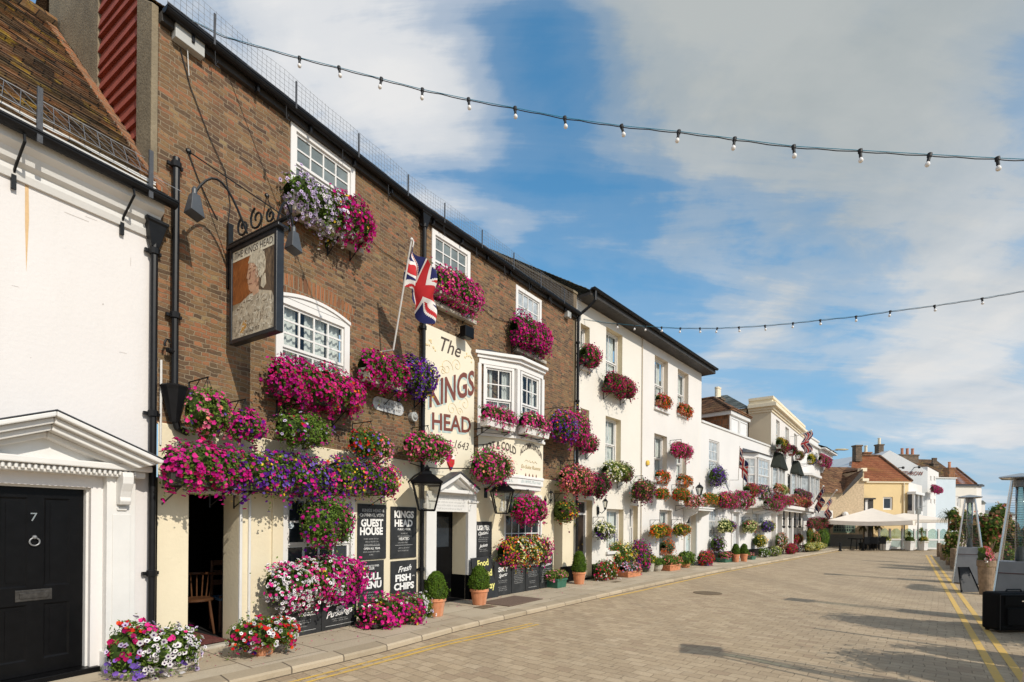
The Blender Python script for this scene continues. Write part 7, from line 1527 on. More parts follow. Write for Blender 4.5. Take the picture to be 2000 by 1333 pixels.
    loc = lambda uu, zz: (0.0, -(uu - us), zz)
    for wp, dx in ((w1, .1), (w2, -.1)): mb = MB(); mb.tube([loc(wp[0], wp[1]), (uR + dx, 0, zT + .1)], .008, 5); mb.ball(loc(wp[0], wp[1]), .033, 8, 5); obj('stay_rod', mb, M_iron, S, t)
    # two swan-neck lamps, one on each face
    for side, off in ((1, 0), (-1, .1)):
        Fl = S; base = (uL + (.45 if side > 0 else .75) * (uR - uL), side * .08, zT + .06); pts = []
        o_end = side * (.62 if side > 0 else .42)
        for q in range(11):
            s = q / 10; pts.append((base[0] - .12 * s, side * .08 + (o_end - side * .08) * s, base[2] + .55 * math.sin(s * math.pi * .8) - .1 * s))
        mb = MB(); mb.tube(pts, .014, 6); e = pts[-1]; arm = obj('lamp_arm', mb, M_iron, S, t)
        mb = MB(); dz = -.02; mb.add([(e[0] - .045, e[1] - .04, e[2] + dz), (e[0] + .045, e[1] - .04, e[2] + dz), (e[0] + .045, e[1] + .04, e[2] + dz), (e[0] - .045, e[1] + .04, e[2] + dz), (e[0] - .085, e[1] - .075, e[2] - .27), (e[0] + .085, e[1] - .075, e[2] - .27), (e[0] + .085, e[1] + .075, e[2] - .23), (e[0] - .085, e[1] + .075, e[2] - .23)],
                                      [(0, 1, 2, 3), (4, 5, 6, 7), (0, 1, 5, 4), (1, 2, 6, 5), (2, 3, 7, 6), (3, 0, 4, 7)]); mb.lathe((e[0], e[1], e[2] - .03), [(.03, 0), (.03, .07), (.015, .1)], 8); obj('lamp_head', mb, mat('lamp_grey', (.06, .066, .074), .4), S, arm, bevel=.005)
hanging_sign()

# ================================================================ union flags
def union(x, y):                                           # 0 blue, 1 white, 2 red on a 2:1 field, x 0..2, y 0..1
    if abs(x - 1) < .1 or abs(y - .5) < .1: return 2
    if abs(x - 1) < .167 or abs(y - .5) < .167: return 1
    k = 2.0; cxx, cyy = x - 1, y - .5; d1 = (cyy * 2 - cxx) / math.sqrt(5); d2 = (cyy * 2 + cxx) / math.sqrt(5)
    if (cxx < 0 and -.067 < d1 < 0) or (cxx > 0 and 0 < d1 < .067): return 2
    if (cxx < 0 and 0 < d2 < .067) or (cxx > 0 and -.067 < d2 < 0): return 2
    if abs(d1) < .1 or abs(d2) < .1: return 1
    return 0
def flag(F, foot, tip, label, size, drape, nx=96, ny=48, o=.25, lean=.55, foot_o=.3, from_top=.02, pole_r=.014):
    u0, z0, _ = F.hit(*foot, foot_o); u1, z1, _ = F.hit(*tip, foot_o + lean); P0, P1 = Vector((u0, foot_o, z0)), Vector((u1, foot_o + lean, z1))
    t = thing('flag', label, 'flag', F.w(u0, foot_o, z0), 'union flags along the terrace'); mb = MB(); mb.tube([P0, P1], pole_r, 8); mb.ball(P1, pole_r * 1.8, 8, 5); mb.tube([(u0, .02, z0 + .02), P0], .016, 5); p = obj('flagpole', mb, M_white, F, t)
    L = (P1 - P0).length; ax = (P1 - P0) / L; H = size; W_ = size * 1.75; top = P1 - ax * L * from_top; V = []; Fc = []; mi = []
    for i in range(nx + 1):
        s = i / nx
        for j in range(ny + 1):
            v = j / ny; h = top - ax * H * (1 - v); V.append(drape(h, s, v, W_))
    for i in range(nx):
        for j in range(ny):
            q = i * (ny + 1) + j; Fc.append((q, q + ny + 1, q + ny + 2, q + 1)); mi.append(union((i + .5) / nx * 2, (j + .5) / ny))
    np_mesh('cloth', [tuple(v) for v in V], Fc, M_rose, F, t, mi, smooth=True)
def drape_main(h, s, v, W_):
    a = .66 * W_ * (1 - (1 - s) ** 1.25); wv = .10 * math.sin(s * 9 + v * 2.6) * s ** .6 + .035 * math.sin(s * 17 - v * 5)
    return Vector((h.x + a * .72 + .05 * math.sin(s * 8 + v * 3) * s, h.y + .05 * s + wv * 1.3, h.z - .33 * W_ * s ** 1.2 + .09 * math.sin(s * 7 + v * 1.5) * s - (1 - v) * .13 * s + .03 * math.sin(s * 15 + v * 7)))
flag(A, (768, 684), (804, 468), 'union flag on a white pole leaning out above the purple trough', .66, drape_main, lean=.62, foot_o=.34)
def drape_small(h, s, v, W_): return Vector((h.x + .42 * W_ * s + .03 * math.sin(s * 8 + v * 3), h.y + .10 * s + .05 * math.sin(s * 10), h.z - .42 * W_ * s + .02 * math.sin(s * 12 + v * 5)))
flag(Cf, (1442, 938), (1445, 872), 'union flag hanging limp on the cottage front', 1.15, drape_small, 48, 24, lean=.5, foot_o=.4)
flag(Hf, (1553, 853), (1585, 841), 'small union flag drooping from the top of the hotel', 1.3, lambda h, s, v, W_: Vector((h.x - .1 * s, h.y + .1 * math.sin(s * 9), h.z - .55 * W_ * s)), 40, 20, lean=1.2, foot_o=.3, pole_r=.03)
flag(Jf, (1588, 985), (1608, 950), 'furled union flag leaning out from the corner house', 1.9, lambda h, s, v, W_: Vector((h.x + .12 * s, h.y + .1 * math.sin(s * 9), h.z - .32 * W_ * s)), 40, 20, lean=1., foot_o=1.1, pole_r=.03)
flag(Jf, (1609, 990), (1634, 958), 'red and blue flag on a pale pole past the corner house', 1.2, lambda h, s, v, W_: Vector((h.x - .05 * s, h.y + .1 * math.sin(s * 9), h.z - .6 * W_ * s)), 40, 20, lean=1.2, foot_o=1.2, from_top=.45, pole_r=.03)

# ================================================================ lanterns, lamps and fittings
def lantern(F, px, py, w, h, o, label, group='black lanterns on the terrace walls', side=0., arm=True, hexa=4):
    u, z, dep = F.hit(px, py, o); k = dep / FPX; W_, H = w * k / 2, h * k; t = thing('wall_lantern', label, 'lantern', F.w(u, o, z), group); Fp = F.sub(u, o, z, 45 if hexa == 4 else 0)
    r1, r0 = W_ * 1.12, W_ * .62; zb, zt = -H * .5, H * .10
    c = [(math.cos(math.pi / 4 + q * math.pi / 2), math.sin(math.pi / 4 + q * math.pi / 2)) for q in range(4)]; ca = math.pi / 4
    mb = MB()
    for x, y in c: mb.tube([(x * r0, y * r0, zb), (x * r1, y * r1, zt)], W_ * .05, 4)
    for zz, r in ((zb, r0), (zt, r1)): mb.tube([(x * r, y * r, zz) for x, y in c + c[:1]], W_ * .055, 4)
    fr = obj('frame', mb, M_black, Fp, t)
    g = MB(); V = [(x * r0, y * r0, zb) for x, y in c] + [(x * r1, y * r1, zt) for x, y in c]; g.add(V, [(q, (q + 1) % 4, 4 + (q + 1) % 4, 4 + q) for q in range(4)]); obj('pane', g, M_lglass, Fp, t, fix=False)
    mb = MB(); mb.lathe((0, 0, 0), [(r1 * 1.12, zt), (r1 * 1.14, zt + H * .03), (r1 * .5, zt + H * .2), (r1 * .36, zt + H * .22), (r1 * .33, zt + H * .27), (r1 * .15, zt + H * .31), (r1 * .2, zt + H * .34), (r1 * .05, zt + H * .42)], 4, rot=ca); obj('roof', mb, M_black, Fp, t)
    mb = MB(); mb.lathe((0, 0, zb * .9), [(W_ * .2, 0), (W_ * .2, H * .1), (W_ * .1, H * .12), (W_ * .1, H * .2), (W_ * .13, H * .24), (W_ * .02, H * .34)], 8); obj('lamp_bulb', mb, M_bulb, Fp, t)
    if arm:
        Fa = F.sub(u, o, z); mb = MB(); mb.box(-.05, .05, -o + .005, -o + .03, zt - .12, zt + .22); mb.tube([(0, -o + .03, zt + .05), (0, -o * .6, zt + H * .20), (0, -r1 * .5, zt + H * .26), (0, 0, zt + H * .28)], .018, 6); obj('bracket', mb, M_iron, Fa, t)
lantern(B, 834, 954, 68, 86, .52, 'big black lantern left of the pub porch pediment')
lantern(B, 980, 968, 50, 70, .46, 'big black lantern right of the pub porch pediment')
def small_lantern(F, px, py, w, h, o, label):
    u, z, dep = F.hit(px, py, o); k = dep / FPX; r, H = w * k / 2, h * k; t = thing('wall_lantern', label, 'lantern', F.w(u, o, z), 'black lanterns on the terrace walls'); Fp = F.sub(u, o, z)
    mb = MB(); mb.lathe((0, 0, 0), [(r * .2, -H * .5), (r * .5, -H * .42), (r * .55, -H * .3)], 8); mb.lathe((0, 0, 0), [(r, H * .16), (r * 1.15, H * .18), (r * .5, H * .34), (r * .2, H * .38), (r * .06, H * .52)], 8)
    for q in range(6): c, s = math.cos(q * 1.047), math.sin(q * 1.047); mb.tube([(r * .52 * c, r * .52 * s, -H * .3), (r * c, r * s, H * .17)], r * .08, 4)
    obj('frame', mb, M_iron, Fp, t); g = MB(); g.lathe((0, 0, 0), [(r * .5, -H * .3), (r * .94, H * .16)], 12); obj('pane', g, M_lglass, Fp, t, fix=False)
    mb = MB(); mb.tube([(0, 0, -H * .48), (0, -o * .4, -H * .75), (0, -o + .04, -H * .62)], .012, 5); mb.prism([(-.045, -H * .85), (.045, -H * .85), (.05, -H * .4), (.03, -H * .25), (-.03, -H * .25), (-.05, -H * .4)], -o + .003, -o + .04); obj('bracket', mb, M_iron, Fp, t)
small_lantern(A, 352, 902, 36, 66, .22, 'old black lantern on the cream wall beside the open doorway')
small_lantern(Wf, 1182, 984, 10, 25, .26, 'little black lantern between the panelled door and the white-green basket')
small_lantern(Wf, 1366, 958, 14, 30, .3, 'black lantern above the end of the second ivory house')
small_lantern(B, 1076, 968, 10, 24, .2, 'dark lantern above the right doorway of the pub')
def fitting(name, label, cat, F, build, at_, mats, bevel=.004):
    u, z, _ = F.hit(*at_); mb = MB(); build(mb, u, z); o = obj(name, mb, mats, F, None, bevel=bevel); return tag(o, label, cat)
fitting('floodlight', 'black floodlight at the top right of the painted name panel', 'floodlight', B, lambda m, u, z: (m.box(u - .13, u + .13, .14, .30, z - .12, z + .1), m.box(u - .02, u + .02, .0, .15, z - .02, z + .02)), (896, 654), M_black, .012)
fitting('alarm_box', 'grey box fixed high on the brick under the gutter', 'junction box', A, lambda m, u, z: (m.box(u - .15, u + .17, 0, .1, z - .09, z + .07), m.tube([(u, .05, z - .1), (u + .02, .05, z - .4)], .008, 4)), (362, 84), M_plastic, .02)
fitting('security_light', 'small white box high at the right end of the brick wall', 'security light', B, lambda m, u, z: m.box(u - .09, u + .09, 0, .12, z - .09, z + .07), (1105, 616), M_plastic, .01)
fitting('alarm_bell', 'round grey bell right of the oval plaque', 'alarm bell', A, lambda m, u, z: (m.tube([(u, 0, z), (u, .09, z)], .085, 16), m.ball((u, .09, z), .05, 10, 6)), (803, 815), M_plastic, .0)
def plaque():
    u, z, _ = A.hit(758, 794); mb = MB(); w, h = .36, .115
    mb.prism([(u - w + h * .7 * (1 - math.cos(q)) * (1 if math.cos(q) < 9 else 1), z) for q in []] + [(u + (w - h) * (1 if math.cos(a) > 0 else -1) + h * math.cos(a), z + h * math.sin(a)) for a in [i * math.pi / 12 + .001 for i in range(24)]], 0, .02)
    t = thing('plaque', 'pale rounded plaque on the brick under the flagpole trough', 'plaque', A.w(u, 0, z)); obj('plate', mb, mat('plaque_grey', (.48, .48, .47), .5, vary=.1), A, t); mb = MB(); scrawl(mb, u - .3, u + .3, z + .015, .05, .022, rng=random.Random(9)); scrawl(mb, u - .26, u + .28, z - .065, .05, .022, rng=random.Random(10)); obj('lettering', mb, M_ink, A, t, fix=False)
plaque()
x, y = ground(1003, 1174, PZ); F = Frame(x, y, 35, PZ); mb = MB(); mb.box(-.65, .55, -.36, .36, .004, .016); tag(obj('doormat', mb, M_mat, F, bevel=.004), 'brown doormat on the pavement right of the porch', 'doormat')
x, y = ground(948, 1186, PZ); F = Frame(x, y, 35, PZ); mb = MB(); mb.box(-.2, .2, -.13, .13, .002, .008); tag(obj('drain_cover', mb, M_cement2, F), 'small iron cover in the pavement beside the boxwood pot', 'drain cover')
x, y = ground(1203, 1137, PZ); F = Frame(x, y, 40, PZ); mb = MB(); mb.box(-.16, .16, -.08, .08, .002, .008); tag(obj('drain_cover', mb, M_cement2, F), 'small iron cover in the pavement in front of the flower bank', 'drain cover')
# fallen petals under the baskets
rs = np.random.RandomState(77); PP, CC = [], []
for _ in range(420):
    f_ = (FA, FB)[rs.randint(2)]; q = f_.w(rs.uniform(0, LA if f_ is FA else LB), .1 + abs(rs.normal(0, .55)), 0); PP.append((q.x, -q.y, (PZ if True else 0) + .004))
PP = np.array(PP); kx = np.array([(p[0], -p[1]) for p in PP])
def road_side(p): return min(((p[0] - a[0]) * (b[1] - a[1]) - (p[1] - a[1]) * (b[0] - a[0])) / math.hypot(b[0] - a[0], b[1] - a[1]) for a, b in zip(KERB, KERB[1:]) if min(a[1], b[1]) - .5 <= p[1] <= max(a[1], b[1]) + .5) > -.02
PP[:, 2] = [(.008 if road_side(p) else PZ + .008) for p in kx]
V, T = leaves_np(rs, PP, np.tile([0., 0., 1.], (len(PP), 1)), .026, .7, .25)
tag(np_mesh('fallen_petals', V, T, [PETAL['magenta'], PETAL['pink'], PETAL['rust']], GROUND, None, np.repeat(rs.randint(0, 3, len(PP)), 2), np.repeat(rs.uniform(0, 1, len(PP)), 2)), 'scatter of fallen pink petals on the pavement', 'petals', kind='stuff')
# inside the open doorway
def doorway_things():
    d1 = OP['d1']; u0, u1 = d1[0], d1[1]
    mb = MB(); mb.box(u0 + .03, u1 - .03, -1.9, -.05, PZ + .014, PZ + .03); tag(obj('rug', mb, M_rug, A), 'worn red rug inside the open doorway', 'rug')
    F = A.sub(A.u(385, -.9, 1180), -.9, PZ + .03, 25); t = thing('spindle_chair', 'wooden spindle chair seen through the doorway', 'chair', F.w(0, 0, 0))
    mb = MB(); mb.lathe((0, 0, .43), [(.18, 0), (.21, .015), (.21, .035), (.19, .045)], 16); obj('seat', mb, M_oak, F, t)
    for x, y in ((-.14, -.14), (.14, -.14), (-.14, .14), (.14, .14)): mb = MB(); mb.tube([(x, y, .44), (x * 1.15, y * 1.15, .25), (x * 1.4, y * 1.4, 0)], [.014, .02, .013], 8); obj('leg', mb, M_oak, F, t)
    mb = MB()
    for q in range(7): a = math.radians(-60 + 20 * q); mb.tube([(.17 * math.sin(a), -.17 * math.cos(a), .46), (.22 * math.sin(a), -.24 * math.cos(a), .78)], .009, 6)
    mb.tube([(.23 * math.sin(math.radians(q)), -.25 * math.cos(math.radians(q)), .79) for q in range(-70, 71, 14)], .02, 8); obj('backrest', mb, M_oak, F, t)
    F = A.sub(A.u(447, -.8, 1200), -.8, PZ + .03, 10); t = thing('pub_chair', 'tall wooden chair back just inside the doorway', 'chair', F.w(0, 0, 0))
    mb = MB(); mb.box(-.19, .19, -.19, .19, .43, .47); obj('seat', mb, mat('blue_cushion', (.05, .13, .22), .8), F, t, bevel=.01)
    for x, y in ((-.17, -.17), (.17, -.17), (-.17, .17), (.17, .17)): mb = MB(); mb.tube([(x, y, .97 if y < 0 else .43), (x, y, .5), (x * 1.05, y * 1.1, 0)], .02, 6); obj('leg', mb, M_oak, F, t)
    mb = MB()
    for z in (.62, .76, .9): mb.box(-.16, .16, -.185, -.165, z, z + .07)
    obj('backrest', mb, M_oak, F, t)
doorway_things()

# ================================================================ festoon lights
def festoon(pts, plan, bulbs, label, sz, knots=True):
    """pts: pixels along the cable; plan(px) -> world depth of the cable there"""
    def W3(px, py): r = pray(px, py) * plan(px); r.z += EYE; return r
    xs = [p[0] for p in pts]; ys = [p[1] for p in pts]
    P = [W3(px, float(np.interp(px, xs, ys))) for px in np.linspace(xs[0], xs[-1], 90)]
    p0 = P[0]; t = thing('festoon_lights', label, 'string lights', p0, 'festoon light strings across the street'); G = GROUND
    loc = lambda v, dz=0: (v.x, -v.y, v.z + dz)
    mb = MB(); mb.tube([loc(v) for v in P], .0045 * sz, 5); obj('rope', mb, M_bluerope, G, t)
    mb = MB(); mb.tube([loc(v, -.012 * sz - .010 * abs(math.sin(i * .9))) for i, v in enumerate(P)], .0065 * sz, 5); obj('cable', mb, M_rubber, G, t)
    proto = None
    for bx in bulbs:
        v = W3(bx, float(np.interp(bx, xs, ys)))
        if proto is None:
            Fq = Frame(v.x, v.y, 90, v.z); mb = MB(); mb.lathe((0, 0, 0), [(.012 * sz, -.07), (.018 * sz, -.066), (.018 * sz, -.03), (.026 * sz, -.025), (.026 * sz, .008), (.01 * sz, .012)], 10); h = obj('lamp_holder', mb, M_rubber, Fq, t)
            mb = MB(); mb.lathe((0, 0, -.07), [(.012 * sz, .0), (.022 * sz, -.014 * sz), (.028 * sz, -.032 * sz), (.026 * sz, -.048 * sz), (.016 * sz, -.060 * sz), (.001, -.064 * sz)], 12); b = obj('bulb', mb, M_bulb, Fq, h, smooth=True); proto = (h, b)
        else:
            M = Matrix.Translation(v) @ Matrix.Rotation(random.uniform(-.25, .25), 4, 'Y'); h = link(proto[0].copy(), M, t); b = link(proto[1].copy(), M, h)
C1 = ((440, 72), (465, 79), (585, 113), (662, 132), (745, 154), (825, 175), (915, 194), (1006, 211), (1103, 230), (1214, 246), (1326, 257), (1435, 271), (1550, 286), (1680, 294), (1816, 302), (1948, 309), (2040, 313))
C1 = ((322, 13),) + C1
festoon(C1, lambda px: np.interp(px, [300, 440, 1000, 1500, 2040], [5.75, 6.25, 5.6, 5.1, 4.6]), [585, 662, 745, 825, 915, 1006, 1103, 1214, 1326, 1435, 1550, 1680, 1816, 1948], 'near festoon light string crossing the sky from the pub gutter', .78)
C2 = ((1133, 622), (1180, 630), (1250, 637), (1329, 641), (1401, 641), (1443, 639), (1494, 636), (1549, 631), (1602, 625), (1672, 618), (1739, 608), (1825, 597), (1917, 583), (2040, 561))
festoon(C2, lambda px: np.interp(px, [1133, 1400, 2040], [14.4, 13.4, 10.]), [1206, 1240, 1262, 1292, 1329, 1367, 1401, 1443, 1494, 1549, 1602, 1672, 1739, 1825, 1918], 'far festoon light string running out from the tall ivory house', 1.0)

# ================================================================ right-hand side: heaters, case, boards, planting
def heater_parts(F, t):
    b0, b1, hb, ht = .35, .25, 1.06, 2.47
    mb = MB(); mb.add([(x * b0, y * b0, .03) for x, y in ((-1, -1), (1, -1), (1, 1), (-1, 1))] + [(x * b1, y * b1, hb) for x, y in ((-1, -1), (1, -1), (1, 1), (-1, 1))], [(0, 1, 2, 3), (4, 5, 6, 7), (0, 1, 5, 4), (1, 2, 6, 5), (2, 3, 7, 6), (3, 0, 4, 7)]); obj('base', mb, M_steelm, F, t, bevel=.008)
    mb = MB(); mb.tube([(b0 * .80 * x, b0 * .80 * y, .86) for x, y in ((-1, -1), (1, -1), (1, 1), (-1, 1), (-1, -1))], .008, 5); obj('strap', mb, mat('dull_red_strap', (.07, .03, .03), .7), F, t)
    for x, y in ((-1, -1), (1, -1), (1, 1), (-1, 1)): mb = MB(); mb.tube([(x * (b0 + .012), y * (b0 + .012), 0), (x * (b1 + .005), y * (b1 + .005), hb), (x * .105, y * .105, ht)], .019, 6); obj('post', mb, M_steel, F, t)
    mb = MB(); mb.tube([(0, 0, hb), (0, 0, ht)], .068, 16); obj('flame_tube', mb, M_fglass, F, t, smooth=True)
    mb = MB(); mb.tube([(0, 0, hb), (0, 0, hb + .25)], .05, 10).tube([(0, 0, ht - .12), (0, 0, ht)], .09, 12); obj('burner', mb, M_steelm, F, t)
    mb = MB()
    for i in range(34):
        q = (i + .5) / 34; z = hb + (ht - hb) * q; r = b1 + (.105 - b1) * q; mb.tube([(-r, r, z), (r, r, z)], .0022, 3); mb.tube([(-r, -r, z), (-r, r, z)], .0022, 3); mb.tube([(r, -r, z), (r, r, z)], .0022, 3)
    obj('guard_mesh', mb, M_wire, F, t, fix=False)
    mb = MB(); mb.lathe((0, 0, ht), [(.06, 0), (.36, .03), (.38, .04), (.36, .055), (.02, .12)], 4, rot=math.pi / 4); obj('hood', mb, M_steel, F, t)
def heater(x, y, az, label):
    F = Frame(x, y, az); t = thing('patio_heater', label, 'patio heater', (x, y, 0), 'pyramid patio heaters along the sea side'); heater_parts(F, t)
hx = ground(1893, 1140); heater(hx[0], hx[1], 40, 'farther pyramid patio heater behind the leaning black board')
h1 = ground(1978, 1216); heater(h1[0] + .12, h1[1], 47, 'nearer pyramid patio heater behind the black suitcase')
heater(4.95, 4.3, 20, 'patio heater just outside the view at the right')
for q, (x, y, r, h) in enumerate(((8.45, 6.85, .85, 2.5), (7.25, 5.3, .42, 1.8), (7.0, 4.0, .80, 2.6))):
    F = Frame(x, y, 90); t = thing('tub_shrub', ('large', 'slender', 'broad')[q] + ' leafy shrub in a wooden tub standing outside the view at the right', 'shrub', (x, y, 0), 'shrubs in tubs along the sea side')
    mb = MB(); pot_mb(mb, r * .6, .5); obj('tub', mb, M_wood, F, t); mb = MB(); mb.tube([(0, 0, .4), (.02, 0, h * .6)], .04, 6); obj('stem', mb, M_wood, F, t)
    mound(t, F.sub(0, 0, .45 + (h - .45) * .52), r, r, (h - .45) * .52, [(RU, .3)], 10., p=2., cover=.15, leafsize=.11)
F = Frame(7.6, 5.5, 90); t = thing('sign_post', 'plain steel post outside the view at the right', 'post', (7.6, 5.5, 0)); mb = MB(); mb.tube([(0, 0, 0), (0, 0, 2.8)], .04, 10); obj('pole', mb, M_steelm, F, t); mb = MB(); mb.lathe((0, 0, 0), [(.09, 0), (.09, .03), (.05, .06)], 10); obj('base', mb, M_steelm, F, t)
def suitcase():
    x, y = ground(1975, 1236); F = Frame(x + .15, y + .12, 84); t = thing('suitcase', 'black soft suitcase standing on its side at the right edge', 'suitcase', (x, y, 0)); w = .41; h = (1236 - 1158) * y / FPX
    mb = MB(); mb.box(-w, w, -.15, .14, .03, h); obj('body', mb, M_nylon, F, t, bevel=.045); mb = MB(); mb.box(-w * .72, w * .72, .14, .165, .12, h * .62); mb.box(-w * .8, w * .8, .138, .152, h * .68, h * .92); obj('pocket', mb, M_nylon, F, t, bevel=.02)
    mb = MB(); mb.tube([(-.14, 0, h), (-.12, 0, h + .035), (.12, 0, h + .035), (.14, 0, h)], .014, 6); obj('handle', mb, M_rubber, F, t); mb = MB(); mb.tube([(-w * .98, .145, .05), (-w * .98, .145, h - .03), (w * .98, .145, h - .03), (w * .98, .145, .05)], .008, 5); obj('piping', mb, M_rubber, F, t)
    mb = MB(); mb.box(-.04, .04, .152, .158, h * .78, h * .81); obj('badge', mb, M_steel, F, t)
    for x_ in (-w * .8, w * .8): mb = MB(); mb.tube([(x_, -.13, .03), (x_, -.10, .03)], .03, 10); obj('wheel', mb, M_rubber, F, t)
suitcase()
def leaning_board():
    x, y = ground(1896, 1157); F = Frame(x, y, 80); t = thing('pavement_sign', 'blank black pavement sign leaning against the wooden planter', 'sign board', (x, y, 0)); k = y / FPX; w = 38 * k
    mb = MB(); mb.add([(-w * .55, .0, 0), (w * .55, .0, 0), (w * .62, -.30, 47 * k), (-w * .02, -.30, 47 * k), (-w * .55, -.03, 0), (w * .55, -.03, 0), (w * .62, -.33, 47 * k), (-w * .02, -.33, 47 * k)], [(0, 1, 2, 3), (4, 5, 6, 7), (0, 1, 5, 4), (1, 2, 6, 5), (2, 3, 7, 6), (3, 0, 4, 7)]); obj('panel', mb, M_board, F, t, bevel=.006)
    mb = MB(); mb.tube([(-w * .55, .004, .02), (-w * .02, -.296, 47 * k)], .014, 5).tube([(w * .55, .004, .02), (w * .62, -.296, 47 * k)], .014, 5); obj('edge', mb, M_black, F, t)
leaning_board()
potted((1926, 1162), (1908, 1070, 1938, 1100), [(SA, .8), (PK, .8), (RD, .5), (WH, .6, -1.2, 1.2, -1.2, -.2)], 'round log planter of pink and white flowers between the two heaters', rim=29, hold=M_wood, z=0., az=40, cover=.9, name='log_planter', cat='planter', group=False)
BL = ['far end of the row', 'second from the far end', 'middle one of five', 'second from the camera end', 'camera end of the row, beside the shrubs']
for i, (bx, by, h) in enumerate(((1834, 1088, .76), (1841.5, 1094, .77), (1853, 1104, .80), (1863, 1113, .82), (1874, 1130, .86))):
    x, y = ground(bx, by); F = Frame(x, y, 40 + i * 7); mb = MB(); r = .105 + .012 * (i > 2); mb.lathe((0, 0, 0), [(r, 0), (r * .99, h - .03), (r * .9, h), (r * .4, h + .01)], 14); o = obj('wooden_bollard', mb, M_wood, F); tag(o, 'stout wooden bollard by the yellow lines, ' + BL[i], 'bollard', 'wooden bollards by the yellow lines')
for bx, by, lb in ((1641, 1077, 'slim black bollard at the far kerb corner'), (1685, 1076, 'slim black bollard in front of the black tables')):
    x, y = ground(bx, by, .0); F = Frame(x, y, 40); mb = MB(); mb.lathe((0, 0, 0), [(.12, 0), (.12, .06), (.075, .08), (.07, .5), (.085, .52), (.085, .55), (.06, .57)], 12); o = obj('street_bollard', mb, M_iron, F); tag(o, lb, 'bollard', 'slim black bollards at the street end')
def shrub(px, y0, y1, by, w, pal, label, leaf='leaf', cover=.5, z=0., name='shrub', leafsize=.10, leafy=1.0, size=.05, p=2.2):
    x, y = ground(px, by, z); F = Frame(x, y, 90, z); k = y / FPX; t = thing(name, label, 'shrub', (x, y, z), 'shrubs of the planting bed at the right'); h1, h0 = (by - y0) * k, (by - y1) * k
    mb = MB(); rs = random.Random(int(px)); 
    for q in range(6): mb.tube([(rs.uniform(-.1, .1), rs.uniform(-.1, .1), 0), (rs.uniform(-.25, .25), rs.uniform(-.2, .2), h1 * .5), (rs.uniform(-.5, .5) * w * k, rs.uniform(-.3, .3), h1 * .85)], [.025, .018, .006], 5)
    obj('stem', mb, M_wood, F, t); R = w * k / 2; H = (h1 - h0) / 2
    for q in range(6):
        uu, oo, zz = rs.uniform(-.75, .75) * R, rs.uniform(-.5, .4) * R, (h0 + h1) / 2 + (rs.uniform(-.7, .7) * H if q else 0); f = rs.uniform(.34, .6)
        mound(t, F.sub(uu, oo, zz), R * f, R * f * .9, H * f * rs.uniform(.7, 1.), pal, min(y, 10.5), p=p, cover=cover, leafsize=leafsize, leaf=leaf, size=size, leafy=leafy * .9, trail=.12)
shrub(1868, 1038, 1092, 1112, 44, [('straw', .3, -1.2, 1.2, .1, 1.2)], 'bushy green shrub with straw tipped top behind the bollards', 'limeleaf', .3, leafsize=.11)
shrub(1874, 994, 1046, 1104, 30, [(RU, .8), ('straw', .6)], 'tall rusty hydrangea stems left of the farther heater', 'limeleaf', .5, leafsize=.12, size=.06)
shrub(1930, 986, 1072, 1120, 60, [(RU, .8), ('straw', .8), (SA, .2)], 'tall shrub of faded rust and straw hydrangea heads between the heaters', 'leaf', .5, size=.06, leafsize=.12)
shrub(1896, 1004, 1062, 1112, 44, [(RU, .5), ('straw', .6)], 'rust tipped shrub seen through the farther heater tube', 'limeleaf', .45, size=.06, leafsize=.12)
shrub(1956, 1004, 1080, 1116, 56, [(RU, .6), ('straw', .7), (SA, .1)], 'russet hydrangea shrub just left of the nearer heater top', 'leaf', .45, size=.06, leafsize=.12)
shrub(1922, 1034, 1084, 1118, 52, [(RU, .6), ('straw', .2)], 'green and russet shrub low between the heaters', 'leaf', .4, leafsize=.11, size=.06)
shrub(1985, 1015, 1105, 1122, 84, [(RU, .5), ('straw', .4), (RD, .06)], 'russet shrub behind the nearer heater', 'leaf', .4, leafsize=.11, size=.06)
shrub(1962, 1054, 1102, 1128, 40, [(PK, .2), (RU, .3)], 'low leafy shrub with a few pink flowers behind the nearer heater tube', 'limeleaf', .25, leafsize=.10)
x, y = ground(1922, 1106); F = Frame(x + 1.2, y + .8, 38); mb = MB(); mb.box(-4.5, 6, -1.3, 1.1, 0, .38); mb.box(-4.6, 6.1, -1.4, 1.2, .38, .44); tag(obj('planting_bed', mb, M_wood, F, bevel=.01), 'long timber edged planting bed behind the heaters', 'raised bed')
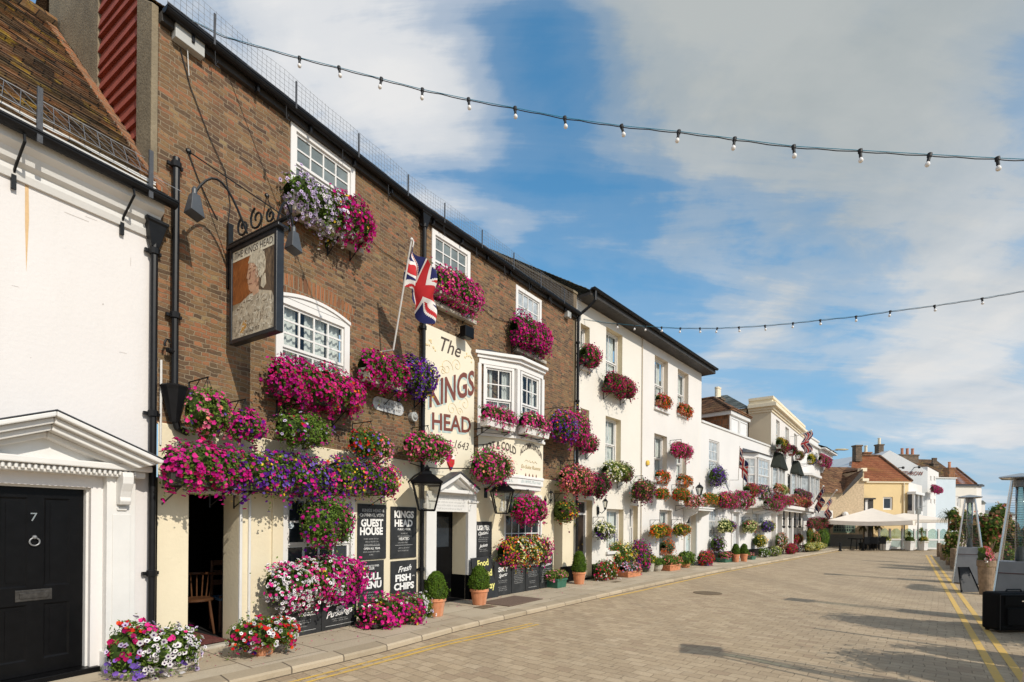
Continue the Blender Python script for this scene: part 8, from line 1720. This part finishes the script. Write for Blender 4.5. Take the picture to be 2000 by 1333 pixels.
def palm(px, by, yc, spread, label, n=60, droop=.5, z=0., pot=None, seed=1, leaf='palmleaf', dz=0.):
    x, y = ground(px, by, z); F = Frame(x, y, 90, z); k = y / FPX; t = thing('cordyline', label, 'palm', (x, y, z), 'spiky cordylines and yuccas'); h = (by - yc) * k; r = spread * k / 2; rs = np.random.RandomState(seed)
    mb = MB(); mb.tube([(0, 0, 0), (.02, 0, h * .5), (0, 0, h)], [.06, .05, .04], 8); obj('trunk', mb, M_wood, F, t); mb = MB()
    for i in range(n):
        a = rs.uniform(0, 6.283); e = rs.uniform(-.5, 1.45); L = r * rs.uniform(.8, 1.15); w = .028 * max(1, r); pts = []
        for q in range(5): s = q / 4; ee = e - droop * s * s * 1.6; pts.append((L * s * math.cos(ee) * math.cos(a), L * s * math.cos(ee) * math.sin(a), h + L * s * math.sin(ee)))
        px_, py_ = -math.sin(a) * w, math.cos(a) * w; V = []
        for q, p in enumerate(pts): f = (.6, 1, .8, .5, .05)[q]; V += [(p[0] - px_ * f, p[1] - py_ * f, p[2]), (p[0] + px_ * f, p[1] + py_ * f, p[2])]
        mb.add(V, [(2 * q, 2 * q + 1, 2 * q + 3, 2 * q + 2) for q in range(4)])
    obj('crown', mb, PETAL[leaf], F, t, fix=False)
    if pot: mb = MB(); pot_mb(mb, pot, pot * 1.3); obj('pot', mb, M_soffit, F, t)
palm(1852, 1080, 1008, 44, 'spiky cordyline palm on a slim trunk beside the blue house', 90, .4, seed=3)
palm(1686, 1072, 1030, 28, 'dark yucca left of the big parasol terrace', 70, .6, .06, .3, 4); palm(1704, 1072, 1026, 34, 'tall yucca in front of the parasol terrace', 80, .6, .06, .3, 5); palm(1716, 1071, 1030, 24, 'slim yucca nearest the parasol pole', 60, .6, .06, .3, 6)
palm(1776, 1074, 1042, 18, 'young fan palm in the middle white tub', 40, .6, .06, None, 7, 'limeleaf'); palm(1800, 1075, 1037, 22, 'young fan palm in the right white tub', 40, .5, .06, None, 8, 'limeleaf')
# plants heaped at the green shop front
def heap(px, by, y0, y1, w, pal, label, leaf, **kw):
    potted((px, by), (px - w / 2, y0, px + w / 2, y1), pal, label, rim=w * .5, hold=M_soffit, az=40, leaf=leaf, name='flower_pot', **kw)
heap(1582, 1075, 1030, 1064, 16, [(OR, .2)], 'tall yellowish shrub in a tub against the green shop front', 'limeleaf', cover=.15); heap(1594, 1075, 1040, 1066, 16, [(SA, .4)], 'salmon tinged shrub in a tub at the green shop front', 'leaf', cover=.4)
heap(1608, 1072, 1034, 1068, 24, [], 'dark bushy green shrub at the corner of the shop front', 'leaf', cover=0); heap(1590, 1077, 1060, 1074, 40, [(YE, .5), (CM, .8)], 'low yellow-green bedding in front of the green shop', 'limeleaf', cover=.6); heap(1576, 1078, 1062, 1076, 16, [], 'low green plant at the near end of the shop front', 'leaf', cover=0)
# terrace with big parasol, glass screens and tubs
def terrace():
    x, y = ground(1733, 1074, .06); F = Frame(x, y + 1.5, 90, .06); t = thing('parasol', 'huge square cream parasol over the glass screened terrace', 'parasol', F.w(0, 0, 0)); Z = lambda px, py, o=0: F.z_(px, py, o); ze, za = Z(1700, 1017), Z(1735, 993); r = 2.35
    R = F.sub(0, 0, 0, 40); C = [(r, r), (-r, r), (-r, -r), (r, -r)]; mb = MB(); V = [(0, 0, za)]; 
    N = 6; rows = []
    for i in range(1, N + 1):
        q = i / N; ring = []
        for k in range(4):
            (x0, y0), (x1, y1) = C[k], C[(k + 1) % 4]
            for j in range(6): s = j / 6; sag = .10 * math.sin(math.pi * s) * q; ring.append(((x0 + (x1 - x0) * s) * q, (y0 + (y1 - y0) * s) * q, za + (ze - za) * (q ** .92) - sag))
        rows.append(ring)
    V += [v for rr in rows for v in rr]; Fc = [(0, 1 + j, 1 + (j + 1) % 24) for j in range(24)]
    for i in range(N - 1): Fc += [(1 + i * 24 + j, 1 + i * 24 + (j + 1) % 24, 25 + i * 24 + (j + 1) % 24, 25 + i * 24 + j) for j in range(24)]
    b = len(V); V += [(vx * 1.005, vy * 1.005, vz - .28) for vx, vy, vz in rows[-1]]; Fc += [(1 + (N - 1) * 24 + j, 1 + (N - 1) * 24 + (j + 1) % 24, b + (j + 1) % 24, b + j) for j in range(24)]
    mb.add(V, Fc); obj('canopy', mb, M_canvas, R, t, fix=False)
    mb = MB(); mb.tube([(0, 0, 0), (0, 0, za)], .05, 8); obj('pole', mb, M_steelm, R, t)
    for k in range(8): a = k * math.pi / 4; L = r * (1.38 if k % 2 else .98); mb = MB(); mb.tube([(0, 0, za - .12), (L * math.cos(a), L * math.sin(a), ze - .20)], .025, 5); obj('rib', mb, M_steelm, R, t)
    F2 = Frame(x + 3.6, y + 3.2, 90, .06); t = thing('parasol', 'second cream parasol low behind the lamp post at the terrace', 'parasol', F2.w(0, 0, 0)); ze2, za2 = F2.z_(1800, 1016), F2.z_(1815, 1003); mb = MB(); R2 = F2.sub(0, 0, 0, 20); r2 = 2.2
    mb.add([(0, 0, za2)] + [(sx * r2, sy * r2, ze2) for sx, sy in ((1, 1), (-1, 1), (-1, -1), (1, -1))] + [(sx * r2, sy * r2, ze2 - .2) for sx, sy in ((1, 1), (-1, 1), (-1, -1), (1, -1))], [(0, 1, 2), (0, 2, 3), (0, 3, 4), (0, 4, 1), (1, 2, 6, 5), (2, 3, 7, 6), (3, 4, 8, 7), (4, 1, 5, 8)]); obj('canopy', mb, M_canvas, R2, t, fix=False); mb = MB(); mb.tube([(0, 0, 0), (0, 0, za2)], .04, 8); obj('pole', mb, M_steelm, R2, t)
    # screens
    t = None; y2 = y + .4; Fs = Frame(x, y2, 93, .06); U = lambda px: Fs.u(px, 0, 1050); zt = Fs.z_(1740, 1033); zm = Fs.z_(1740, 1053)
    xs = [1717, 1738, 1762, 1786, 1810, 1833, 1852]
    for i, (a, b) in enumerate(zip(xs, xs[1:])):
        u0, u1 = U(a), U(b); t = thing('glass_screen', ('white framed glass screen of the terrace, ' + ('left end of the row', 'just right of the parasol pole', 'third of the row from the left', 'behind the lamp post', 'second from the right end', 'right end of the row')[i]), 'glass screen', Fs.w((u0 + u1) / 2, 0, 0), 'glass screens round the terrace')
        mb = MB(); mb.box(u0 - .05, u0 + .05, -.05, .05, 0, zt); mb.box(u0 + .05, u1 - .05, -.04, .04, zm - .08, zm + .02).box(u0 + .05, u1 - .05, -.04, .04, .05, .15)
        if i == 5: mb.box(u1 - .05, u1 + .05, -.05, .05, 0, zt)
        obj('frame', mb, M_gloss, Fs, t); n = 10; top = [(u0 + .06 + (u1 - u0 - .12) * q / n, zt - .2 + .22 * math.sin(math.pi * q / n)) for q in range(n + 1)]; g = MB(); g.prism(top + [(u1 - .06, zm + .03), (u0 + .06, zm + .03)], -.006, .006); obj('pane', g, M_fglass, Fs, t); g = MB(); g.box(u0 + .06, u1 - .06, -.006, .006, .16, zm - .09); obj('lower_panel', g, mat('frosted_panel', (.42, .50, .47), .25, spec=.6), Fs, t)
    for px, w, lb, pal, lf in ((1727, 26, 'white tapered tub of yellow-green bedding, leftmost on the terrace', [(YE, .6), (CM, .5)], 'limeleaf'), (1776, 22, 'white tapered tub of low grass, middle of the terrace', [], 'limeleaf'), (1803, 20, 'white tapered tub right of the lamp post', [(YE, .2)], 'limeleaf')):
        q_ = Fs.w(Fs.u(px, .75, 1050), .75, 0); y_ = q_.y; k = y_ / FPX; Fp = Frame(q_.x, q_.y, 90 - 20, .06); tt = thing('white_tub', lb, 'planter', Fp.w(0, 0, 0), 'white tubs along the terrace'); r = w * k * .36; h = .62; mb = MB(); mb.lathe((0, 0, 0), [(r * .85, 0), (r * 1.15, h * .85), (r * 1.3, h * .87), (r * 1.32, h), (r * 1.1, h)], 4, rot=math.pi / 4); obj('tub', mb, M_white, Fp, tt); mound(tt, Fp.sub(0, 0, h + .08), r * 1.1, r * 1.05, .24, pal, y_, cover=.6, leaf=lf)
    for i, (px, lb) in enumerate(((1680, 'black table set at the left of the terrace'), (1698, 'black table beside the yuccas'))):
        x_, y_ = ground(px, 1074, .06); Fp = Frame(x_, y_, 90, .06); tt = thing('terrace_table', lb, 'table', Fp.w(0, 0, 0), 'black terrace tables'); mb = MB(); mb.box(-.55, .55, -.4, .4, .70, .76); obj('tabletop', mb, M_black, Fp, tt); 
        for a, b in ((-.45, -.3), (.45, -.3), (-.45, .3), (.45, .3)): mb = MB(); mb.tube([(a, b, 0), (a * .9, b * .9, .7)], .03, 6); obj('leg', mb, M_black, Fp, tt)
        for q in (-1, 1):
            Fc_ = Fp.sub(.25 * q, .75, 0, 10 * q); tc = thing('terrace_chair', 'black chair ' + ('left' if q < 0 else 'right') + ' in front of the ' + lb.replace(' set at the left of the terrace', ' at the terrace left end'), 'chair', Fc_.w(0, 0, 0), 'black terrace chairs'); mb = MB(); mb.box(-.2, .2, -.2, .2, .42, .46); obj('seat', mb, M_black, Fc_, tc); mb = MB(); mb.box(-.2, .2, .18, .21, .46, .88); obj('backrest', mb, M_black, Fc_, tc)
            for a, b in ((-.18, -.18), (.18, -.18), (-.18, .18), (.18, .18)): mb = MB(); mb.tube([(a, b, 0), (a, b, .44)], .015, 5); obj('leg', mb, M_black, Fc_, tc)
    q_ = Fs.w(Fs.u(1793, .6, 1050), .6, 0); Fp = Frame(q_.x, q_.y, 90, .06); tt = thing('lamp_post', 'grey metal post with a square lamp box among the white tubs', 'lamp post', Fp.w(0, 0, 0)); mb = MB(); zt = Fp.z_(1793, 990); mb.tube([(0, 0, 0), (0, 0, zt)], .05, 8); obj('pole', mb, M_plastic, Fp, tt); mb = MB(); mb.box(-.11, .11, -.11, .11, zt - .5, zt - .12); mb.tube([(0, 0, zt), (.5, 0, zt + .05)], .02, 5); obj('lamp_box', mb, mat('lamp_box_grey', (.22, .23, .22), .4), Fp, tt, bevel=.01)
    Fo = facing(1828, 1000, 43., 88.); tt = thing('oval_sign', 'oval red and green painted sign above the terrace', 'sign', Fo.w(0, 0, 0)); rx, rz = 12 * .043, 7.5 * .043; P = [(rx * math.cos(q * math.pi / 14), rz * math.sin(q * math.pi / 14)) for q in range(28)]; mb = MB(); mb.prism(P, -.05, 0); pl_ = obj('plate', mb, mat('sign_green', (.10, .16, .12), .5, vary=.3), Fo, tt); mb = MB(); mb.prism([(-.42, -.02), (-.2, .16), (.02, .06), (-.05, -.10), (-.3, -.16)], 0, .01); obj('painted_shape', mb, M_rose[2], Fo, pl_); mb = MB(); mb.prism([(-.1, .16), (.2, .22), (.4, .08), (.1, .04)], 0, .008); obj('painted_shape', mb, M_pale, Fo, pl_); mb = MB(); mb.tube([(rx, -.02, .2), (rx + .1, -.1, .25)], .02, 5).tube([(0, -.03, -rz), (0, -.03, -rz - 2.5)], .03, 5); obj('bracket', mb, M_iron, Fo, tt)
terrace()
def street_lamp():
    F = FJ; u, z = F.u(1619, .3, 885), F.z_(1619, 883, .3); t = thing('street_lamp', 'slim street lamp on an arm from the corner house eaves', 'street lamp', F.w(u, .3, z)); T = facing(1640, 880, 40.5, 92.); mb = MB(); mb.tube([(T.u(1620), 0, T.z_(1620, 881)), (T.u(1636), 0, T.z_(1636, 880))], .03, 5); obj('arm', mb, M_steelm, T, t); mb = MB(); mb.lathe((0, 0, 0), [(.001, -.55), (.10, -.4), (.12, .2), (.05, .5), (.001, .52)], 10); c = (T.u(1644), 0, T.z_(1644, 878.5)); mb.V = [(c[0] + zz, c[1] + oo, c[2] + uu * .7) for uu, oo, zz in mb.V]; obj('lamp_head', mb, mat('lamp_tan', (.42, .36, .22), .4), T, t, smooth=True)
street_lamp()
